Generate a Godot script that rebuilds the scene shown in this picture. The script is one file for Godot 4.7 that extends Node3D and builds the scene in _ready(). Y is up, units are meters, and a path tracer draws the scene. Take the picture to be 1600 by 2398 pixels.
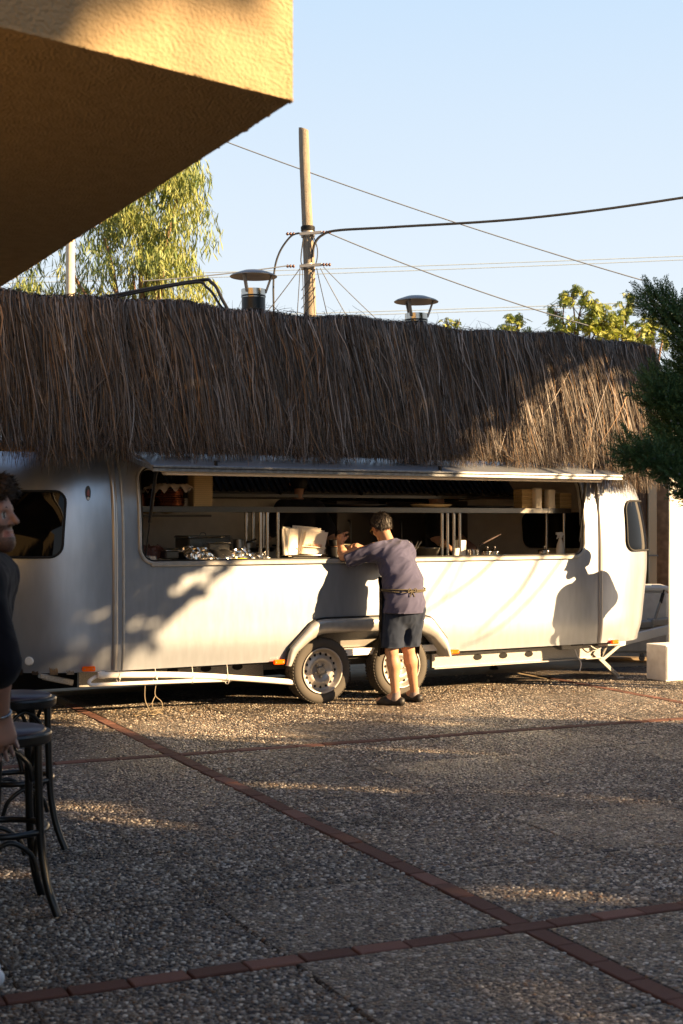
extends Node3D
# A silver food caravan under a thatched screen, late sun from the right.
# World: y up, metres, camera near the origin looking along -z.
# The caravan frame: x along its side (to the right and away), z out of its serving side.

const SUN_AZ := 74.0
const SUN_EL := 18.0
const CAR_AT := Vector3(-0.165, 0.0, -12.78)
const CAR_TURN := 30.7

var M := {}
var used := {}
var rng := RandomNumberGenerator.new()
var car_xf: Transform3D
var sun_dir: Vector3

func _ready():
	rng.seed = 7
	car_xf = Transform3D(Basis(Vector3.UP, deg_to_rad(CAR_TURN)), CAR_AT)
	sun_dir = Vector3(cos(deg_to_rad(SUN_EL)) * sin(deg_to_rad(SUN_AZ)), sin(deg_to_rad(SUN_EL)), cos(deg_to_rad(SUN_EL)) * cos(deg_to_rad(SUN_AZ)))
	# ---- camera
	var cam := Camera3D.new()
	cam.name = "camera"
	add_child(cam)
	cam.position = Vector3(0, 1.65, 0)
	cam.rotation_degrees = Vector3(0.327, 0, 0)
	cam.near = 0.1
	cam.far = 400.0
	var ca := CameraAttributesPhysical.new()
	ca.frustum_focal_length = 33.33
	ca.frustum_focus_distance = 12.6
	ca.exposure_aperture = 3.4
	cam.attributes = ca
	cam.fov = 39.6
	# ---- sky
	var we := WorldEnvironment.new()
	we.name = "environment"
	var env := Environment.new()
	env.background_mode = Environment.BG_SKY
	var sky := Sky.new()
	var pano := PanoramaSkyMaterial.new()
	pano.panorama = sky_image()
	sky.sky_material = pano
	env.sky = sky
	env.background_energy_multiplier = 0.215
	env.tonemap_mode = Environment.TONE_MAPPER_LINEAR
	env.tonemap_exposure = 4.7
	env.sdfgi_enabled = true
	env.ssao_enabled = true
	env.ssil_enabled = true
	we.environment = env
	add_child(we)
	# ---- sun
	var sun := DirectionalLight3D.new()
	sun.name = "sun"
	sun.light_energy = 1.6
	sun.light_color = Color(1.0, 0.84, 0.63)
	sun.light_angular_distance = 0.5
	sun.shadow_enabled = true
	add_child(sun)
	sun.look_at_from_position(sun_dir * 20.0, Vector3.ZERO)
	make_materials()
	# ---- the place
	ground()
	overhang_building()
	caravan()
	thatched_screen()
	yard_behind()
	poles_and_wires()
	trees()
	# ---- the things in it
	kitchen()
	stools()
	people()

func sky_image() -> ImageTexture:
	# air only: elevation gradient, slightly brighter and warmer round the low sun
	var w := 256
	var h := 256
	var img := Image.create(w, h, false, Image.FORMAT_RGBF)
	var az := deg_to_rad(SUN_AZ)
	for y in h:
		var el := (0.5 - (y + 0.5) / h) * PI
		var e := maxf(0.0, rad_to_deg(el))
		var c: Color
		var hz := Color(0.93, 0.98, 1.0)
		var mid := Color(0.58, 0.765, 0.98)
		var zen := Color(0.075, 0.17, 0.42)
		if e < 22.0:
			c = hz.lerp(mid, pow(e / 22.0, 1.15))
		else:
			c = mid.lerp(zen, pow((e - 22.0) / 68.0, 0.5))
		if el < 0.0:
			c = Color(0.22, 0.2, 0.17)
		for x in w:
			img.set_pixel(x, y, c)
	return ImageTexture.create_from_image(img)

# ------------------------------------------------------------------ naming
func numbered(parent: Node, called: String) -> String:
	var key := str(parent.get_instance_id()) + called
	var n: int = used.get(key, 0)
	used[key] = n + 1
	return called if n == 0 else "%s_%03d" % [called, n]

func tag(o: Node, label: String, category: String, group := "") -> Node:
	o.set_meta("label", label)
	o.set_meta("category", category)
	if group != "":
		o.set_meta("group", group)
	return o

func thing(called: String, label: String, category: String, at: Vector3, turn := 0.0, group := "") -> Node3D:
	var o := Node3D.new()
	o.name = numbered(self, called)
	add_child(o)
	o.position = at
	o.rotation_degrees.y = turn
	tag(o, label, category, group)
	return o

func structure(called: String) -> Node3D:
	var o := Node3D.new()
	o.name = numbered(self, called)
	add_child(o)
	o.set_meta("kind", "structure")
	return o

func put(mesh: Mesh, called: String, mat: Material, parent: Node = self, at := Transform3D.IDENTITY) -> MeshInstance3D:
	var o := MeshInstance3D.new()
	o.mesh = mesh
	if mat:
		o.material_override = mat
	o.name = numbered(parent, called)
	parent.add_child(o)
	o.transform = at
	return o

func S() -> SurfaceTool:
	var s := SurfaceTool.new()
	s.begin(Mesh.PRIMITIVE_TRIANGLES)
	return s

func done(s: SurfaceTool) -> ArrayMesh:
	s.generate_normals()
	return s.commit()

func obj(called: String, s: SurfaceTool, mat: Material, parent: Node = self, at := Transform3D.IDENTITY) -> MeshInstance3D:
	return put(done(s), called, mat, parent, at)

func copy_of(o: Node3D, at: Vector3, turn_deg: float, label := "") -> Node3D:
	var r: Node3D = o.duplicate()
	r.name = numbered(self, str(o.name).trim_suffix("_000"))
	add_child(r)
	r.position = at
	r.rotation_degrees.y = turn_deg
	if label != "":
		r.set_meta("label", label)
	return r

func C(t: float, y: float, p: float) -> Vector3:
	return car_xf * Vector3(t, y, p)

# ------------------------------------------------------------------ shapes
func tri(s: SurfaceTool, a: Vector3, b: Vector3, c: Vector3):
	s.add_vertex(a)
	s.add_vertex(c)
	s.add_vertex(b)

func quad(s: SurfaceTool, a: Vector3, b: Vector3, c: Vector3, d: Vector3):
	# counter-clockwise seen from outside
	tri(s, a, b, c)
	tri(s, a, c, d)

func box(s: SurfaceTool, c: Vector3, size: Vector3, b := Basis.IDENTITY, bev := 0.0):
	s.set_smooth_group(-1)
	var h := size * 0.5
	var v := minf(bev, minf(h.x, minf(h.y, h.z)) * 0.9)
	for ax in 3:
		for sg: float in [-1.0, 1.0]:
			var u := (ax + 1) % 3
			var w := (ax + 2) % 3
			var pts: Array[Vector3] = []
			for q: Array in [[-1, -1], [1, -1], [1, 1], [-1, 1]]:
				var p := Vector3.ZERO
				p[ax] = sg * h[ax]
				p[u] = q[0] * (h[u] - v)
				p[w] = q[1] * (h[w] - v)
				pts.append(c + b * p)
			if sg > 0:
				quad(s, pts[0], pts[1], pts[2], pts[3])
			else:
				quad(s, pts[3], pts[2], pts[1], pts[0])
	if v <= 0.0:
		return
	for ax in 3:   # edges along ax
		var u := (ax + 1) % 3
		var w := (ax + 2) % 3
		for su: float in [-1.0, 1.0]:
			for sw: float in [-1.0, 1.0]:
				var pts: Array[Vector3] = []
				for q: Array in [[-1, 0], [1, 0], [1, 1], [-1, 1]]:
					var p := Vector3.ZERO
					p[ax] = q[0] * (h[ax] - v)
					p[u] = su * (h[u] - (v if q[1] == 1 else 0.0))
					p[w] = sw * (h[w] - (0.0 if q[1] == 1 else v))
					pts.append(c + b * p)
				if su * sw > 0:
					quad(s, pts[0], pts[1], pts[2], pts[3])
				else:
					quad(s, pts[3], pts[2], pts[1], pts[0])
	for sx: float in [-1.0, 1.0]:
		for sy: float in [-1.0, 1.0]:
			for sz: float in [-1.0, 1.0]:
				var a := c + b * Vector3(sx * h.x, sy * (h.y - v), sz * (h.z - v))
				var e := c + b * Vector3(sx * (h.x - v), sy * h.y, sz * (h.z - v))
				var g := c + b * Vector3(sx * (h.x - v), sy * (h.y - v), sz * h.z)
				if sx * sy * sz > 0:
					tri(s, a, e, g)
				else:
					tri(s, a, g, e)

func tube(s: SurfaceTool, pts: PackedVector3Array, rad, sides := 8, caps := true, closed := false):
	s.set_smooth_group(0)
	var n := pts.size()
	var rings: Array = []
	var up := Vector3.UP
	var d0 := (pts[1] - pts[0]).normalized()
	if absf(d0.y) > 0.9:
		up = Vector3.RIGHT
	var nx := d0.cross(up).normalized()
	for i in n:
		var d: Vector3
		if closed:
			d = (pts[(i + 1) % n] - pts[(i + n - 1) % n]).normalized()
		elif i == 0:
			d = d0
		elif i == n - 1:
			d = (pts[n - 1] - pts[n - 2]).normalized()
		else:
			d = (pts[i + 1] - pts[i - 1]).normalized()
		nx = (nx - d * nx.dot(d)).normalized()
		var ny := d.cross(nx)
		var r: float = rad if not rad is Array else rad[i]
		var ring := PackedVector3Array()
		for k in sides:
			var a := TAU * k / sides
			ring.append(pts[i] + (nx * cos(a) + ny * sin(a)) * r)
		rings.append(ring)
	var m := n if closed else n - 1
	for i in m:
		var A: PackedVector3Array = rings[i]
		var B: PackedVector3Array = rings[(i + 1) % n]
		for k in sides:
			var k2 := (k + 1) % sides
			quad(s, A[k], A[k2], B[k2], B[k])
	if caps and not closed:
		s.set_smooth_group(-1)
		for k in range(1, sides - 1):
			tri(s, rings[0][0], rings[0][k + 1], rings[0][k])
			tri(s, rings[n - 1][0], rings[n - 1][k], rings[n - 1][k + 1])

func lathe(s: SurfaceTool, prof: Array, seg := 24, xf := Transform3D.IDENTITY, crisp := true):
	# profile of Vector2(radius, height) going up the outside
	for i in prof.size() - 1:
		s.set_smooth_group(i + 1 if crisp else 0)
		var a: Vector2 = prof[i]
		var b: Vector2 = prof[i + 1]
		for k in seg:
			var t0 := TAU * k / seg
			var t1 := TAU * (k + 1) / seg
			var p := xf * Vector3(a.x * cos(t0), a.y, a.x * sin(t0))
			var q := xf * Vector3(a.x * cos(t1), a.y, a.x * sin(t1))
			var u := xf * Vector3(b.x * cos(t1), b.y, b.x * sin(t1))
			var v := xf * Vector3(b.x * cos(t0), b.y, b.x * sin(t0))
			if a.x < 1e-5:
				tri(s, p, v, u)
			elif b.x < 1e-5:
				tri(s, p, v, q)
			else:
				quad(s, p, v, u, q)

func gridf(s: SurfaceTool, nu: int, nv: int, f: Callable, flip := false, group := 0):
	s.set_smooth_group(group)
	var rows: Array = []
	for i in nu + 1:
		var r := PackedVector3Array()
		for j in nv + 1:
			r.append(f.call(float(i) / nu, float(j) / nv))
		rows.append(r)
	for i in nu:
		var A: PackedVector3Array = rows[i]
		var B: PackedVector3Array = rows[i + 1]
		for j in nv:
			if flip:
				quad(s, A[j], A[j + 1], B[j + 1], B[j])
			else:
				quad(s, A[j], B[j], B[j + 1], A[j + 1])

func prism(s: SurfaceTool, poly: PackedVector2Array, z0: float, z1: float, xf := Transform3D.IDENTITY):
	# polygon in x,y drawn from z0 to z1 (z1 > z0)
	s.set_smooth_group(-1)
	if Geometry2D.is_polygon_clockwise(poly):
		poly.reverse()
	var ix := Geometry2D.triangulate_polygon(poly)
	for i in range(0, ix.size(), 3):
		var a := poly[ix[i]]
		var b := poly[ix[i + 1]]
		var c := poly[ix[i + 2]]
		if (b - a).cross(c - a) < 0:
			var w := b
			b = c
			c = w
		tri(s, xf * Vector3(a.x, a.y, z1), xf * Vector3(b.x, b.y, z1), xf * Vector3(c.x, c.y, z1))
		tri(s, xf * Vector3(a.x, a.y, z0), xf * Vector3(c.x, c.y, z0), xf * Vector3(b.x, b.y, z0))
	var n := poly.size()
	for i in n:
		var a := poly[i]
		var b := poly[(i + 1) % n]
		quad(s, xf * Vector3(a.x, a.y, z0), xf * Vector3(b.x, b.y, z0), xf * Vector3(b.x, b.y, z1), xf * Vector3(a.x, a.y, z1))

func round_rect(x0: float, y0: float, x1: float, y1: float, r: float, k := 5) -> PackedVector2Array:
	var o := PackedVector2Array()
	for c: Array in [[x1 - r, y0 + r, -90.0], [x1 - r, y1 - r, 0.0], [x0 + r, y1 - r, 90.0], [x0 + r, y0 + r, 180.0]]:
		for i in k + 1:
			var a := deg_to_rad(c[2] + 90.0 * i / k)
			o.append(Vector2(c[0] + r * cos(a), c[1] + r * sin(a)))
	return o

func bez(pts: Array, n := 12) -> PackedVector3Array:
	# smooth curve through the given points
	var o := PackedVector3Array()
	var m := pts.size()
	for i in m - 1:
		var p0: Vector3 = pts[maxi(i - 1, 0)]
		var p1: Vector3 = pts[i]
		var p2: Vector3 = pts[i + 1]
		var p3: Vector3 = pts[mini(i + 2, m - 1)]
		for k in n:
			o.append(p1.cubic_interpolate(p2, p0, p3, float(k) / n))
	o.append(pts[m - 1])
	return o

func circle(c: Vector3, ax: Vector3, ay: Vector3, n := 32) -> PackedVector3Array:
	var o := PackedVector3Array()
	for i in n:
		var a := TAU * i / n
		o.append(c + ax * cos(a) + ay * sin(a))
	return o

# ------------------------------------------------------------------ materials
func lin(r: float, g: float, b: float) -> Color:
	return Color(r, g, b).linear_to_srgb()

func mat(c: Color, rough := 0.8, metal := 0.0, spec := 0.5) -> StandardMaterial3D:
	var m := StandardMaterial3D.new()
	m.albedo_color = c
	m.roughness = rough
	m.metallic = metal
	m.metallic_specular = spec
	return m

func noise_img(size: int, freq: float, kind := FastNoiseLite.TYPE_SIMPLEX_SMOOTH, oct := 4, sd := 1) -> Image:
	var n := FastNoiseLite.new()
	n.seed = sd
	n.noise_type = kind
	n.frequency = freq
	n.fractal_octaves = oct
	return n.get_seamless_image(size, size)

func ramp_tex(img: Image, a: Color, b: Color, power := 1.0) -> ImageTexture:
	# maps a grey picture on to the colours between a and b
	var src := img.get_data()
	var out := PackedByteArray()
	out.resize(src.size() * 3)
	var lut: Array = []
	for i in 256:
		var c := a.lerp(b, pow(i / 255.0, power))
		lut.append([int(c.r * 255), int(c.g * 255), int(c.b * 255)])
	for i in src.size():
		var l: Array = lut[src[i]]
		out[i * 3] = l[0]
		out[i * 3 + 1] = l[1]
		out[i * 3 + 2] = l[2]
	var im := Image.create_from_data(img.get_width(), img.get_height(), false, Image.FORMAT_RGB8, out)
	return ImageTexture.create_from_image(im)

func tex(m: StandardMaterial3D, albedo: Texture2D, scale: float, world := false) -> StandardMaterial3D:
	m.albedo_texture = albedo
	m.uv1_triplanar = true
	m.uv1_world_triplanar = world
	m.uv1_scale = Vector3.ONE * scale
	return m

func bump(m: StandardMaterial3D, img: Image, cm: float) -> StandardMaterial3D:
	m.heightmap_enabled = true
	m.heightmap_texture = ImageTexture.create_from_image(img)
	m.heightmap_scale = cm
	return m

func make_materials():
	var grain := noise_img(512, 0.02, FastNoiseLite.TYPE_SIMPLEX_SMOOTH, 5, 3)
	var fine := noise_img(512, 0.12, FastNoiseLite.TYPE_SIMPLEX_SMOOTH, 3, 5)
	M.grain = grain
	M.fine = fine
	# silver paint of the caravan, faintly smeared
	var sv := mat(Color.WHITE, 0.35, 0.74, 0.5)
	tex(sv, ramp_tex(grain, Color(0.655, 0.682, 0.72), Color(0.71, 0.737, 0.775)), 1.0)
	sv.uv1_scale = Vector3(1.3, 0.3, 1.3)
	bump(sv, noise_img(256, 0.009, FastNoiseLite.TYPE_SIMPLEX_SMOOTH, 2, 31), 0.10)
	sv.roughness_texture = ramp_tex(fine, Color(0.92, 0.92, 0.92), Color.WHITE)
	M.silver = sv
	var st := mat(Color(0.88, 0.88, 0.87), 0.33, 0.45)
	M.trim = tex(st, ramp_tex(grain, Color(0.72, 0.72, 0.715), Color(0.82, 0.82, 0.815)), 1.3)
	M.rib = mat(Color(0.68, 0.68, 0.68), 0.28, 0.7)
	M.aluminium = tex(mat(Color(0.62, 0.63, 0.64), 0.4, 0.8), ramp_tex(grain, Color(0.75, 0.75, 0.75), Color(1, 1, 1)), 1.7)
	M.steel = tex(mat(Color(0.55, 0.54, 0.52), 0.33, 0.95), ramp_tex(fine, Color(0.82, 0.82, 0.82), Color(1, 1, 1)), 1.5)
	M.bright_steel = mat(Color(0.68, 0.67, 0.65), 0.18, 1.0)
	M.galvanised = tex(mat(Color(0.72, 0.72, 0.71), 0.45, 0.6), ramp_tex(fine, Color(0.55, 0.53, 0.5), Color(1, 1, 1)), 2.0)
	M.black_plastic = mat(Color(0.055, 0.055, 0.06), 0.35)
	M.rubber_black = mat(Color(0.045, 0.044, 0.042), 0.7)
	M.dark_glass = mat(Color(0.03, 0.03, 0.032), 0.03, 0.0, 0.32)
	M.inner_glass = mat(Color(0.14, 0.13, 0.12), 0.1)
	M.amber = mat(Color(1.0, 0.50, 0.03), 0.2)
	M.amber.backlight_enabled = true
	M.amber.backlight = Color(0.9, 0.35, 0.02)
	M.red_plastic = mat(Color(0.45, 0.03, 0.02), 0.2)
	M.white_plastic = mat(Color(0.88, 0.87, 0.84), 0.4)
	M.white_paint = tex(mat(Color.WHITE, 0.5), ramp_tex(grain, Color(0.80, 0.79, 0.765), Color(0.90, 0.89, 0.87)), 0.7)
	M.cream_liner = tex(mat(Color.WHITE, 0.45), ramp_tex(grain, Color(0.87, 0.82, 0.74), Color(0.93, 0.88, 0.8)), 0.6)
	M.tyre = tex(mat(Color.WHITE, 0.8), ramp_tex(fine, Color(0.20, 0.185, 0.165), Color(0.33, 0.31, 0.28)), 3.0)
	M.rim = tex(mat(Color.WHITE, 0.42, 0.5), ramp_tex(fine, Color(0.50, 0.47, 0.43), Color(0.80, 0.79, 0.78)), 3.5)
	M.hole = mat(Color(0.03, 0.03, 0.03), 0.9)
	M.plaster = tex(mat(Color.WHITE, 0.95, 0.0, 0.2), ramp_tex(grain, Color(0.535, 0.47, 0.36), Color(0.60, 0.53, 0.415)), 1.1)
	bump(M.plaster, noise_img(1024, 0.05, FastNoiseLite.TYPE_SIMPLEX, 5, 11), 0.65)
	M.concrete = tex(mat(Color.WHITE, 0.9, 0.0, 0.25), ramp_tex(grain, Color(0.52, 0.46, 0.38), Color(0.62, 0.56, 0.46)), 0.35, true)
	bump(M.concrete, fine, 0.3)
	M.timber = tex(mat(Color.WHITE, 0.85, 0.0, 0.2), ramp_tex(grain, Color(0.36, 0.29, 0.22), Color(0.5, 0.42, 0.32)), 1.0)
	M.pole_wood = tex(mat(Color.WHITE, 0.9, 0.0, 0.2), ramp_tex(grain, Color(0.46, 0.43, 0.38), Color(0.64, 0.60, 0.54)), 1.0)
	M.pole_wood.uv1_scale = Vector3(6, 0.35, 6)
	bump(M.pole_wood, fine, 0.6)
	M.cable = mat(Color(0.05, 0.05, 0.055), 0.6)
	M.wire_grey = mat(Color(0.42, 0.44, 0.46), 0.6)

func pebble_material(shade: float, sd: int) -> StandardMaterial3D:
	# exposed aggregate: every pebble has its own stone colour, mortar between
	var size := 1024
	if not M.has("peb"):
		var n := FastNoiseLite.new()
		n.seed = 4
		n.noise_type = FastNoiseLite.TYPE_CELLULAR
		n.frequency = 0.062
		n.fractal_type = FastNoiseLite.FRACTAL_NONE
		n.cellular_jitter = 1.0
		n.cellular_return_type = FastNoiseLite.RETURN_CELL_VALUE
		var cv := n.get_seamless_image(size, size).get_data()
		n.cellular_return_type = FastNoiseLite.RETURN_DISTANCE2_SUB
		var dd := n.get_seamless_image(size, size).get_data()
		n.cellular_return_type = FastNoiseLite.RETURN_DISTANCE
		var stone: Array = []
		var r := RandomNumberGenerator.new()
		r.seed = 21
		for i in 256:
			var k := r.randf()
			var c: Color
			if k < 0.2:
				c = lin(0.50, 0.45, 0.37)      # pale limestone
			elif k < 0.5:
				c = lin(0.21, 0.175, 0.135)
			elif k < 0.74:
				c = lin(0.10, 0.078, 0.06)
			elif k < 0.9:
				c = lin(0.06, 0.058, 0.06)
			else:
				c = lin(0.24, 0.14, 0.075)
			stone.append(c * r.randf_range(0.8, 1.12))
		var mortar := lin(0.045, 0.04, 0.035)
		var out := PackedByteArray()
		out.resize(size * size * 3)
		var hb := PackedByteArray()
		hb.resize(size * size)
		for i in size * size:
			var e := dd[i] / 255.0
			var k := clampf((e - 0.03) * 9.0, 0.0, 1.0)
			var c: Color = stone[cv[i]]
			c = mortar.lerp(c, k)
			out[i * 3] = int(clampf(c.r, 0, 1) * 255)
			out[i * 3 + 1] = int(clampf(c.g, 0, 1) * 255)
			out[i * 3 + 2] = int(clampf(c.b, 0, 1) * 255)
			hb[i] = int(clampf(pow(clampf(e * 2.2, 0.0, 1.0), 0.6), 0, 1) * 255)
		M.peb = ImageTexture.create_from_image(Image.create_from_data(size, size, false, Image.FORMAT_RGB8, out))
		M.pebh = ImageTexture.create_from_image(Image.create_from_data(size, size, false, Image.FORMAT_L8, hb))
		M.patch = ramp_tex(noise_img(512, 0.012, FastNoiseLite.TYPE_SIMPLEX_SMOOTH, 4, 17), Color(0.62, 0.6, 0.58), Color(1, 1, 1))
	var m := mat(Color(shade, shade, shade), 0.62, 0.0, 0.45)
	m.albedo_texture = M.peb
	m.heightmap_enabled = true
	m.heightmap_texture = M.pebh
	m.heightmap_scale = 0.55
	m.detail_enabled = true
	m.detail_blend_mode = BaseMaterial3D.BLEND_MODE_MUL
	m.detail_albedo = M.patch
	m.detail_uv_layer = BaseMaterial3D.DETAIL_UV_2
	return m

func slab_mesh(w: float, l: float, r: RandomNumberGenerator) -> ArrayMesh:
	# one paving slab, its worn top edge rounded; uv in metres / 1.45
	var s := S()
	s.set_smooth_group(-1)
	var o := Vector2(r.randf(), r.randf())
	var o2 := Vector2(r.randf(), r.randf())
	var q := r.randi() % 4
	var v := 0.008
	var ring := func(ins: float, y: float) -> Array:
		return [Vector3(-w / 2 + ins, y, -l / 2 + ins), Vector3(w / 2 - ins, y, -l / 2 + ins), Vector3(w / 2 - ins, y, l / 2 - ins), Vector3(-w / 2 + ins, y, l / 2 - ins)]
	var a: Array = ring.call(v, 0.0)
	var b: Array = ring.call(0.0, -v)
	var c: Array = ring.call(0.0, -0.05)
	var vert := func(p: Vector3):
		var u := Vector2(p.x, p.z) / 1.45
		if q == 1:
			u = Vector2(-u.y, u.x)
		elif q == 2:
			u = -u
		elif q == 3:
			u = Vector2(u.y, -u.x)
		s.set_uv(u + o)
		s.set_uv2(Vector2(p.x, p.z) * 0.33 + o2)
		s.add_vertex(p)
	var face := func(p: Array):
		for k: int in [0, 1, 2, 0, 2, 3]:
			vert.call(p[k])
	face.call(a)
	for k in 4:
		var k2 := (k + 1) % 4
		face.call([a[k], b[k], b[k2], a[k2]])
		face.call([b[k], c[k], c[k2], b[k2]])
	return done(s)

func ground():
	var earth := structure("ground")
	var s := S()
	box(s, Vector3(0, -0.35, 0), Vector3(600, 0.5, 600))
	obj("earth", s, tex(mat(Color.WHITE, 0.95, 0.0, 0.1), ramp_tex(M.grain, Color(0.42, 0.37, 0.29), Color(0.55, 0.49, 0.38)), 0.2, true), earth)
	# paving axes: a towards the viewer, b to the right
	var pv := structure("courtyard_paving")
	var base := Vector3(0.755, 0, -5.78)
	pv.position = base
	pv.rotation_degrees.y = 24.6          # local +z = a, local +x = b
	s = S()
	box(s, Vector3(0, -0.05, -2), Vector3(34, 0.06, 29.2))
	obj("mortar_bed", s, mat(lin(0.06, 0.052, 0.045), 0.95), pv)
	var r := RandomNumberGenerator.new()
	r.seed = 3
	var A := 4.65
	var B := 5.07
	var bw := 0.098
	var mats: Array = [pebble_material(0.92, 1), pebble_material(1.0, 2), pebble_material(0.84, 3), pebble_material(0.96, 4)]
	var nz := 5
	var nx := 5
	var sw := (B - bw) / nx - 0.006
	var sl := (A - bw) / nz - 0.006
	var meshes: Array = []
	for i in 10:
		meshes.append(slab_mesh(sw, sl, r))
	for col in range(-2, 3):
		for row in range(-2, 3):
			for i in nx:
				for j in nz:
					var x := col * B + bw / 2 + (i + 0.5) * (B - bw) / nx
					var z := row * A + bw / 2 + (j + 0.5) * (A - bw) / nz
					if z < -A - 3.25:
						continue            # the concrete apron starts here
					var w := pv.to_global(Vector3(x, 0, z))
					if w.z > -3.2 or absf(w.x) > 0.26 * -w.z + 1.2:
						continue
					var o := put(meshes[r.randi() % 10], "slab", mats[r.randi() % 4], pv)
					o.position = Vector3(x, r.randf_range(-0.004, 0.0), z)
					o.rotation_degrees.y = r.randf_range(-0.15, 0.15)
					o.rotation_degrees.x = r.randf_range(-0.12, 0.12)
					o.rotation_degrees.z = r.randf_range(-0.12, 0.12)
	# the rest of the yard, outside what can be picked apart, one sheet of the same aggregate
	s = S()
	s.set_smooth_group(-1)
	for c: Array in [[Vector3(-16, 0, 1.6), Vector3(16, 0, 14.0)]]:
		var p: Vector3 = c[0]
		var q: Vector3 = c[1]
		for v: Vector3 in [Vector3(p.x, 0, p.z), Vector3(q.x, 0, p.z), Vector3(q.x, 0, q.z), Vector3(p.x, 0, p.z), Vector3(q.x, 0, q.z), Vector3(p.x, 0, q.z)]:
			s.set_uv(Vector2(v.x, v.z) / 1.45)
			s.set_uv2(Vector2(v.x, v.z) * 0.33)
			s.add_vertex(v + Vector3(0, -0.012, 0))
	obj("aggregate_sheet", s, mats[0], pv)
	# red bricks along the bay lines
	var bm: Array = []
	for k in 5:
		var t := r.randf_range(0.8, 1.1)
		var m := tex(mat(Color(t, t, t), 0.85, 0.0, 0.3), ramp_tex(M.fine, lin(0.125, 0.062, 0.048), lin(0.20, 0.10, 0.076)), 3.0 + k)
		bump(m, M.fine, 0.25)
		bm.append(m)
	var bl := 0.222
	var bmesh: Array = []
	for k in 4:
		s = S()
		box(s, Vector3(0, -0.03, 0), Vector3(bl - 0.005 - 0.002 * k, 0.062, bw - 0.006), Basis(Vector3.UP, deg_to_rad(r.randf_range(-1, 1))), 0.004)
		bmesh.append(done(s))
	for row in range(-1, 2):
		for k in range(-45, 45):
			brick_at(pv, bmesh, bm, Vector3(k * bl + row * 0.07, 0, row * A), 0.0, r)
	for col in range(-1, 3):
		for row in range(-2, 2):
			for k in 20:
				var z := row * A + bw / 2 + (k + 0.5) * (A - bw) / 20.0
				brick_at(pv, bmesh, bm, Vector3(col * B, 0, z), 90.0, r, (A - bw) / 20.0 / bl)
	pebbles(pv, A, B, bw)
	# concrete apron under the caravan
	var ap := structure("concrete_apron")
	ap.position = base
	ap.rotation_degrees.y = 24.6
	s = S()
	var zb := -A - 2.85
	for k in 9:
		box(s, Vector3(-15 + k * 4.0, -0.06, zb - 4.0), Vector3(3.985, 0.1, 7.98), Basis.IDENTITY, 0.006)
	obj("concrete_bay", s, M.concrete, ap)
	# litter of small stones at the edge of the apron
	s = S()
	for k in 14:
		var p := C(r.randf_range(0.9, 3.4), 0.0, r.randf_range(-1.6, -0.5))
		var rr := r.randf_range(0.006, 0.02)
		box(s, Vector3(p.x, rr * 0.5 - 0.008, p.z), Vector3(rr * 2.2, rr * 1.4, rr * 1.6), Basis(Vector3(0.3, 1, 0.2).normalized(), r.randf() * 6), rr * 0.5)
	var lit := obj("loose_stones", s, mat(Color(0.7, 0.62, 0.5), 0.9))
	lit.set_meta("kind", "stuff")

func brick_at(pv: Node3D, meshes: Array, bm: Array, at: Vector3, turn: float, r: RandomNumberGenerator, stretch := 1.0):
	var w := pv.to_global(at)
	if w.z > -3.6 or absf(w.x) > 0.25 * -w.z + 0.9 or at.z < -4.65 - 2.9:
		return
	var o := put(meshes[r.randi() % 4], "brick", bm[r.randi() % 5], pv)
	o.position = at + Vector3(r.randf_range(-0.003, 0.003), r.randf_range(0.0, 0.004), r.randf_range(-0.003, 0.003))
	o.rotation_degrees = Vector3(r.randf_range(-0.6, 0.6), turn + r.randf_range(-0.8, 0.8), r.randf_range(-0.6, 0.6))
	o.scale = Vector3(stretch, 1, 1)

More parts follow.
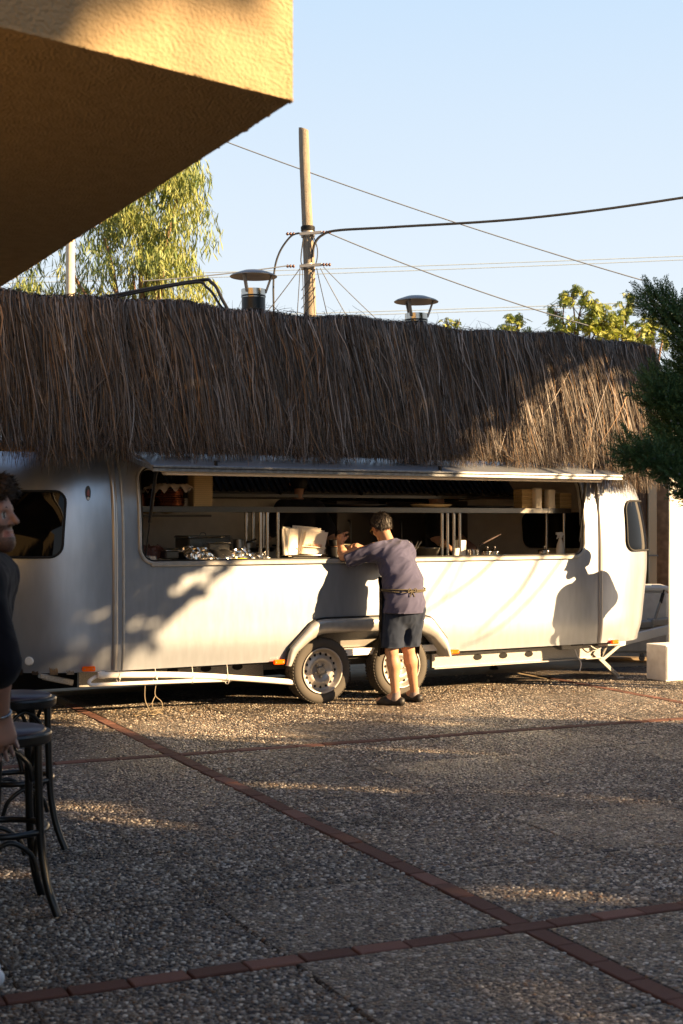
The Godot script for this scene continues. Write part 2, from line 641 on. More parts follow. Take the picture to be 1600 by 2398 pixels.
func overhang_building():
	# the underside and the sunlit edge of a rendered canopy, upper left
	var b := thing("rendered_building", "ochre plastered building edge with dark soffit overhanging the yard, upper left", "building", Vector3(-0.145, 0, -4.23))
	var s := S()
	s.set_smooth_group(-1)
	var yb := 2.9
	var yt := 3.28
	var P := func(x: float, z: float) -> Vector2:
		return Vector2(x + 0.145, z + 4.23)
	# plan outline of the canopy (world x, z)
	var pl: Array = [P.call(-0.145, -4.23), P.call(-6.5, 1.38), P.call(-11.0, -6.0), P.call(-5.0, -14.0)]
	var edge := func(a: Vector2, c: Vector2):
		var n := 60
		for i in n:
			var f0 := float(i) / n
			var f1 := float(i + 1) / n
			var p := a.lerp(c, f0)
			var q := a.lerp(c, f1)
			quad(s, Vector3(p.x, yb, p.y), Vector3(p.x, yt, p.y), Vector3(q.x, yt, q.y), Vector3(q.x, yb, q.y))
	for i in 4:
		edge.call(pl[i], pl[(i + 1) % 4])
	quad(s, Vector3(pl[0].x, yb, pl[0].y), Vector3(pl[1].x, yb, pl[1].y), Vector3(pl[2].x, yb, pl[2].y), Vector3(pl[3].x, yb, pl[3].y))
	quad(s, Vector3(pl[0].x, yt, pl[0].y), Vector3(pl[3].x, yt, pl[3].y), Vector3(pl[2].x, yt, pl[2].y), Vector3(pl[1].x, yt, pl[1].y))
	obj("canopy", s, M.plaster, b)
	# ragged plaster arris along the lower edges: small lumps of render
	s = S()
	var r := RandomNumberGenerator.new()
	r.seed = 91
	for e: Array in [[pl[0], pl[1], 2.6, 130], [pl[0], pl[3], 7.0, 200]]:
		var a: Vector2 = e[0]
		var d: Vector2 = (e[1] - a).normalized()
		for k in int(e[3]):
			var p := a + d * r.randf() * float(e[2])
			var z := r.randf_range(0.004, 0.010)
			box(s, Vector3(p.x, yb + r.randf_range(-0.002, 0.004), p.y), Vector3(z * r.randf_range(1, 3), z * 0.5, z * 0.7), Basis(Vector3.UP, -d.angle() + r.randf_range(-0.3, 0.3)), z * 0.3)
	var lumps := obj("render_lumps", s, M.plaster, b)
	lumps.set_meta("kind", "stuff")
	# thin pale coping that juts out over the corner
	s = S()
	var cop := PackedVector2Array()
	for q: Vector2 in [Vector2(0.07, -0.02), Vector2(-6.4, 5.75), Vector2(-11.0, -1.7), Vector2(-4.8, -9.9)]:
		cop.append(q)
	prism(s, cop, 0.0, 0.05, Transform3D(Basis(Vector3.RIGHT, Vector3.BACK, Vector3.DOWN), Vector3(0, yt + 0.06, 0)))
	obj("coping", s, M.white_paint, b)
	# storey above the canopy and the wall below it, left of the frame
	s = S()
	box(s, Vector3(-3.55, 4.9, -1.3), Vector3(2.6, 3.1, 8.5), Basis(Vector3.UP, 0.465), 0.02)
	obj("upper_storey", s, M.plaster, b)
	s = S()
	box(s, Vector3(-2.62, 1.4, -1.3), Vector3(0.3, 2.99, 10.0), Basis(Vector3.UP, 0.465))
	obj("wall", s, M.plaster, b)

func pebbles(pv: Node3D, A: float, B: float, bw: float):
	# the aggregate itself: washed pebbles standing proud of the slabs
	var r := RandomNumberGenerator.new()
	r.seed = 58
	var shapes: Array = []
	for k in 6:
		var s := S()
		var e := r.randf_range(0.62, 0.95)
		var o := r.randf() * 6.0
		var ring := func(rad: float, y: float) -> Array:
			var p: Array = []
			for i in 7:
				var a := TAU * i / 7 + o
				var q := rad * (1.0 + 0.16 * sin(i * 2.3 + o * 5.0))
				p.append(Vector3(cos(a) * q, y, sin(a) * q * e))
			return p
		var r0: Array = ring.call(0.5, -0.05)
		var r1: Array = ring.call(0.42, 0.20)
		s.set_smooth_group(0)
		var top := Vector3(0.03, 0.33, -0.02)
		for i in 7:
			var j := (i + 1) % 7
			quad(s, r0[j], r0[i], r1[i], r1[j])
			tri(s, r1[j], r1[i], top)
		shapes.append({"m": done(s), "x": [], "c": []})
	var stone := [lin(0.66, 0.6, 0.5), lin(0.30, 0.25, 0.19), lin(0.15, 0.115, 0.085), lin(0.055, 0.052, 0.054), lin(0.25, 0.15, 0.08), lin(0.33, 0.3, 0.27)]
	var share := [0.16, 0.38, 0.62, 0.87, 0.92, 1.0]
	var wear := FastNoiseLite.new()
	wear.seed = 6
	wear.frequency = 0.55
	var cell := 0.0188
	var inv := pv.global_transform
	var x := -6.4
	while x < 9.6:
		var z := -A - 2.85
		while z < 2.0:
			var p := Vector3(x + r.randf_range(-0.45, 0.45) * cell, 0, z + r.randf_range(-0.45, 0.45) * cell)
			z += cell
			var w := inv * p
			if w.z > -4.4 or absf(w.x) > 0.247 * -w.z + 0.7 or w.z < -15.4:
				continue
			var fx := fposmod(p.x + bw / 2, B)
			var fz := fposmod(p.z + bw / 2, A)
			if fx < bw + 0.008 or fz < bw + 0.008 or fx > B - 0.008 or fz > A - 0.008:
				continue
			var sx := fposmod(fx - bw, (B - bw) / 5)
			var sz := fposmod(fz - bw, (A - bw) / 5)
			if sx < 0.019 or sz < 0.019:
				continue
			var bare := wear.get_noise_2d(p.x, p.z)
			if r.randf() < 0.10 + clampf(bare * 0.9 - 0.12, 0.0, 0.5):
				continue
			var k := r.randf()
			var i := 0
			while k > share[i]:
				i += 1
			var d := r.randf_range(0.013, 0.0245)
			var q: Dictionary = shapes[r.randi() % 6]
			q.x.append(Transform3D(Basis(Vector3.UP, r.randf() * TAU) * Basis.from_scale(Vector3(d, d * r.randf_range(0.65, 1.0), d)), Vector3(p.x, -0.003, p.z)))
			var c: Color = (stone[i] as Color).srgb_to_linear() * r.randf_range(0.42, 0.88)
			var st := wear.get_noise_2d(p.x * 1.7 + 31.0, p.z * 1.7) + 0.5 * wear.get_noise_2d(p.x * 6.0, p.z * 6.0 + 9.0)
			c = c * (1.0 - 0.42 * smoothstep(0.12, 0.5, st))
			c.a = 1.0
			q.c.append(c)
		x += cell
	var m := mat(Color.WHITE, 0.5, 0.0, 0.45)
	m.vertex_color_use_as_albedo = true
	for q: Dictionary in shapes:
		multi("pebbles", q.m, m, q.x, q.c, pv)

# ------------------------------------------------------------------ the caravan
# section of the body by height: [y, half width, length of the end caps]
var sec: Array = [[0.40, 1.125, 1.02], [0.55, 1.145, 1.07], [0.8, 1.15, 1.12], [1.2, 1.15, 1.18], [1.45, 1.148, 1.17], [1.65, 1.138, 1.13], [1.83, 1.118, 1.08], [2.0, 1.08, 1.0], [2.14, 1.02, 0.9], [2.27, 0.92, 0.78], [2.40, 0.74, 0.6], [2.50, 0.52, 0.42], [2.57, 0.28, 0.22], [2.60, 0.0, 0.0]]
var sec_tab: Array = []
const T0 := -1.93
const T1 := 3.24

func sec_at(y: float) -> Vector2:
	if sec_tab.is_empty():
		for i in 221:
			var yy := 0.40 + 0.01 * i
			var k := 0
			while k < sec.size() - 2 and sec[k + 1][0] < yy:
				k += 1
			var a: Array = sec[maxi(k - 1, 0)]
			var b: Array = sec[k]
			var c: Array = sec[k + 1]
			var d: Array = sec[mini(k + 2, sec.size() - 1)]
			var f := clampf((yy - b[0]) / (c[0] - b[0]), 0.0, 1.0)
			var o := Vector2()
			for q in 2:
				o[q] = maxf(0.0, cubic_interpolate_in_time(b[1 + q], c[1 + q], a[1 + q], d[1 + q], f, c[0] - b[0], a[0] - b[0] if k > 0 else -0.1, d[0] - b[0] if k + 2 < sec.size() else 0.1))
			sec_tab.append(o)
	var g := clampf((y - 0.40) / 0.01, 0.0, 219.999)
	var i := int(g)
	return (sec_tab[i] as Vector2).lerp(sec_tab[i + 1], g - i)

func side_pt(t: float, y: float, off := 0.0) -> Vector3:
	# the serving side (off > 0 is outwards)
	var w := sec_at(y).x
	var dw := (sec_at(minf(y + 0.02, 2.58)).x - sec_at(maxf(y - 0.02, 0.4)).x) / 0.04
	var n := Vector2(1.0, -dw).normalized()
	return Vector3(t, y + n.y * off, w - 1.15 + n.x * off)

func cap_pt(th: float, y: float, front: bool, off := 0.0) -> Vector3:
	# end cap at angle th (0 = serving side, PI = far side)
	var c := sec_at(y)
	var w := maxf(0.0, c.x + off)
	var l := maxf(0.0, c.y + off)
	var cs := cos(th)
	var p := -1.15 + w * signf(cs) * pow(absf(cs), 0.8)
	var u := l * pow(absf(sin(th)), 0.8)
	return Vector3(T1 + u if front else T0 - u, y, p)

var ys_full := PackedFloat32Array()

func band(s: SurfaceTool, ts: PackedFloat32Array, lo: Callable, hi: Callable, n: int, off: float):
	s.set_smooth_group(0)
	for i in ts.size() - 1:
		var l0: float = lo.call(ts[i], true)
		var h0: float = hi.call(ts[i], true)
		var l1: float = lo.call(ts[i + 1], false)
		var h1: float = hi.call(ts[i + 1], false)
		for j in n:
			var f := float(j) / n
			var g := float(j + 1) / n
			quad(s, side_pt(ts[i], lerpf(l0, h0, f), off), side_pt(ts[i + 1], lerpf(l1, h1, f), off), side_pt(ts[i + 1], lerpf(l1, h1, g), off), side_pt(ts[i], lerpf(l0, h0, g), off))

# serving hatch opening
const OX0 := -1.75
const OX1 := 3.02
const OY0 := 1.305
const OY1 := 2.09
const OR := 0.11
# wheel arch: outline of the cut under the side
var arch_in: Array = [Vector2(-0.346, 0.36), Vector2(-0.285, 0.478), Vector2(-0.16, 0.571), Vector2(-0.046, 0.632), Vector2(0.1, 0.637), Vector2(0.9, 0.637), Vector2(1.0, 0.625), Vector2(1.163, 0.56), Vector2(1.299, 0.42), Vector2(1.33, 0.36)]
var arch_out: Array = [Vector2(-0.393, 0.365), Vector2(-0.359, 0.508), Vector2(-0.117, 0.741), Vector2(-0.016, 0.762), Vector2(1.03, 0.762), Vector2(1.163, 0.73), Vector2(1.345, 0.52), Vector2(1.375, 0.365)]

func arch_y(t: float) -> float:
	for i in arch_in.size() - 1:
		if t >= arch_in[i].x and t <= arch_in[i + 1].x:
			return maxf(0.4, lerpf(arch_in[i].y, arch_in[i + 1].y, (t - arch_in[i].x) / (arch_in[i + 1].x - arch_in[i].x)))
	return 0.4

func corner_dy(t: float) -> float:
	var d := minf(t - OX0, OX1 - t)
	if d >= OR:
		return 0.0
	return OR - sqrt(maxf(0.0, OR * OR - (OR - d) * (OR - d)))

func body_side(off: float) -> SurfaceTool:
	var s := S()
	var one := func(v: float): return func(_t: float, _r: bool): return v
	var bottom := func(t: float, _r: bool): return arch_y(t)
	# left of, under, over and right of the opening
	band(s, PackedFloat32Array([T0, -1.84, OX0]), bottom, one.call(2.595), 46, off)
	var ts := PackedFloat32Array()
	for k in 9:
		ts.append(OX0 + OR * (1.0 - cos(PI / 2 * k / 8.0)))
	for k in range(1, 72):
		ts.append(OX0 + OR + (OX1 - OX0 - 2 * OR) * k / 72.0)
	for k in 9:
		ts.append(OX1 - OR * (1.0 - cos(PI / 2 * (8 - k) / 8.0)))
	band(s, ts, bottom, func(t: float, _r: bool): return OY0 + corner_dy(t), 14, off)
	band(s, ts, func(t: float, _r: bool): return OY1 - corner_dy(t), one.call(2.595), 16, off)
	band(s, PackedFloat32Array([OX1, 3.1, T1]), bottom, one.call(2.595), 46, off)
	return s

func cap_grid(s: SurfaceTool, front: bool, off: float):
	var f := func(u: float, v: float) -> Vector3:
		return cap_pt(lerpf(0.0, PI, u), 0.40 + 2.195 * v, front, off)
	gridf(s, 44, 46, f, not front)

func far_side(s: SurfaceTool, off: float):
	gridf(s, 8, 46, func(u: float, v: float) -> Vector3:
		var y := 0.40 + 2.195 * v
		return Vector3(lerpf(T0, T1, u), y, -1.15 - maxf(0.0, sec_at(y).x + off)), true)

func opening_path(off: float, ins := 0.0, n := 6) -> PackedVector3Array:
	var o := PackedVector3Array()
	var x0 := OX0 + ins
	var x1 := OX1 - ins
	var y0 := OY0 + ins
	var y1 := OY1 - ins
	var r := OR - ins
	for k in 25:
		o.append(side_pt(lerpf(x0 + r, x1 - r, k / 24.0), y0, off))
	for k in range(1, n + 1):
		var a := PI / 2 * k / n
		o.append(side_pt(x1 - r + r * sin(a), y0 + r - r * cos(a), off))
	for k in range(1, 9):
		o.append(side_pt(x1, lerpf(y0 + r, y1 - r, k / 8.0), off))
	for k in range(1, n + 1):
		var a := PI / 2 * k / n
		o.append(side_pt(x1 - r + r * cos(a), y1 - r + r * sin(a), off))
	for k in range(1, 25):
		o.append(side_pt(lerpf(x1 - r, x0 + r, k / 24.0), y1, off))
	for k in range(1, n + 1):
		var a := PI / 2 * k / n
		o.append(side_pt(x0 + r - r * sin(a), y1 - r + r * cos(a), off))
	for k in range(1, 9):
		o.append(side_pt(x0, lerpf(y1 - r, y0 + r, k / 8.0), off))
	for k in range(1, n):
		var a := PI / 2 * k / n
		o.append(side_pt(x0 + r - r * cos(a), y0 + r - r * sin(a), off))
	return o

func ring_strip(s: SurfaceTool, a: PackedVector3Array, b: PackedVector3Array, grp := 0):
	s.set_smooth_group(grp)
	for i in a.size():
		var j := (i + 1) % a.size()
		quad(s, a[i], a[j], b[j], b[i])

func cap_window(th0: float, th1: float, y0: float, y1: float, r: float, front: bool, off: float, slant := 0.0) -> Array:
	# surface patch with rounded corners on an end cap: [pane, outline]
	var s := S()
	s.set_smooth_group(0)
	var w := (th1 - th0) * 1.1
	var n := 26
	var cols: Array = []
	for i in n + 1:
		var u := 0.5 - 0.5 * cos(PI * i / n)
		var d := minf(u, 1.0 - u) * w
		var dy := 0.0
		if d < r:
			dy = r - sqrt(maxf(0.0, r * r - (r - d) * (r - d)))
		var col := PackedVector3Array()
		for j in 9:
			var y := lerpf(y0 + dy, y1 - dy, j / 8.0)
			col.append(cap_pt(lerpf(th0, th1, u) + slant * (y - y0) / (y1 - y0), y, front, off))
		cols.append(col)
	for i in n:
		for j in 8:
			if front:
				quad(s, cols[i][j], cols[i + 1][j], cols[i + 1][j + 1], cols[i][j + 1])
			else:
				quad(s, cols[i + 1][j], cols[i][j], cols[i][j + 1], cols[i + 1][j + 1])
	var o := PackedVector3Array()
	for i in n + 1:
		o.append(cols[i][0])
	for j in range(1, 8):
		o.append(cols[n][j])
	for i in n + 1:
		o.append(cols[n - i][8])
	for j in range(1, 8):
		o.append(cols[0][8 - j])
	return [s, o]

func caravan():
	var c := thing("food_caravan", "long silver food caravan with its serving hatch propped open", "caravan", CAR_AT, CAR_TURN)
	var s := body_side(0.0)
	obj("side_panel", s, M.silver, c)
	s = S()
	cap_grid(s, false, 0.0)
	var rear := obj("rear_cap", s, M.silver, c)
	s = S()
	cap_grid(s, true, 0.0)
	obj("front_cap", s, M.silver, c)
	s = S()
	far_side(s, 0.0)
	obj("far_side_panel", s, M.silver, c)
	# liner inside
	var li := -0.035
	s = body_side(li)
	cap_grid(s, false, li)
	cap_grid(s, true, li)
	far_side(s, li)
	obj("inner_lining", s, M.cream_liner, c)
	s = S()
	box(s, Vector3(0.655, 0.44, -1.15), Vector3(5.1, 0.06, 2.14))
	box(s, Vector3(-2.2, 0.44, -1.15), Vector3(0.9, 0.05, 1.5))
	box(s, Vector3(3.5, 0.44, -1.15), Vector3(0.9, 0.05, 1.5))
	obj("floor", s, M.white_plastic, c)
	# reveal of the opening and its frame
	s = S()
	ring_strip(s, opening_path(0.004), opening_path(li - 0.004))
	obj("opening_reveal", s, M.trim, c)
	s = S()
	var pth := opening_path(0.006, -0.016)
	tube(s, pth, 0.017, 8, false, true)
	obj("opening_frame", s, M.trim, c)
	s = S()
	tube(s, opening_path(0.014, 0.004), 0.007, 6, false, true)
	obj("rubber_seal", s, M.rubber_black, c)
	# sill ledge
	s = S()
	box(s, Vector3((OX0 + OX1) / 2, OY0 - 0.026, 0.012), Vector3(OX1 - OX0 - 0.16, 0.034, 0.03), Basis.IDENTITY, 0.005)
	obj("sill_rail", s, M.trim, c)
	# ribs over the joints between side and caps
	for e: Array in [[-1.985, 0.026, "joint_rib", 0.022], [T1 + 0.01, 0.026, "joint_rib", 0.018]]:
		s = S()
		var t: float = e[0]
		var wd: float = e[1]
		var hh: float = e[3]
		gridf(s, 10, 60, func(u: float, v: float) -> Vector3:
			var a := PI * u
			var x := t - cos(a) * wd
			var y := 0.405 + 1.95 * v
			var off := 0.001 + hh * sin(a)
			if x < T0 or x > T1:
				var dx := (T0 - x) if x < T0 else (x - T1)
				var cc := sec_at(y)
				var th := asin(clampf(pow(clampf(dx / maxf(cc.y, 0.01), 0.0, 1.0), 1.25), 0.0, 1.0))
				return cap_pt(th, y, x > T1, off)
			return side_pt(x, y, off))
		obj(e[2], s, M.rib, c)
	s = S()
	gridf(s, 4, 60, func(u: float, v: float) -> Vector3:
		var y := 0.405 + 1.95 * v
		return side_pt(-1.925 + 0.026 * u, y, 0.012 if u > 0.1 and u < 0.9 else 0.0))
	obj("joint_strip", s, M.trim, c)
	# rear window
	var w := cap_window(deg_to_rad(19.5), deg_to_rad(78), 1.348, 1.886, 0.10, false, 0.012)
	obj("rear_window", w[0], M.dark_glass, c)
	s = S()
	tube(s, w[1], 0.011, 6, false, true)
	obj("window_seal", s, M.rubber_black, c)
	w = cap_window(deg_to_rad(14.0), deg_to_rad(77), 1.335, 1.85, 0.11, true, 0.012, 0.03)
	obj("front_window", w[0], M.dark_glass, c)
	s = S()
	tube(s, w[1], 0.011, 6, false, true)
	obj("window_seal", s, M.rubber_black, c)
	# the window of the far front corner, seen from inside, with its cream surround
	w = cap_window(deg_to_rad(95), deg_to_rad(149), 1.315, 1.75, 0.12, true, li - 0.008)
	obj("inner_window", w[0], M.inner_glass, c)
	s = S()
	tube(s, w[1], 0.012, 6, false, true)
	obj("inner_window_trim", s, M.cream_liner, c)
	# clearance lamp, high on the rear cap
	var q := cap_pt(deg_to_rad(10.5), 1.872, false, 0.0)
	var lamp := Node3D.new()
	lamp.name = numbered(c, "clearance_lamp")
	c.add_child(lamp)
	lamp.position = q
	lamp.rotation_degrees.y = -12
	s = S()
	for k in 1:
		prism(s, oval(0.022, 0.062), -0.03, 0.012)
	obj("lamp_base", s, M.black_plastic, lamp)
	s = S()
	prism(s, oval(0.012, 0.03), 0.012, 0.022)
	obj("red_lens", s, M.red_plastic, lamp)
	s = S()
	prism(s, oval(0.011, 0.012), 0.013, 0.02, Transform3D(Basis.IDENTITY, Vector3(0, -0.043, 0)))
	obj("white_lens", s, M.white_plastic, lamp)
	# side markers
	for e: Array in [[-2.20, 0.43, 0.016], [-0.455, 0.405, 0.014], [1.428, 0.405, 0.02], [3.42, 0.405, 0.02]]:
		var a := Node3D.new()
		a.name = numbered(c, "side_marker")
		c.add_child(a)
		if e[0] < T0:
			a.position = cap_pt(deg_to_rad(11), e[1], false, 0.012)
			a.rotation_degrees.y = -14
		elif e[0] > T1:
			a.position = cap_pt(deg_to_rad(7.5), e[1], true, 0.012)
			a.rotation_degrees.y = 10
		else:
			a.position = Vector3(e[0], e[1] - 0.005, 0.0)
		s = S()
		box(s, Vector3(0, 0, 0.012), Vector3(0.108, 0.042, 0.03), Basis.IDENTITY, 0.008)
		obj("amber_lens", s, M.amber, a)
		for x: float in [-0.035, 0.035]:
			s = S()
			lathe(s, [Vector2(0.0, 0.0), Vector2(0.005, 0.0), Vector2(0.004, 0.003), Vector2(0, 0.003)], 10, Transform3D(Basis(Vector3.RIGHT, PI / 2), Vector3(x, 0, 0.027)))
			obj("screw", s, M.galvanised, a)
	# round white reflector at the damaged rear corner
	s = S()
	lathe(s, [Vector2(0, 0.012), Vector2(0.03, 0.01), Vector2(0.036, 0.0), Vector2(0.036, -0.02)], 20, Transform3D(Basis(Vector3.UP, deg_to_rad(-38)) * Basis(Vector3.RIGHT, PI / 2), cap_pt(deg_to_rad(38), 0.50, false, 0.012)))
	obj("reflector", s, M.white_plastic, c)
	# torn lower edge with exposed laminate
	var r := RandomNumberGenerator.new()
	r.seed = 5
	for e: Array in [[0.43, 0.50, 0.05, Color(0.42, 0.36, 0.3)], [0.30, 0.36, 0.025, Color(0.6, 0.56, 0.5)], [0.74, 0.80, 0.10, Color(0.2, 0.15, 0.1)], [0.60, 0.66, 0.02, Color(0.3, 0.25, 0.2)]]:
		s = S()
		s.set_smooth_group(-1)
		var n := 12
		for k in n:
			var a0 := lerpf(e[0], e[1], float(k) / n)
			var a1 := lerpf(e[0], e[1], float(k + 1) / n)
			var h0 := 0.4 + float(e[2]) * r.randf_range(0.2, 1.0)
			var h1 := 0.4 + float(e[2]) * r.randf_range(0.2, 1.0)
			quad(s, cap_pt(a0, 0.385, false, 0.004), cap_pt(a0, h0, false, 0.006), cap_pt(a1, h1, false, 0.006), cap_pt(a1, 0.385, false, 0.004))
		obj("torn_skin", s, tex(mat(Color.WHITE, 0.9), ramp_tex(M.fine, (e[3] as Color) * 0.6, e[3]), 4.0), c)
	# wheel arch trim
	s = S()
	var np := 40
	var ip := resample(arch_in, np)
	var opth := resample(arch_out, np)
	gridf(s, np - 1, 8, func(u: float, v: float) -> Vector3:
		var i := int(round(u * (np - 1)))
		var a: Vector2 = opth[i]
		var b: Vector2 = ip[i]
		var m := a.lerp(b, clampf((v - 0.15) / 0.7, 0.0, 1.0))
		var z := 0.012 + 0.048 * (smoothstep(0.0, 0.3, v) if v < 0.6 else 1.0) - (0.02 * smoothstep(0.6, 0.85, v)) - (0.16 if v > 0.95 else 0.0)
		return Vector3(m.x, m.y, z))
	obj("arch_trim", s, M.trim, c)
	s = S()
	var gp := PackedVector3Array()
	for v: Vector2 in opth:
		gp.append(Vector3(v.x, v.y + 0.006, 0.012))
	tube(s, gp, 0.012, 6)
	obj("arch_gasket", s, M.rubber_black, c)
	# dark wheel housing
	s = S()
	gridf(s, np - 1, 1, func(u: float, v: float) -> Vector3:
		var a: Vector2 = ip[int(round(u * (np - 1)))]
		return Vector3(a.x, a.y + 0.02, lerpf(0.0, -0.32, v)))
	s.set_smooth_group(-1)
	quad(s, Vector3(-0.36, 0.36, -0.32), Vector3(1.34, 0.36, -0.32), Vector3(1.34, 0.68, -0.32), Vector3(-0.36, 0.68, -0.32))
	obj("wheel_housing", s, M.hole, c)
	s = S()
	box(s, Vector3(0.43, 0.69, 0.052), Vector3(0.06, 0.035, 0.014), Basis.IDENTITY, 0.004)
	obj("red_reflector", s, M.red_plastic, c)
	for e: float in [0.0, 0.845]:
		wheel(c, e)
	chassis(c)
	hatch(c)
	flues(c)

func oval(rx: float, ry: float, n := 20) -> PackedVector2Array:
	var o := PackedVector2Array()
	for i in n:
		o.append(Vector2(rx * cos(TAU * i / n), ry * sin(TAU * i / n)))
	return o

func resample(pts: Array, n: int) -> Array:
	var acc: Array = [0.0]
	for i in pts.size() - 1:
		acc.append(acc[i] + (pts[i] as Vector2).distance_to(pts[i + 1]))
	var out: Array = []
	for k in n:
		var d: float = acc[-1] * k / (n - 1)
		var i := 0
		while i < pts.size() - 2 and acc[i + 1] < d:
			i += 1
		out.append((pts[i] as Vector2).lerp(pts[i + 1], clampf((d - acc[i]) / maxf(1e-6, acc[i + 1] - acc[i]), 0, 1)))
	return out

func wheel(c: Node3D, t: float):
	var w := Node3D.new()
	w.name = numbered(c, "wheel")
	c.add_child(w)
	w.position = Vector3(t, 0.296, -0.005)
	w.rotation_degrees.x = 90     # lathe axis to local z
	var s := S()
	lathe(s, [Vector2(0.20, -0.17), Vector2(0.245, -0.185), Vector2(0.285, -0.175), Vector2(0.296, -0.15), Vector2(0.298, -0.09), Vector2(0.296, -0.03), Vector2(0.288, -0.012), Vector2(0.27, -0.003), Vector2(0.247, 0.0), Vector2(0.222, -0.004), Vector2(0.206, -0.012), Vector2(0.2, -0.03)], 56, Transform3D.IDENTITY, false)
	# tread blocks and shoulder grooves
	for k in 64:
		for row in 3:
			var a := TAU * (k + 0.33 * row) / 64
			var z := -0.035 - 0.055 * row
			box(s, Vector3(0.2952 * cos(a), z, 0.2952 * sin(a)), Vector3(0.008, 0.042, 0.019), Basis(Vector3.UP, -a) * Basis(Vector3.RIGHT, 0.3), 0.002)
	obj("tyre", s, M.tyre, w)
	s = S()
	lathe(s, [Vector2(0.2, -0.17), Vector2(0.188, -0.15), Vector2(0.178, -0.06), Vector2(0.186, -0.022), Vector2(0.197, -0.012), Vector2(0.207, -0.004), Vector2(0.206, 0.002), Vector2(0.196, 0.001), Vector2(0.188, -0.014), Vector2(0.18, -0.03), Vector2(0.17, -0.046), Vector2(0.150, -0.050), Vector2(0.128, -0.036), Vector2(0.105, -0.026), Vector2(0.085, -0.036), Vector2(0.066, -0.05), Vector2(0.045, -0.052), Vector2(0, -0.052)], 48, Transform3D.IDENTITY, false)
	obj("rim", s, M.rim, w)
	for k in 16:
		s = S()
		var a := TAU * k / 16
		prism(s, oval(0.010, 0.0125, 12), 0.0, 0.012, Transform3D(Basis(Vector3.RIGHT, -PI / 2) , Vector3(0, 0, 0)).translated_local(Vector3(0.15 * cos(a), 0.15 * sin(a), -0.0535)))
		obj("vent_hole", s, M.hole, w)
	for k in 5:
		s = S()
		var a := TAU * k / 5 + 0.3
		lathe(s, [Vector2(0.0125, -0.06), Vector2(0.0125, -0.03), Vector2(0.009, -0.026), Vector2(0, -0.026)], 6, Transform3D(Basis.IDENTITY, Vector3(0.056 * cos(a), 0, 0.056 * sin(a))))
		obj("wheel_bolt", s, M.galvanised, w)
	s = S()
	lathe(s, [Vector2(0.040, -0.06), Vector2(0.040, -0.035), Vector2(0.035, -0.018), Vector2(0.03, -0.012), Vector2(0.0, -0.010)], 20)
	obj("hub_cap", s, M.galvanised, w)

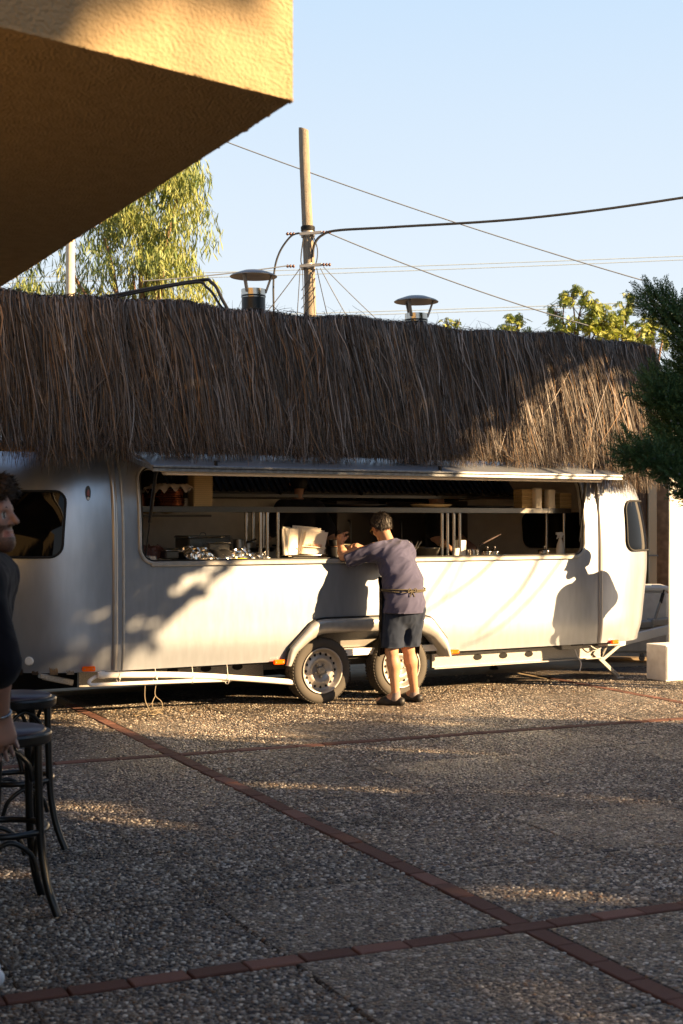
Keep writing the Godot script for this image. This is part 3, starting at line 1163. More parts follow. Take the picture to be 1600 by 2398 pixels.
func chassis(c: Node3D):
	var s := S()
	# side rail with lightening holes
	var z := -0.16
	box(s, Vector3(-1.3, 0.32, -0.36), Vector3(1.75, 0.16, 0.04), Basis.IDENTITY, 0.004)
	obj("chassis_rail", s, M.galvanised, c)
	s = S()
	box(s, Vector3(2.34, 0.305, z - 0.02), Vector3(2.1, 0.14, 0.04), Basis.IDENTITY, 0.004)
	box(s, Vector3(2.34, 0.238, z + 0.012), Vector3(2.1, 0.012, 0.07))
	obj("chassis_rail", s, M.galvanised, c)
	s = S()
	box(s, Vector3(0.5, 0.34, -0.42), Vector3(3.0, 0.1, 0.05))
	obj("chassis_rail", s, M.galvanised, c)
	for t: float in [-1.44, -1.119, -0.809]:
		s = S()
		prism(s, oval(0.052, 0.03, 20), -0.344, -0.3355, Transform3D(Basis.IDENTITY, Vector3(t + 0.12, 0.34, 0)))
		obj("rail_hole", s, M.hole, c)
	for t: float in [1.827, 2.138, 2.456]:
		s = S()
		prism(s, oval(0.05, 0.03, 20), z - 0.004, z + 0.0045, Transform3D(Basis.IDENTITY, Vector3(t, 0.318, 0)))
		obj("rail_hole", s, M.hole, c)
	s = S()
	box(s, Vector3(0.65, 0.39, -1.15), Vector3(5.0, 0.03, 2.0))
	box(s, Vector3(0.4, 0.2, -1.1), Vector3(0.08, 0.08, 1.7))
	obj("underfloor", s, M.rubber_black, c)
	s = S()
	box(s, Vector3(-1.2, 0.2, -2.22), Vector3(4.0, 0.37, 0.02))
	obj("far_skirt", s, M.rubber_black, c)
	s = S()
	tube(s, PackedVector3Array([Vector3(0.0, 0.296, -0.1), Vector3(0.0, 0.296, -2.2)]), 0.035, 10)
	obj("axle", s, M.rubber_black, c)
	s = S()
	tube(s, PackedVector3Array([Vector3(0.845, 0.296, -0.1), Vector3(0.845, 0.296, -2.2)]), 0.035, 10)
	obj("axle", s, M.rubber_black, c)
	# far wheels
	for t: float in [0.0, 0.845]:
		s = S()
		lathe(s, [Vector2(0.0, -0.09), Vector2(0.2, -0.09), Vector2(0.285, -0.08), Vector2(0.296, -0.05), Vector2(0.296, 0.05), Vector2(0.285, 0.08), Vector2(0.2, 0.09), Vector2(0, 0.09)], 40, Transform3D(Basis(Vector3.RIGHT, PI / 2), Vector3(t, 0.296, -2.18)), false)
		obj("far_wheel", s, M.tyre, c)
	# white waste pipes slung under the side
	s = S()
	tube(s, bez([Vector3(-2.13, 0.375, -0.02), Vector3(-1.4, 0.335, -0.02), Vector3(-0.72, 0.262, -0.03), Vector3(-0.25, 0.2, -0.06)], 8), 0.026, 12)
	tube(s, PackedVector3Array([Vector3(-2.115, 0.374, -0.02), Vector3(-2.07, 0.372, -0.02)]), 0.031, 12)
	obj("waste_pipe", s, M.white_plastic, c)
	s = S()
	tube(s, bez([Vector3(-2.13, 0.36, -0.06), Vector3(-2.2, 0.33, -0.02), Vector3(-2.195, 0.302, -0.0), Vector3(-2.1, 0.297, -0.0), Vector3(-1.5, 0.285, -0.0), Vector3(-0.9, 0.262, -0.05)], 8), 0.016, 10)
	obj("waste_pipe", s, M.white_plastic, c)
	for t: float in [-1.95, -1.62, -1.28, -0.95]:
		s = S()
		tube(s, circle(Vector3(t, 0.374 - 0.075 * (t + 2.13), -0.02) + Vector3(0, -0.012, 0), Vector3(0, 0.042, 0), Vector3(0.004, 0, 0.036), 16), 0.003, 5, false, true)
		tube(s, PackedVector3Array([Vector3(t, 0.40, -0.02), Vector3(t + 0.004, 0.34 - 0.06 * (t + 2.0), -0.0)]), 0.0025, 5)
		obj("cable_tie", s, M.white_plastic, c)
	# knotted wire hanging under the pipes
	s = S()
	var r := RandomNumberGenerator.new()
	r.seed = 12
	var o := Vector3(-1.68, 0.0, -0.02)
	tube(s, bez([o + Vector3(-0.03, 0.28, 0), o + Vector3(-0.035, 0.15, 0.01), o + Vector3(0.0, 0.06, 0.02), o + Vector3(0.03, 0.03, 0)], 8), 0.0036, 6)
	tube(s, bez([o + Vector3(0.08, 0.28, -0.02), o + Vector3(0.06, 0.18, 0), o + Vector3(0.11, 0.12, 0.02), o + Vector3(0.11, 0.05, 0.02), o + Vector3(0.02, 0.02, 0.01)], 8), 0.0036, 6)
	tube(s, bez([o + Vector3(0.06, 0.17, 0), o + Vector3(0.02, 0.1, 0.03), o + Vector3(0.07, 0.04, 0.04), o + Vector3(0.13, 0.02, 0)], 8), 0.0036, 6)
	for k in 3:
		var cc := o + Vector3(r.randf_range(-0.07, 0.1), 0.035, r.randf_range(-0.03, 0.03))
		tube(s, circle(cc, Vector3(0.05, 0.012, 0), Vector3(0.0, 0.022, 0.03), 18), 0.0036, 6, false, true)
	obj("hanging_wire", s, mat(Color(0.5, 0.45, 0.36), 0.6), c)
	# folded corner steady, rear
	s = S()
	var b := Basis(Vector3.BACK, deg_to_rad(-14))
	box(s, Vector3(-2.42, 0.34, -0.16), Vector3(0.26, 0.05, 0.05), b, 0.006)
	box(s, Vector3(-2.55, 0.375, -0.16), Vector3(0.06, 0.04, 0.06), b, 0.006)
	obj("rear_steady", s, M.galvanised, c)
	# front steady: scissor of two bars, foot on the ground
	s = S()
	bar(s, Vector3(3.28, 0.295, -0.15), Vector3(3.625, 0.02, -0.15), 0.045, 0.028)
	bar(s, Vector3(3.66, 0.355, -0.17), Vector3(3.40, 0.20, -0.17), 0.04, 0.02)
	bar(s, Vector3(3.80, 0.36, -0.5), Vector3(3.40, 0.20, -0.19), 0.03, 0.02)
	box(s, Vector3(3.62, 0.013, -0.15), Vector3(0.1, 0.026, 0.09), Basis.IDENTITY, 0.006)
	obj("front_steady", s, M.galvanised, c)
	s = S()
	tube(s, bez([Vector3(3.0, 0.34, -0.1), Vector3(3.03, 0.27, -0.1), Vector3(3.07, 0.2, -0.09), Vector3(3.06, 0.12, -0.1)], 6), 0.006, 6)
	obj("loose_strap", s, M.white_plastic, c)
	s = S()
	box(s, Vector3(2.88, 0.37, -0.12), Vector3(0.12, 0.05, 0.06), Basis.IDENTITY, 0.006)
	obj("underbody_bracket", s, M.galvanised, c)
	s = S()
	box(s, Vector3(3.45, 0.37, -0.12), Vector3(0.3, 0.03, 0.05), Basis.IDENTITY, 0.006)
	tube(s, bez([Vector3(3.2, 0.37, -0.1), Vector3(3.28, 0.33, -0.09), Vector3(3.36, 0.35, -0.1)], 6), 0.006, 6)
	obj("underbody_bracket", s, M.galvanised, c)
	# jockey foot on the far side, just visible under the body
	s = S()
	lathe(s, [Vector2(0.0, 0.0), Vector2(0.05, 0.0), Vector2(0.05, 0.02), Vector2(0.02, 0.05), Vector2(0.02, 0.4)], 14, Transform3D(Basis.IDENTITY, Vector3(3.1, 0, -1.6)))
	obj("far_steady", s, M.rubber_black, c)
	# drawbar, overrun brake and hand lever
	s = S()
	bar(s, Vector3(3.9, 0.33, -0.55), Vector3(5.2, 0.40, -1.05), 0.1, 0.05)
	obj("drawbar", s, mat(Color(0.78, 0.78, 0.77), 0.55), c)
	s = S()
	bar(s, Vector3(3.9, 0.33, -1.75), Vector3(5.2, 0.40, -1.2), 0.1, 0.05)
	obj("drawbar", s, mat(Color(0.78, 0.78, 0.77), 0.55), c)
	s = S()
	box(s, Vector3(5.12, 0.48, -1.12), Vector3(0.34, 0.09, 0.12), Basis.IDENTITY, 0.015)
	box(s, Vector3(4.75, 0.46, -1.12), Vector3(0.42, 0.1, 0.1), Basis.IDENTITY, 0.02)
	tube(s, PackedVector3Array([Vector3(5.25, 0.49, -1.12), Vector3(5.5, 0.5, -1.12)]), 0.03, 10)
	obj("coupling", s, M.galvanised, c)
	s = S()
	tube(s, bez([Vector3(4.95, 0.42, -1.08), Vector3(5.0, 0.52, -1.08), Vector3(5.05, 0.64, -1.08), Vector3(5.09, 0.72, -1.08)], 5), 0.017, 8)
	var lev := obj("hand_brake", s, M.galvanised, c)
	s = S()
	tube(s, PackedVector3Array([Vector3(5.085, 0.70, -1.08), Vector3(5.125, 0.81, -1.08)]), 0.02, 10)
	tube(s, PackedVector3Array([Vector3(5.125, 0.81, -1.08), Vector3(5.14, 0.85, -1.08)]), 0.01, 8)
	obj("grip", s, M.rubber_black, lev)

func bar(s: SurfaceTool, a: Vector3, b: Vector3, h: float, w: float):
	var d := b - a
	var z := d.normalized()
	var x := Vector3.UP.cross(z).normalized()
	var y := z.cross(x)
	box(s, (a + b) / 2, Vector3(w, h, d.length()), Basis(x, y, z), 0.005)

func hatch(c: Node3D):
	var h := Node3D.new()
	h.name = numbered(c, "hatch")
	c.add_child(h)
	var x0 := -1.87
	var x1 := 3.085
	# outer skin: curves from the hinge on the roof shoulder to the lip
	var s := S()
	gridf(s, 24, 10, func(u: float, v: float) -> Vector3:
		var x := lerpf(x0, x1, u)
		return Vector3(x, 2.225 - 0.135 * v * v, lerpf(-0.14, 0.50, v)), true)
	gridf(s, 24, 10, func(u: float, v: float) -> Vector3:
		var x := lerpf(x0, x1, u)
		return Vector3(x, 2.205 - 0.135 * v * v, lerpf(-0.14, 0.49, v)))
	for x: float in [x0, x1]:
		gridf(s, 10, 1, func(u: float, v: float) -> Vector3:
			return Vector3(x, 2.225 - 0.135 * u * u - 0.025 * v, lerpf(-0.14, 0.50, u)), x > 0)
	obj("hatch_skin", s, M.silver, h)
	# lip: two stepped aluminium extrusions
	s = S()
	box(s, Vector3((x0 + x1) / 2, 2.083, 0.508), Vector3(x1 - x0, 0.022, 0.03), Basis.IDENTITY, 0.004)
	box(s, Vector3((x0 + x1) / 2, 2.056, 0.502), Vector3(x1 - x0, 0.030, 0.025), Basis.IDENTITY, 0.004)
	for x: float in [x0 + 0.01, x1 - 0.01]:
		bar(s, Vector3(x, 2.192, -0.1), Vector3(x, 2.07, 0.495), 0.045, 0.025)
	obj("hatch_lip", s, M.aluminium, h)
	s = S()
	box(s, Vector3((x0 + x1) / 2, 2.0705, 0.5155), Vector3(x1 - x0, 0.004, 0.012))
	obj("lip_groove", s, M.rubber_black, h)
	# inner liner tray
	s = S()
	box(s, Vector3((x0 + x1) / 2 - 0.04, 2.045, 0.425), Vector3(x1 - x0 - 0.34, 0.055, 0.09), Basis.IDENTITY, 0.012)
	box(s, Vector3((x0 + x1) / 2 - 0.04, 2.10, 0.15), Vector3(x1 - x0 - 0.34, 0.04, 0.5), Basis(Vector3.RIGHT, 0.18), 0.01)
	obj("hatch_liner", s, M.cream_liner, h)
	for k in 22:
		s = S()
		lathe(s, [Vector2(0.004, 0), Vector2(0.004, 0.003), Vector2(0, 0.003)], 8, Transform3D(Basis(Vector3.RIGHT, PI / 2), Vector3(x0 + 0.12 + k * 0.224, 2.056, 0.5145)))
		obj("lip_rivet", s, M.galvanised, h)
	for t: float in [-1.29, 0.95, 2.75]:
		s = S()
		box(s, Vector3(t, 2.115, 0.47), Vector3(0.022, 0.05, 0.03), Basis.IDENTITY, 0.004)
		box(s, Vector3(t + 0.006, 2.135, 0.47), Vector3(0.05, 0.012, 0.02), Basis.IDENTITY, 0.004)
		obj("lip_clip", s, M.black_plastic, h)
	# gas struts
	for e: Array in [[Vector3(-1.79, 2.075, 0.40), Vector3(-1.715, 1.36, 0.005)], [Vector3(2.72, 2.06, 0.40), Vector3(2.965, 1.44, 0.005)]]:
		var a: Vector3 = e[0]
		var b: Vector3 = e[1]
		var g := Node3D.new()
		g.name = numbered(c, "gas_strut")
		c.add_child(g)
		s = S()
		tube(s, PackedVector3Array([a.lerp(b, 0.03), a.lerp(b, 0.62)]), 0.015, 10)
		tube(s, PackedVector3Array([a + Vector3(0, 0.02, -0.005), a, a.lerp(b, 0.06)]), 0.022, 10)
		obj("cylinder", s, M.black_plastic, g)
		s = S()
		tube(s, PackedVector3Array([a.lerp(b, 0.6), b]), 0.007, 8)
		obj("piston_rod", s, M.rubber_black, g)

func flues(c: Node3D):
	for e: Array in [[-0.93, 1.0, -13.55, 0.235], [0.77, 0.0, -14.35, 0.23]]:
		var f := Node3D.new()
		f.name = numbered(c, "flue")
		c.add_child(f)
		var w := Vector3(-0.83, 0, -13.4) if e[1] > 0.5 else Vector3(0.752, 0, -14.3)
		f.position = car_xf.affine_inverse() * w
		var y0 := 3.80 if e[1] > 0.5 else 3.70
		var s := S()
		lathe(s, [Vector2(0.112, 2.3), Vector2(0.112, y0 - 0.05), Vector2(0.116, y0 - 0.05), Vector2(0.116, y0 - 0.035), Vector2(0.112, y0 - 0.03)], 28)
		obj("pipe", s, M.flue if M.has("flue") else mat(Color(0.07, 0.10, 0.11), 0.4, 0.3), f)
		s = S()
		lathe(s, [Vector2(0.114, y0 - 0.055), Vector2(0.115, y0 + 0.025), Vector2(0.108, y0 + 0.025), Vector2(0.108, y0 - 0.05)], 28)
		obj("collar", s, M.bright_steel, f)
		for a: float in [0.5, 2.6, 4.7]:
			s = S()
			var d := Vector3(cos(a), 0, sin(a))
			bar(s, d * 0.113 + Vector3(0, y0 - 0.01, 0), d * 0.17 + Vector3(0, y0 + 0.155, 0), 0.02, 0.03)
			obj("bracket", s, M.galvanised, f)
		s = S()
		lathe(s, [Vector2(0, y0 + 0.215), Vector2(0.1, y0 + 0.2), Vector2(0.2, y0 + 0.165), Vector2(0.225, y0 + 0.148), Vector2(0.222, y0 + 0.142), Vector2(0.1, y0 + 0.17), Vector2(0, y0 + 0.18)], 36, Transform3D.IDENTITY, false)
		obj("rain_cap", s, M.galvanised, f)

func multi(called: String, mesh: Mesh, mat_: Material, xfs: Array, cols: Array, parent: Node) -> MultiMeshInstance3D:
	var mm := MultiMesh.new()
	mm.transform_format = MultiMesh.TRANSFORM_3D
	mm.use_colors = cols.size() > 0
	mm.mesh = mesh
	mm.instance_count = xfs.size()
	for i in xfs.size():
		mm.set_instance_transform(i, xfs[i])
		if cols.size() > 0:
			mm.set_instance_color(i, cols[i])
	var o := MultiMeshInstance3D.new()
	o.multimesh = mm
	o.material_override = mat_
	o.name = numbered(parent, called)
	parent.add_child(o)
	o.set_meta("kind", "stuff")
	return o

func strand_mesh(r: RandomNumberGenerator, kind: int) -> ArrayMesh:
	# one dry reed blade, 1 m long, hanging from the origin; kind 1 comes over the top edge, kind 2 curls at its foot
	var s := S()
	s.set_smooth_group(0)
	var n := 8
	var bow := r.randf_range(-0.05, 0.07)
	var side := r.randf_range(-0.09, 0.09)
	var wv := r.randf_range(-0.025, 0.025)
	var ph := r.randf_range(0, 6.0)
	var pts := PackedVector3Array()
	if kind == 1:
		pts.append(Vector3(r.randf_range(-0.03, 0.03), -0.035, -0.28))
		pts.append(Vector3(0, 0.012, -0.11))
		pts.append(Vector3(0, 0.0, -0.02))
	for i in n + 1:
		var f := float(i) / n
		var z := bow * sin(f * PI) + 0.02 * f
		var x := side * f * f + wv * sin(f * 7.0 + ph)
		var y := -f
		if kind == 1:
			y = -0.02 - f * 0.98
			z += 0.02
		if kind == 2 and f > 0.7:
			z += pow((f - 0.7) / 0.3, 2.0) * 0.14
			y += pow((f - 0.7) / 0.3, 2.0) * 0.07
		pts.append(Vector3(x, y, z))
	var m := pts.size()
	var tw := r.randf_range(-0.9, 0.9)
	var tw1 := tw + r.randf_range(-1.2, 1.2)
	var rows: Array = []
	for i in m:
		var f := float(i) / (m - 1)
		var w := 0.0036 * (1.0 - 0.75 * pow(f, 2.5))
		var a := lerpf(tw, tw1, f)
		var ax := Vector3(cos(a), 0, sin(a))
		var nz := Vector3(-sin(a), 0, cos(a))
		rows.append([pts[i] - ax * w, pts[i] + nz * w * 0.5, pts[i] + ax * w])
	for i in m - 1:
		for k in 2:
			quad(s, rows[i][k], rows[i + 1][k], rows[i + 1][k + 1], rows[i][k + 1])
	return done(s)

func thatch_bottom(t: float) -> float:
	if t < -1.9:
		return 2.14
	if t > 2.55:
		return lerpf(2.12, 1.97, clampf((t - 2.75) / 0.35, 0, 1)) + 0.06 * clampf((t - 3.3) / 0.4, 0, 1)
	return 2.155

func thatched_screen():
	var c := thing("thatched_screen", "long grey brown thatched reed screen hanging over the caravan roof", "thatched screen", CAR_AT, CAR_TURN)
	var r := RandomNumberGenerator.new()
	r.seed = 33
	var reed := mat(Color.WHITE, 0.72, 0.0, 0.35)
	reed.vertex_color_use_as_albedo = true
	reed.backlight_enabled = true
	reed.backlight = Color(0.22, 0.16, 0.1)
	# timber frame behind the reeds
	var s := S()
	box(s, Vector3(-0.1, 3.36, -0.02), Vector3(7.9, 0.1, 0.08), Basis.IDENTITY, 0.01)
	obj("beam", s, M.timber, c)
	s = S()
	box(s, Vector3(-0.1, 2.86, 0.0), Vector3(7.9, 0.06, 0.05), Basis.IDENTITY, 0.01)
	obj("beam", s, M.timber, c)
	s = S()
	box(s, Vector3(-0.1, 3.30, -0.75), Vector3(7.9, 0.1, 0.06), Basis.IDENTITY, 0.01)
	obj("beam", s, M.timber, c)
	for e: Array in [[-3.95, -0.05], [3.8, -2.7], [-3.95, -2.7]]:
		s = S()
		tube(s, PackedVector3Array([Vector3(e[0], 0, e[1]), Vector3(e[0], 3.3, e[1])]), 0.07, 12)
		tube(s, PackedVector3Array([Vector3(e[0], 3.27, e[1]), Vector3(e[0], 3.27, 0.0)]), 0.05, 10)
		obj("post", s, M.timber, c)
	# two ochre boards that show through the reeds at the left end
	for e: Array in [[2.60, 0.09], [2.235, 0.085]]:
		s = S()
		box(s, Vector3(-3.2, e[0], 0.10), Vector3(1.0, e[1], 0.03), Basis.IDENTITY, 0.005)
		obj("board", s, mat(Color(0.95, 0.68, 0.22), 0.6), c)
	# matted deck of old thatch behind the top edge
	s = S()
	gridf(s, 90, 8, func(u: float, v: float) -> Vector3:
		var t := lerpf(-4.0, 3.82, u)
		return Vector3(t, 3.435 - 0.10 * v + 0.018 * sin(t * 9.0 + v * 5.0) + 0.012 * sin(t * 23.0), lerpf(0.06, -0.78, v)), true)
	gridf(s, 90, 2, func(u: float, v: float) -> Vector3:
		var t := lerpf(-4.0, 3.82, u)
		return Vector3(t, 3.36 - 0.10 * v, lerpf(0.06, -0.78, v)))
	obj("thatch_mat", s, tex(mat(Color.WHITE, 0.95, 0.0, 0.1), ramp_tex(M.fine, Color(0.14, 0.11, 0.08), Color(0.3, 0.25, 0.2)), 3.0), c)
	# reeds
	var kinds: Array = []
	for k in 27:
		kinds.append({"m": strand_mesh(r, 1 if k < 10 else (2 if k >= 22 else 0)), "x": [], "c": []})
	var hue := func(inner: bool) -> Color:
		var k := r.randf()
		if inner:
			k = 0.30 + 0.70 * k
		var v := r.randf_range(0.3, 1.55)
		var q: Color
		if k < 0.45:
			q = Color(0.105, 0.09, 0.077)
		elif k < 0.7:
			q = Color(0.23, 0.205, 0.185)
		elif k < 0.86:
			q = Color(0.078, 0.058, 0.042)
		else:
			q = Color(0.20, 0.125, 0.07)
		q = q * v
		q.a = 1.0
		return q
	var hank := FastNoiseLite.new()
	hank.seed = 14
	hank.frequency = 0.08
	var total := 44000
	for i in total:
		var t := r.randf_range(-3.9, 3.86)
		if r.randf() < 0.35:
			t = roundf(t * 9.0) / 9.0 + r.randfn(0, 0.03)     # strands hang in loose hanks
		var top := 3.455 + 0.018 * sin(t * 3.1) + 0.012 * sin(t * 7.7)
		var bot := thatch_bottom(t) + r.randfn(0.0, 0.05) + 0.05 * hank.get_noise_1d(t * 40.0) + 0.03 * sin(t * 5.3) + 0.02 * sin(t * 13.0)
		if t > 2.8 and t < 3.3:
			bot += r.randf_range(-0.09, 0.25)
		var row := r.randf()
		var k: int
		var ya: float
		var pa: float
		if row < 0.36:
			k = r.randi() % 10
			ya = top + r.randfn(0.0, 0.016)
			pa = 0.09 + r.randf_range(-0.03, 0.05)
			bot += maxf(0.0, r.randf_range(-0.35, 0.8))
		elif row < 0.86:
			k = 10 + r.randi() % 12
			ya = r.randf_range(2.9, 3.42)
			pa = lerpf(0.22, 0.06, (ya - 2.9) / 0.52) + r.randf_range(-0.09, 0.02)
			bot += 0.42 * pow(r.randf(), 2.2)
		else:
			k = 22 + r.randi() % 5
			ya = r.randf_range(2.6, 3.0)
			pa = r.randf_range(0.08, 0.2)
		if t < -2.65 and ya > 2.4 and k >= 10 and r.randf() < 0.5:
			continue
		var len := maxf(0.3, ya - bot)
		var lean := deg_to_rad(-r.randfn(9.0, 3.5))
		if k < 10:
			lean = deg_to_rad(-r.randfn(8.0, 2.5))
		var b := Basis(Vector3.UP, r.randfn(0.0, 0.35)) if k < 10 else Basis(Vector3.UP, r.randfn(0.0, 0.6))
		b = Basis(Vector3.BACK, r.randfn(0.02, 0.05) + 0.16 * hank.get_noise_2d(t * 60.0, ya * 25.0)) * Basis(Vector3.RIGHT, lean + 0.12 * hank.get_noise_2d(t * 70.0 + 300.0, ya * 30.0)) * b
		if r.randf() < 0.07:
			b = Basis(Vector3.BACK, r.randfn(0.0, 0.3)) * b
		var wd := r.randf_range(0.7, 1.35)
		if r.randf() < 0.12:
			wd *= 1.7
		b = b * Basis.from_scale(Vector3(wd, len, 1.0))
		kinds[k].x.append(Transform3D(b, Vector3(t, ya, pa)))
		kinds[k].c.append(hue.call(k >= 22 or (k >= 10 and ya < 3.08)))
	# broken ends that stick up from the top edge
	for i in 900:
		var t := r.randf_range(-3.6, 3.8)
		var k := 10 + r.randi() % 12
		var b := Basis(Vector3.UP, r.randf() * TAU) * Basis(Vector3.RIGHT, deg_to_rad(r.randf_range(95, 150)))
		b = b * Basis.from_scale(Vector3(0.8, r.randf_range(0.06, 0.24), 1.0))
		kinds[k].x.append(Transform3D(b, Vector3(t, 3.42, r.randf_range(-0.35, 0.08))))
		kinds[k].c.append(hue.call(false) * 0.8)
	for k: Dictionary in kinds:
		multi("reeds", k.m, reed, k.x, k.c, c)

func yard_behind():
	var s: SurfaceTool
	# white rendered wall end, right
	var w := thing("white_wall", "tall white wall end at the right edge beyond the caravan nose", "wall", Vector3(4.37, 0, -15.83), 0.0)
	s = S()
	box(s, Vector3(0, 1.6, 0), Vector3(2.0, 3.2, 0.02), Basis(Vector3.UP, deg_to_rad(32)), 0.004)
	box(s, Vector3(0.85, 1.45, -2.25), Vector3(0.1, 2.9, 2.5), Basis.IDENTITY, 0.004)
	obj("panel", s, M.white_paint, w)
	# white box on the ground
	var b := thing("white_box", "white boxy plinth on the paving before the white wall", "box", Vector3(3.46, 0, -14.78), 28.0)
	s = S()
	box(s, Vector3(0, 0.185, 0), Vector3(0.5, 0.37, 0.3), Basis.IDENTITY, 0.006)
	obj("carcass", s, M.white_paint, b)
	s = S()
	box(s, Vector3(0, 0.19, 0.153), Vector3(0.47, 0.34, 0.012), Basis.IDENTITY, 0.003)
	obj("door", s, M.white_paint, b)
	# chest freezer on castors
	var f := thing("chest_freezer", "white chest freezer on castors behind the caravan drawbar", "freezer", Vector3(3.28, 0, -16.9), -4.0)
	s = S()
	box(s, Vector3(0, 0.46, 0), Vector3(1.1, 0.72, 0.62), Basis.IDENTITY, 0.03)
	obj("cabinet", s, M.white_paint, f)
	s = S()
	box(s, Vector3(0, 0.85, 0), Vector3(1.12, 0.06, 0.64), Basis.IDENTITY, 0.015)
	obj("lid", s, M.white_plastic, f)
	s = S()
	box(s, Vector3(0.42, 0.885, 0.26), Vector3(0.12, 0.02, 0.08), Basis.IDENTITY, 0.008)
	obj("handle", s, M.white_plastic, f)
	for x: float in [-0.45, 0.25, 0.45]:
		for z: float in [0.24, -0.24]:
			if x == 0.25 and z < 0.0:
				continue
			s = S()
			lathe(s, [Vector2(0, -0.014), Vector2(0.034, -0.014), Vector2(0.036, 0.0), Vector2(0.034, 0.014), Vector2(0, 0.014)], 16, Transform3D(Basis(Vector3.RIGHT, PI / 2), Vector3(x, 0.037, z)))
			box(s, Vector3(x, 0.075, z), Vector3(0.05, 0.04, 0.05), Basis.IDENTITY, 0.005)
			obj("castor", s, M.galvanised, f)
	# brown plastered building behind with a pale door post
	var g := thing("rear_building", "brown plastered wall with pale post, deep in shade behind the caravan nose", "building", Vector3(4.3, 0, -18.4))
	s = S()
	box(s, Vector3(0, 1.3, 0), Vector3(2.6, 2.6, 0.3))
	obj("wall", s, tex(mat(Color.WHITE, 0.95), ramp_tex(M.grain, Color(0.42, 0.32, 0.23), Color(0.6, 0.48, 0.37)), 0.8), g)
	s = S()
	box(s, Vector3(-0.33, 1.3, 0.22), Vector3(0.10, 2.6, 0.12), Basis.IDENTITY, 0.008)
	obj("post", s, mat(Color(0.78, 0.68, 0.54), 0.8), g)
	s = S()
	box(s, Vector3(-0.46, 1.3, 0.2), Vector3(0.10, 2.6, 0.06), Basis.IDENTITY, 0.006)
	obj("door_edge", s, mat(Color(0.3, 0.22, 0.16), 0.8), g)
	s = S()
	box(s, Vector3(-0.33, 1.2, 0.29), Vector3(0.12, 0.02, 0.02))
	obj("latch", s, M.galvanised, g)
	# fence behind the caravan
	var fn := thing("board_fence", "brown board fence in the dark behind the caravan", "fence", Vector3(-1.5, 0, -19.5))
	for k in 40:
		s = S()
		box(s, Vector3(-5.0 + k * 0.235, 0.95, 0), Vector3(0.22, 1.9, 0.03), Basis.IDENTITY, 0.005)
		obj("board", s, M.timber, fn)

func wire(called: String, label: String, a: Vector3, b: Vector3, sag: float, rad: float, m: Material, group := "overhead wires"):
	var pts := PackedVector3Array()
	for i in 25:
		var f := i / 24.0
		pts.append(a.lerp(b, f) - Vector3(0, sag * 4.0 * f * (1.0 - f), 0))
	var s := S()
	tube(s, pts, rad, 6)
	var o := obj(called, s, m)
	tag(o, label, "wire" if rad < 0.012 else "cable", group)

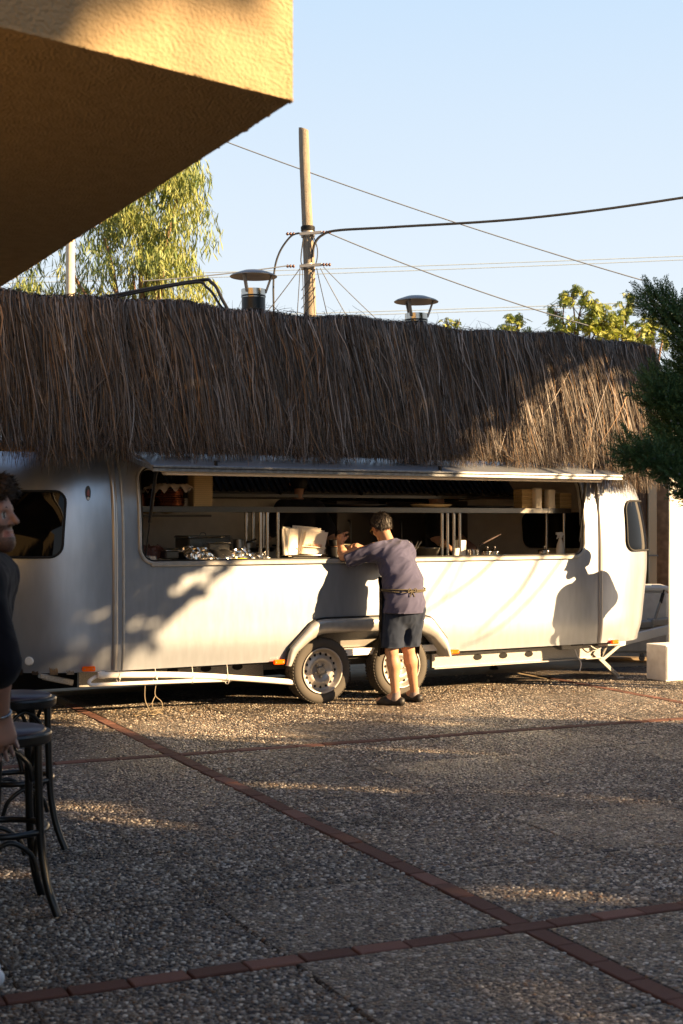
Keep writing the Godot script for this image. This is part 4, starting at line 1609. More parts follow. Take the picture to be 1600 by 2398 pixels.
func poles_and_wires():
	# timber pole, slightly tapering and leaning
	var p := thing("utility_pole", "tall weathered wooden pole with a slanted top behind the thatch", "pole", Vector3(-0.44, 0, -19))
	var s := S()
	var pts := PackedVector3Array()
	var rad: Array = []
	for k in 26:
		var y := 6.85 * k / 25.0
		pts.append(Vector3(-0.012 * (y - 5.0) * (y - 5.0) * 0.4 - 0.022 * (y - 5.0), y, 0) + Vector3(0.012 * sin(y * 1.7), 0, 0.01 * sin(y * 2.3)))
		rad.append(lerpf(0.10, 0.066, k / 25.0) * (1.0 + 0.02 * sin(y * 5.0)))
	# top sawn off at an angle
	tube(s, pts, rad, 16, false)
	var tp := pts[25]
	s.set_smooth_group(-1)
	for k in 16:
		var a := TAU * k / 16
		var b := TAU * (k + 1) / 16
		var f := func(q: float) -> Vector3: return tp + Vector3(cos(q) * 0.066, 0.03 - 0.02 * cos(q), sin(q) * 0.066)
		var g := func(q: float) -> Vector3: return tp + Vector3(cos(q) * 0.066, -0.01, sin(q) * 0.066)
		quad(s, g.call(a), f.call(a), f.call(b), g.call(b))
		tri(s, tp + Vector3(0, 0.03, 0), f.call(b), f.call(a))
	obj("shaft", s, M.pole_wood, p)
	# metal straps and porcelain insulators
	for e: Array in [[5.47, 0.02], [5.04, 0.015]]:
		s = S()
		lathe(s, [Vector2(0.087, -0.03), Vector2(0.094, -0.03), Vector2(0.094, 0.03), Vector2(0.087, 0.03)], 20, Transform3D(Basis(Vector3.BACK, 0.1), Vector3(-0.01, e[0], 0)))
		box(s, Vector3(0.03, e[0], 0.09), Vector3(0.3, 0.04, 0.02), Basis(Vector3.BACK, 0.08), 0.004)
		obj("strap", s, M.galvanised, p)
		for x: float in [0.20, -0.2]:
			s = S()
			for k in 3:
				lathe(s, [Vector2(0.006, -0.02), Vector2(0.022, -0.01), Vector2(0.024, 0.0), Vector2(0.012, 0.015), Vector2(0.006, 0.02)], 12, Transform3D(Basis(Vector3.BACK, PI / 2 + 0.1), Vector3(x + signf(x) * k * 0.04, e[0] + x * 0.05, 0.09)), false)
			obj("insulator", s, mat(Color(0.36, 0.2, 0.13), 0.3), p)
	s = S()
	for k in 5:
		tube(s, circle(Vector3(-0.01, 5.52 + k * 0.012, 0), Vector3(0.09, 0, 0), Vector3(0, 0.008, 0.09), 20), 0.006, 5, false, true)
	for k in 4:
		tube(s, bez([Vector3(0.085, 5.0 - k * 0.12, 0.03), Vector3(0.05, 4.9 - k * 0.12, 0.1), Vector3(-0.04, 4.78 - k * 0.12, 0.09), Vector3(-0.095, 4.72 - k * 0.12, 0.02)], 6), 0.006, 5)
	tube(s, bez([Vector3(0.06, 5.45, 0.09), Vector3(0.12, 5.25, 0.08), Vector3(0.09, 5.05, 0.08), Vector3(-0.03, 5.0, 0.1), Vector3(-0.1, 5.1, 0.06), Vector3(-0.07, 5.4, 0.08)], 8), 0.008, 6)
	obj("wire_ties", s, M.cable, p)
	# second, paler pole at the left
	var p2 := thing("concrete_pole", "pale round post rising behind the thatch below the canopy", "pole", Vector3(-4.2, 0, -22))
	s = S()
	tube(s, PackedVector3Array([Vector3(0, 0, 0), Vector3(0, 3, 0), Vector3(0, 6.9, 0)]), [0.085, 0.078, 0.066], 20)
	obj("shaft", s, tex(mat(Color.WHITE, 0.85), ramp_tex(M.grain, Color(0.72, 0.66, 0.56), Color(0.82, 0.77, 0.68)), 1.0), p2)
	# thick service cable arriving from the right and looping down by the pole
	s = S()
	tube(s, bez([Vector3(-0.385, 5.15, -18.92), Vector3(-0.36, 5.32, -18.9), Vector3(-0.26, 5.44, -18.9), Vector3(-0.05, 5.505, -18.9), Vector3(0.7, 5.55, -18.9), Vector3(2.5, 5.67, -18.9), Vector3(4.6, 5.95, -18.9), Vector3(8.5, 6.6, -18.9)], 10), 0.017, 8)
	tag(obj("service_cable", s, M.cable), "thick black cable sweeping in from the right to the wooden pole", "cable")
	s = S()
	tube(s, bez([Vector3(-0.56, 5.47, -18.9), Vector3(-0.68, 5.42, -18.9), Vector3(-0.83, 5.2, -18.9), Vector3(-0.90, 4.9, -18.9), Vector3(-0.9, 4.4, -18.9), Vector3(-0.88, 3.9, -18.9)], 10), 0.013, 8)
	tag(obj("drop_cable", s, M.cable), "black cable bowing down on the left of the wooden pole", "cable")
	# twin black conduits running along the thatch and dipping beside the flue
	var n := 0
	for e: Array in [[0.0, 0.018, "upper black conduit above the thatch, bending down by the larger flue"], [-0.05, 0.014, "lower black conduit above the thatch, bending down by the larger flue"]]:
		s = S()
		var o: float = e[0]
		tube(s, bez([Vector3(-4.4, 3.72 + o, -15.5), Vector3(-2.9, 3.93 + o * 0.7, -15.0), Vector3(-1.55 + o, 4.10 + o * 0.4, -14.6), Vector3(-1.32 + o, 4.07 + o, -14.5), Vector3(-1.20 + o * 0.5, 3.87 + o, -14.4), Vector3(-1.08 + o * 0.4, 3.66, -14.3), Vector3(-0.95, 3.5, -14.2)], 10), e[1], 8)
		tag(obj("conduit", s, M.cable), e[2], "cable")
		n += 1
	# thin wires
	wire("long_wire", "thin dark wire crossing the sky from canopy to the right, passing behind the pole", Vector3(-3.1, 7.9, -21.5), Vector3(4.55, 5.28, -21.5), 0.10, 0.009, M.wire_grey)
	wire("right_guy_wire", "thin wire sloping down right from the upper strap of the wooden pole", Vector3(-0.2, 5.48, -18.9), Vector3(3.3, 4.25, -19.0), 0.06, 0.008, M.wire_grey)
	var hz: Array = [["topmost pale horizontal wire behind the wooden pole", 7.42, 8.05], ["second pale horizontal wire behind the wooden pole", 7.28, 7.98], ["third pale horizontal wire low in the sky", 6.42, 7.0], ["lowest pale horizontal wire just above the thatch", 6.36, 6.92]]
	for e: Array in hz:
		wire("line_wire", e[0], Vector3(-13, e[1] - 0.25, -33), Vector3(14, e[2], -33), 0.1, 0.010, mat(Color(0.62, 0.68, 0.72), 0.6), "pale lines behind the pole")
	wire("left_lead", "thin wire from the pole's lower strap sloping left to the conduits", Vector3(-0.68, 5.04, -18.9), Vector3(-2.6, 4.78, -18.6), 0.02, 0.008, M.wire_grey)
	var st: Array = [["steep wire left of the pole running down left to the thatch", Vector3(-0.55, 5.0, -18.9), Vector3(-1.1, 4.2, -18.5)], ["upright wire just left of the pole", Vector3(-0.55, 5.0, -18.9), Vector3(-0.6, 4.1, -18.7)], ["upright wire hugging the left side of the pole", Vector3(-0.52, 5.0, -18.9), Vector3(-0.48, 4.1, -18.7)], ["wire dropping on the right side of the pole", Vector3(-0.33, 5.0, -18.9), Vector3(-0.15, 4.2, -18.7)], ["pale stay wire running down right from the pole", Vector3(-0.28, 5.0, -18.9), Vector3(0.15, 4.2, -18.7)], ["outermost pale stay wire running down right from the pole", Vector3(-0.24, 5.02, -18.9), Vector3(0.62, 4.15, -18.7)]]
	for i in st.size():
		wire("stay_wire", st[i][0], st[i][1], st[i][2], 0.015, 0.006, M.cable if i < 4 else M.wire_grey, "stay wires at the wooden pole")

# ------------------------------------------------------------------ trees
func leaf_mesh(l: float, w: float, fold := 0.25) -> ArrayMesh:
	# a single folded leaf, stalk at the origin, growing along -y
	var s := S()
	s.set_smooth_group(-1)
	var n := 3
	for i in n:
		var a := float(i) / n
		var b := float(i + 1) / n
		var wa := w * sin(PI * clampf(a * 0.9 + 0.05, 0, 1))
		var wb := w * sin(PI * clampf(b * 0.9 + 0.05, 0, 1)) if i < n - 1 else 0.0
		var ca := Vector3(0, -l * a, 0.12 * l * a * a)
		var cb := Vector3(0, -l * b, 0.12 * l * b * b)
		for sg: float in [-1.0, 1.0]:
			var oa := Vector3(sg * wa, 0, wa * fold)
			var ob := Vector3(sg * wb, 0, wb * fold)
			if sg < 0:
				quad(s, ca + oa, cb + ob, cb, ca)
			else:
				quad(s, ca, cb, cb + ob, ca + oa)
	return done(s)

func branch(s: SurfaceTool, a: Vector3, b: Vector3, ra: float, rb: float, r: RandomNumberGenerator, wig := 0.08):
	var pts := PackedVector3Array()
	var rad: Array = []
	var d := a.distance_to(b)
	var o1 := Vector3(r.randfn(0, wig), r.randfn(0, wig), r.randfn(0, wig)) * d
	var o2 := Vector3(r.randfn(0, wig), r.randfn(0, wig), r.randfn(0, wig)) * d
	for k in 9:
		var f := k / 8.0
		pts.append(a.bezier_interpolate(a.lerp(b, 0.33) + o1, a.lerp(b, 0.66) + o2, b, f))
		rad.append(lerpf(ra, rb, f))
	tube(s, pts, rad, 7)

func leaf_mat(c: Color, rough := 0.5) -> StandardMaterial3D:
	var m := mat(Color.WHITE, rough, 0.0, 0.45)
	m.vertex_color_use_as_albedo = true
	m.backlight_enabled = true
	m.backlight = c
	return m

func in_ball(r: RandomNumberGenerator) -> Vector3:
	while true:
		var v := Vector3(r.randf_range(-1, 1), r.randf_range(-1, 1), r.randf_range(-1, 1))
		if v.length_squared() <= 1.0:
			return v
	return Vector3.ZERO

func trees():
	eucalyptus()
	leafy_trees()
	juniper()
	shade_trees()

func eucalyptus():
	var t := thing("eucalyptus_tree", "tall drooping yellow green eucalyptus behind the thatch, upper left", "tree", Vector3(-3.7, 0, -25))
	var r := RandomNumberGenerator.new()
	r.seed = 61
	var s := S()
	var fork := Vector3(0.1, 4.2, 0)
	branch(s, Vector3(0, 0, 0), fork, 0.17, 0.12, r, 0.03)
	var tips: Array = [Vector3(-0.45, 6.6, 0.1), Vector3(0.35, 6.9, -0.2), Vector3(-1.0, 6.0, 0.4), Vector3(0.6, 6.2, 0.3), Vector3(0.2, 7.2, 0.2), Vector3(0.8, 7.3, 0.0), Vector3(-0.1, 6.2, -0.7)]
	for q: Vector3 in tips:
		branch(s, fork, q, 0.08, 0.02, r, 0.07)
	obj("trunk", s, tex(mat(Color.WHITE, 0.9), ramp_tex(M.grain, Color(0.36, 0.26, 0.19), Color(0.6, 0.48, 0.38)), 1.5), t)
	var leaf := leaf_mesh(0.19, 0.0125, 0.3)
	# hanging sprays: clumps in the crown
	var clumps: Array = []
	for k in 120:
		var y := r.randf_range(5.2, 8.2)
		var wmax := 1.55 if y < 7.2 else lerpf(1.55, 0.5, (y - 7.2) / 1.0)
		var cx := -0.30 + (0.80 if y > 7.2 else 0.0) * clampf((y - 7.2) / 1.0, 0, 1)
		var x := r.randf_range(-wmax, wmax)
		if y > 6.7 and x < -1.0:
			continue
		clumps.append([Vector3(cx + x, y, r.randf_range(-1.0, 1.0)), r.randf_range(0.18, 0.42)])
	var xf: Array = []
	var cs: Array = []
	for c: Array in clumps:
		var tone := r.randf()
		var len := r.randf_range(0.35, 0.9)
		for k in int(135 * c[1] / 0.3):
			var v := in_ball(r)
			var p: Vector3 = c[0] + Vector3(v.x * c[1], v.y * len * 0.6 - len * 0.2, v.z * c[1])
			var b := Basis(Vector3.UP, r.randf() * TAU) * Basis(Vector3.RIGHT, r.randfn(0.0, 0.4)) * Basis(Vector3.BACK, r.randfn(0.12, 0.3))
			xf.append(Transform3D(b * Basis.from_scale(Vector3.ONE * r.randf_range(0.6, 1.2)), p))
			var g := Color(0.11, 0.17, 0.055).lerp(Color(0.31, 0.33, 0.085), clampf(tone * 0.8 + r.randfn(0.1, 0.25), 0, 1))
			cs.append(g * r.randf_range(0.7, 1.2))
	multi("crown", leaf, leaf_mat(Color(0.6, 0.6, 0.15)), xf, cs, t)

func leafy_trees():
	var specs: Array = [
		["feathery light green tree top above the right half of the thatch", Vector3(4.25, 0, -26), [[Vector3(0.1, 5.45, 0), 0.33], [Vector3(-0.05, 5.78, 0), 0.17], [Vector3(-0.32, 5.5, 0), 0.16], [Vector3(0.35, 5.62, 0.1), 0.15], [Vector3(-0.2, 5.2, 0), 0.3], [Vector3(0.55, 5.3, 0), 0.26], [Vector3(0.45, 5.1, 0), 0.3], [Vector3(-0.15, 5.7, 0.0), 0.16], [Vector3(0.2, 5.72, 0.0), 0.12]], 31],
		["sparse light green tree beside the dark juniper, above the thatch", Vector3(5.05, 0, -26.4), [[Vector3(-0.1, 5.3, 0), 0.24], [Vector3(-0.22, 5.58, 0), 0.12], [Vector3(0.2, 5.62, 0), 0.14], [Vector3(0.27, 5.8, 0), 0.11], [Vector3(0.35, 5.74, 0), 0.1], [Vector3(0.1, 5.15, 0), 0.3], [Vector3(0.45, 5.1, 0), 0.2], [Vector3(0.12, 5.45, 0), 0.14]], 32],
		["small round green tree top left of the feathery one above the thatch", Vector3(3.15, 0, -26.2), [[Vector3(0.0, 5.2, 0), 0.24], [Vector3(0.08, 5.35, 0), 0.16], [Vector3(-0.1, 5.05, 0), 0.22]], 33],
		["low yellow green tree top next to the juniper branches", Vector3(5.9, 0, -26.8), [[Vector3(0.0, 5.15, 0), 0.3], [Vector3(-0.2, 5.35, 0), 0.18], [Vector3(0.2, 5.38, 0), 0.2], [Vector3(-0.35, 5.1, 0), 0.22]], 34],
		["tiny green sprigs rising over the thatch beside the smaller flue", Vector3(2.05, 0, -26.5), [[Vector3(-0.1, 5.33, 0), 0.09], [Vector3(0.12, 5.35, 0), 0.07], [Vector3(0.0, 5.1, 0), 0.2]], 35]]
	var leaf := leaf_mesh(0.055, 0.013, 0.3)
	for e: Array in specs:
		var t := thing("leafy_tree", e[0], "tree", e[1], 0.0, "light green trees behind the thatch")
		var r := RandomNumberGenerator.new()
		r.seed = e[3]
		var s := S()
		branch(s, Vector3.ZERO, Vector3(0.05, 4.4, 0), 0.1, 0.06, r, 0.03)
		var xf: Array = []
		var cs: Array = []
		for c: Array in e[2]:
			branch(s, Vector3(0.05, 4.3, 0), c[0], 0.035, 0.008, r, 0.08)
			var tone := r.randf()
			var clus: Array = []
			for k in 9:
				clus.append(in_ball(r))
				branch(s, c[0] - Vector3(0, 0.06, 0), c[0] + clus[k] * c[1], 0.008, 0.003, r, 0.06)
			for k in int(900 * c[1] * c[1] / 0.05 * 0.12):
				# feather leaves: leaflets in rows along a short stalk
				var v: Vector3 = clus[r.randi() % clus.size()] + in_ball(r) * 0.30
				var p: Vector3 = c[0] + v * c[1] * Vector3(1.25, 1.1, 1.1)
				var b := Basis(Vector3.UP, r.randf() * TAU) * Basis(Vector3.RIGHT, r.randf_range(0.3, 1.3))
				for q in 5:
					for sg: float in [-1.0, 1.0]:
						var lb := b * Basis(Vector3.BACK, sg * 1.0)
						xf.append(Transform3D(lb * Basis.from_scale(Vector3.ONE * r.randf_range(0.6, 0.95)), p + b * Vector3(0, -0.022 * q, 0)))
						var g := Color(0.17, 0.23, 0.05).lerp(Color(0.40, 0.40, 0.08), clampf(tone * 0.6 + r.randfn(0.15, 0.2), 0, 1))
						cs.append(g * r.randf_range(0.75, 1.15))
		obj("trunk", s, mat(Color(0.42, 0.33, 0.25), 0.9), t)
		multi("crown", leaf, leaf_mat(Color(0.55, 0.6, 0.12)), xf, cs, t)

func sprig_mesh(r: RandomNumberGenerator, l: float, needle: float) -> ArrayMesh:
	# a scaly conifer twig: a curved stem with many short side shoots
	var s := S()
	s.set_smooth_group(-1)
	var n := 13
	for i in n:
		var f := float(i) / n
		var p := Vector3(0.05 * l * sin(f * 3.0), l * f, 0.1 * l * f * f)
		for k in 3:
			var a := i * 2.4 + k * 2.1
			var d := Vector3(cos(a) * 0.9, 0.75, sin(a) * 0.9).normalized()
			var q := p + d * needle * (1.15 - 0.75 * f) * r.randf_range(0.7, 1.2)
			var w := d.cross(Vector3(r.randf() - 0.5, r.randf() - 0.5, r.randf() - 0.5)).normalized() * needle * 0.115
			var m := p.lerp(q, 0.55) + Vector3(0, needle * 0.05, 0)
			tri(s, p, m + w, m - w)
			tri(s, m - w, m + w, q)
	return done(s)

func juniper():
	var at := Vector3(3.35, 0, -9.2)
	var t := thing("juniper_tree", "dark green juniper branches reaching in at the right edge", "tree", at)
	var r := RandomNumberGenerator.new()
	r.seed = 71
	var s := S()
	var trunk_top := Vector3(0.1, 4.0, 0)
	branch(s, Vector3(0, 0, 0), trunk_top, 0.13, 0.05, r, 0.03)
	# main limbs, local: the frame edge is near x = -1.2
	var limbs: Array = [
		[Vector3(0, 1.9, 0), Vector3(-1.38, 3.06, 0.15), 0.18], [Vector3(0, 1.5, 0), Vector3(-1.55, 2.08, 0.25), 0.16],
		[Vector3(0, 1.7, 0), Vector3(-1.38, 2.50, 0.1), 0.2], [Vector3(0, 2.0, 0), Vector3(-1.08, 2.85, 0.2), 0.28],
		[Vector3(0, 1.5, 0), Vector3(-1.15, 2.2, 0.0), 0.38], [Vector3(0, 1.4, 0), Vector3(-1.15, 1.95, 0.1), 0.25],
		[Vector3(0, 1.8, 0), Vector3(-1.05, 2.62, -0.1), 0.34], [Vector3(0, 2.2, 0), Vector3(-0.6, 3.2, 0.1), 0.4],
		[Vector3(0, 1.5, 0), Vector3(-0.6, 2.4, 0.3), 0.5], [Vector3(0, 1.9, 0), Vector3(-0.5, 3.0, -0.3), 0.5],
		[Vector3(0, 2.4, 0), Vector3(0.1, 3.9, 0.1), 0.6], [Vector3(0, 1.5, 0), Vector3(0.5, 2.6, 0.2), 0.7], [Vector3(0, 1.4, 0), Vector3(-0.75, 1.85, 0.0), 0.3]]
	var ms: Array = []
	for k in 4:
		ms.append({"m": sprig_mesh(r, 0.13, 0.034), "x": [], "c": []})
	var berries: Array = []
	for l: Array in limbs:
		branch(s, l[0], l[1], 0.03, 0.006, r, 0.06)
		var n := int(620 * pow(float(l[2]) / 0.2, 1.7))
		for i in n:
			var f := pow(r.randf(), 0.6)
			var c: Vector3 = (l[0] as Vector3).lerp(l[1], 0.35 + 0.65 * f)
			var rr: float = float(l[2]) * (1.0 - 0.45 * f)
			var v := in_ball(r)
			var p := c + v * rr
			var out := ((l[1] - l[0]) as Vector3).normalized() * 0.8 + v * 0.9 + Vector3(0, 0.5, 0)
			var y := out.normalized()
			var x := y.cross(Vector3(r.randf() - 0.5, r.randf() - 0.5, r.randf() - 0.5)).normalized()
			var b := Basis(x, y, x.cross(y)) * Basis.from_scale(Vector3.ONE * r.randf_range(0.6, 1.15))
			var q: Dictionary = ms[r.randi() % 4]
			q.x.append(Transform3D(b, p))
			q.c.append(Color(0.02, 0.062, 0.02).lerp(Color(0.05, 0.115, 0.04), r.randf()))
			if r.randf() < 0.09:
				berries.append(Transform3D(Basis.from_scale(Vector3.ONE * r.randf_range(0.7, 1.2)), p + y * 0.07))
	obj("trunk", s, mat(Color(0.25, 0.2, 0.16), 0.9), t)
	var lm := leaf_mat(Color(0.05, 0.12, 0.03), 0.6)
	for q: Dictionary in ms:
		multi("foliage", q.m, lm, q.x, q.c, t)
	s = S()
	lathe(s, [Vector2(0, -0.008), Vector2(0.0065, -0.005), Vector2(0.008, 0), Vector2(0.0065, 0.005), Vector2(0, 0.008)], 7, Transform3D.IDENTITY, false)
	multi("berries", done(s), mat(Color(0.36, 0.44, 0.46), 0.6), berries, [], t)

func sun_at(target: Vector3, s: float) -> Vector3:
	return target + sun_dir * s

func shade_trees():
	# trees outside the frame whose shadows fall on the screen, the caravan and the yard
	var r := RandomNumberGenerator.new()
	r.seed = 83
	var leaf := leaf_mesh(0.13, 0.032, 0.25)
	var lm := leaf_mat(Color(0.3, 0.35, 0.08))
	# crown that keeps the upper screen and the left half of the caravan in shade
	var t := thing("shade_tree", "broad leafy tree standing right of the yard, outside the picture", "tree", Vector3(10.9, 0, -6.2))
	var xf: Array = []
	var cs: Array = []
	var blobs: Array = []
	var S0 := 10.5
	for tt: float in [-3.6, -3.0, -2.4, -1.8, -1.2, -0.6, 0.0, 0.6, 1.2, 1.8, 2.4, 3.0, 3.6, 4.3]:
		# lower edge of the shade on the caravan side, by place along it
		var low: float
		if tt < -1.9:
			low = 0.35
		elif tt < -0.7:
			low = lerpf(0.62, 1.6, (tt + 1.9) / 1.2)
		elif tt < 0.6:
			low = lerpf(1.6, 1.85, (tt + 0.7) / 1.3)
		elif tt < 1.4:
			low = lerpf(1.85, 2.55, (tt - 0.6) / 0.8)
		elif tt < 2.4:
			low = lerpf(2.55, 3.1, (tt - 1.4))
		elif tt < 3.2:
			low = 3.2
		else:
			low = 3.0
		for y in 12:
			var yy := low + 0.26 + y * 0.36
			if yy < 4.4 and (tt < 3.9 or yy < 3.6):
				blobs.append([sun_at(C(tt + r.randfn(0, 0.08), yy + r.randfn(0, 0.05), 0.2), S0 + r.randf_range(-1.2, 1.2)), 0.34])
	for c: Array in blobs:
		for k in 210:
			var v := in_ball(r)
			var p: Vector3 = c[0] + v * Vector3(0.42, 0.3, 0.42) * 1.15 - t.position
			xf.append(Transform3D(Basis.from_euler(Vector3(r.randf() * 6, r.randf() * 6, r.randf() * 6)) * Basis.from_scale(Vector3.ONE * r.randf_range(1.0, 1.8)), p))
			cs.append(Color(0.06, 0.1, 0.025).lerp(Color(0.14, 0.16, 0.04), r.randf()))
	var s := S()
	branch(s, Vector3.ZERO, Vector3(0.3, 4.6, -1.0), 0.16, 0.1, r, 0.03)
	for k in 9:
		var c: Array = blobs[r.randi() % blobs.size()]
		branch(s, Vector3(0.3, 4.4, -1.0), c[0] - t.position, 0.06, 0.015, r, 0.05)
	# bare twigs under the crown that draw slanting lines on the white side
	for e: Array in [[1.55, 0.45, 2.9, 1.22], [0.95, 0.65, 1.6, 1.28], [1.7, 0.55, 2.3, 0.8], [1.05, 0.75, 1.95, 1.05], [1.3, 0.9, 1.85, 1.3]]:
		var a := sun_at(C(e[0], e[1], 0), 7.5) - t.position
		var b := sun_at(C(e[2], e[3] + 0.25, 0), 8.0) - t.position
		branch(s, b, a, 0.022, 0.007, r, 0.04)
		branch(s, sun_at(C(e[2] + (e[2] - e[0]) * 0.8, e[3] + 0.3 + (e[3] - e[1]) * 0.9 + 0.5, 0), 8.6) - t.position, b, 0.03, 0.022, r, 0.03)
	obj("trunk", s, mat(Color(0.35, 0.28, 0.21), 0.9), t)
	multi("crown", leaf, lm, xf, cs, t)
	# hedge and low trees further along the right side: only slits of sun reach the yard
	var hd := thing("hedge", "loose tall hedge along the right side of the yard, outside the picture", "hedge", Vector3(11.5, 0, -1.0))
	xf = []
	cs = []
	var h := Vector2(sin(deg_to_rad(SUN_AZ)), cos(deg_to_rad(SUN_AZ)))
	var pr := Vector2(-h.y, h.x)          # across the sun, towards the viewer
	var dens := FastNoiseLite.new()
	dens.seed = 9
	dens.frequency = 0.85
	for i in 300000:
		var q := r.randf_range(-11.75, 3.0)
		var along := r.randf_range(12.5, 15.0)
		var y := r.randf_range(0.0, 7.7)
		# gaps at some places let streaks through
		var gap := dens.get_noise_2d(q * 1.9, (y - along * tan(deg_to_rad(SUN_EL))) * 1.5)
		var yy := y - along * tan(deg_to_rad(SUN_EL))
		var kept := q > -5.2 and q < -4.0 and yy > 0.6
		if gap > 0.20 and y > 0.15 and not kept and q > -9.9:
			continue
		if q < -9.6 and y > 5.2:
			continue
		if q > -4.22 and y > 6.9:
			continue
		if q < -9.9 and q > -10.45 and gap > 0.02:
			continue
		if q <= -10.45 and gap > 0.27:
			continue
		var w := pr * q + h * along
		var p := Vector3(w.x, y, w.y) - hd.position
		xf.append(Transform3D(Basis.from_euler(Vector3(r.randf() * 6, r.randf() * 6, r.randf() * 6)) * Basis.from_scale(Vector3.ONE * r.randf_range(1.1, 1.8)), p))
		cs.append(Color(0.05, 0.085, 0.02).lerp(Color(0.12, 0.14, 0.04), r.randf()))
	s = S()
	for k in 14:
		var w := pr * (-9.5 + k) + h * 13.5
		branch(s, Vector3(w.x, 0, w.y) - hd.position, Vector3(w.x, 2.6, w.y) - hd.position, 0.03, 0.01, r, 0.05)
	obj("stems", s, mat(Color(0.3, 0.24, 0.18), 0.9), hd)
	multi("foliage", leaf, lm, xf, cs, hd)
	# two trees far behind it: soft blots on the ochre canopy edge
	for e: Array in [[Vector3(-0.40, 3.28, -4.0), 17.0, 0.16], [Vector3(-0.86, 3.0, -3.65), 18.0, 0.14]]:
		var c := sun_at(e[0], e[1])
		var ft := thing("far_tree", "slender tree beyond the hedge, outside the picture, %s" % ("nearer the corner of the canopy" if e[2] > 0.15 else "nearer the viewer"), "tree", Vector3(c.x, 0, c.z))
		s = S()
		branch(s, Vector3.ZERO, Vector3(0, c.y - 0.1, 0), 0.035, 0.01, r, 0.01)
		obj("trunk", s, mat(Color(0.35, 0.28, 0.21), 0.9), ft)
		xf = []
		cs = []
		for k in 260:
			var v := in_ball(r) * float(e[2]) * Vector3(1.6, 1.0, 1.6)
			xf.append(Transform3D(Basis.from_euler(Vector3(r.randf() * 6, r.randf() * 6, r.randf() * 6)), Vector3(0, c.y, 0) + v))
			cs.append(Color(0.08, 0.11, 0.03))
		multi("crown", leaf, lm, xf, cs, ft)

# ------------------------------------------------------------------ kitchen inside the caravan
func kt(called: String, label: String, category: String, t: float, y: float, p: float, turn := 0.0, group := "") -> Node3D:
	return thing(called, label, category, C(t, y, p), CAR_TURN + turn, group)

func lathe_obj(called: String, prof: Array, m: Material, parent: Node, at := Vector3.ZERO, seg := 24, crisp := true) -> MeshInstance3D:
	var s := S()
	lathe(s, prof, seg, Transform3D(Basis.IDENTITY, at), crisp)
	return obj(called, s, m, parent)

func pot(label: String, t: float, y: float, p: float, r: float, h: float, m: Material, handle := 0.0, lid := false, group := "") -> Node3D:
	var o := kt("steel_pot", label, "pot", t, y, p, 0.0, group)
	lathe_obj("pan", [Vector2(0, 0.0), Vector2(r * 0.94, 0), Vector2(r, 0.012), Vector2(r, h - 0.004), Vector2(r + 0.006, h), Vector2(r - 0.004, h), Vector2(r - 0.006, 0.014), Vector2(0, 0.01)], m, o, Vector3.ZERO, 26)
	if handle > 0.0:
		var s := S()
		tube(s, bez([Vector3(r, h * 0.75, 0), Vector3(r + handle * 0.5, h * 0.85, 0), Vector3(r + handle, h * 1.0, 0)], 5), 0.009, 8)
		obj("handle", s, M.black_plastic, o)
	if lid:
		lathe_obj("lid", [Vector2(r + 0.008, h + 0.001), Vector2(r + 0.008, h + 0.006), Vector2(r * 0.7, h + 0.018), Vector2(0.0, h + 0.022)], m, o, Vector3.ZERO, 26, false)
		lathe_obj("knob", [Vector2(0.006, h + 0.02), Vector2(0.006, h + 0.035), Vector2(0.016, h + 0.04), Vector2(0.014, h + 0.052), Vector2(0, h + 0.054)], M.black_plastic, o, Vector3.ZERO, 12)
	return o

func pan_box(called: String, label: String, t: float, y: float, p: float, w: float, d: float, h: float, m: Material, lid: bool, turn := 0.0) -> Node3D:
	# rectangular steel container with a rolled rim
	var o := kt(called, label, "container", t, y, p, turn)
	var s := S()
	box(s, Vector3(0, h * 0.5, 0), Vector3(w, h, d), Basis.IDENTITY, 0.012)
	obj("body", s, m, o)
	s = S()
	var pth := PackedVector3Array()
	for v: Vector2 in round_rect(-w / 2 - 0.008, -d / 2 - 0.008, w / 2 + 0.008, d / 2 + 0.008, 0.02, 4):
		pth.append(Vector3(v.x, h, v.y))
	tube(s, pth, 0.006, 6, false, true)
	obj("rim", s, M.bright_steel, o)
	if lid:
		s = S()
		box(s, Vector3(0, h + 0.008, 0), Vector3(w, 0.012, d), Basis.IDENTITY, 0.004)
		tube(s, bez([Vector3(-0.03, h + 0.012, 0), Vector3(-0.02, h + 0.035, 0), Vector3(0.02, h + 0.035, 0), Vector3(0.03, h + 0.012, 0)], 4), 0.005, 6)
		obj("lid", s, m, o)
	return o

func crumple(w: float, d: float, h: float, r: RandomNumberGenerator, amp: float, n := 16) -> SurfaceTool:
	# crushed sheet draped over something: facets
	var s := S()
	var pts: Array = []
	for i in n + 1:
		var row := PackedVector3Array()
		for j in n + 1:
			var u := float(i) / n - 0.5
			var v := float(j) / n - 0.5
			var e := maxf(absf(u), absf(v)) * 2.0
			row.append(Vector3(u * w + r.randfn(0, amp * 0.4), h * (1.0 - pow(e, 3.0)) + r.randfn(0, amp), v * d + r.randfn(0, amp * 0.4)))
		pts.append(row)
	s.set_smooth_group(-1)
	for i in n:
		for j in n:
			quad(s, pts[i][j], pts[i][j + 1], pts[i + 1][j + 1], pts[i + 1][j])
	return s

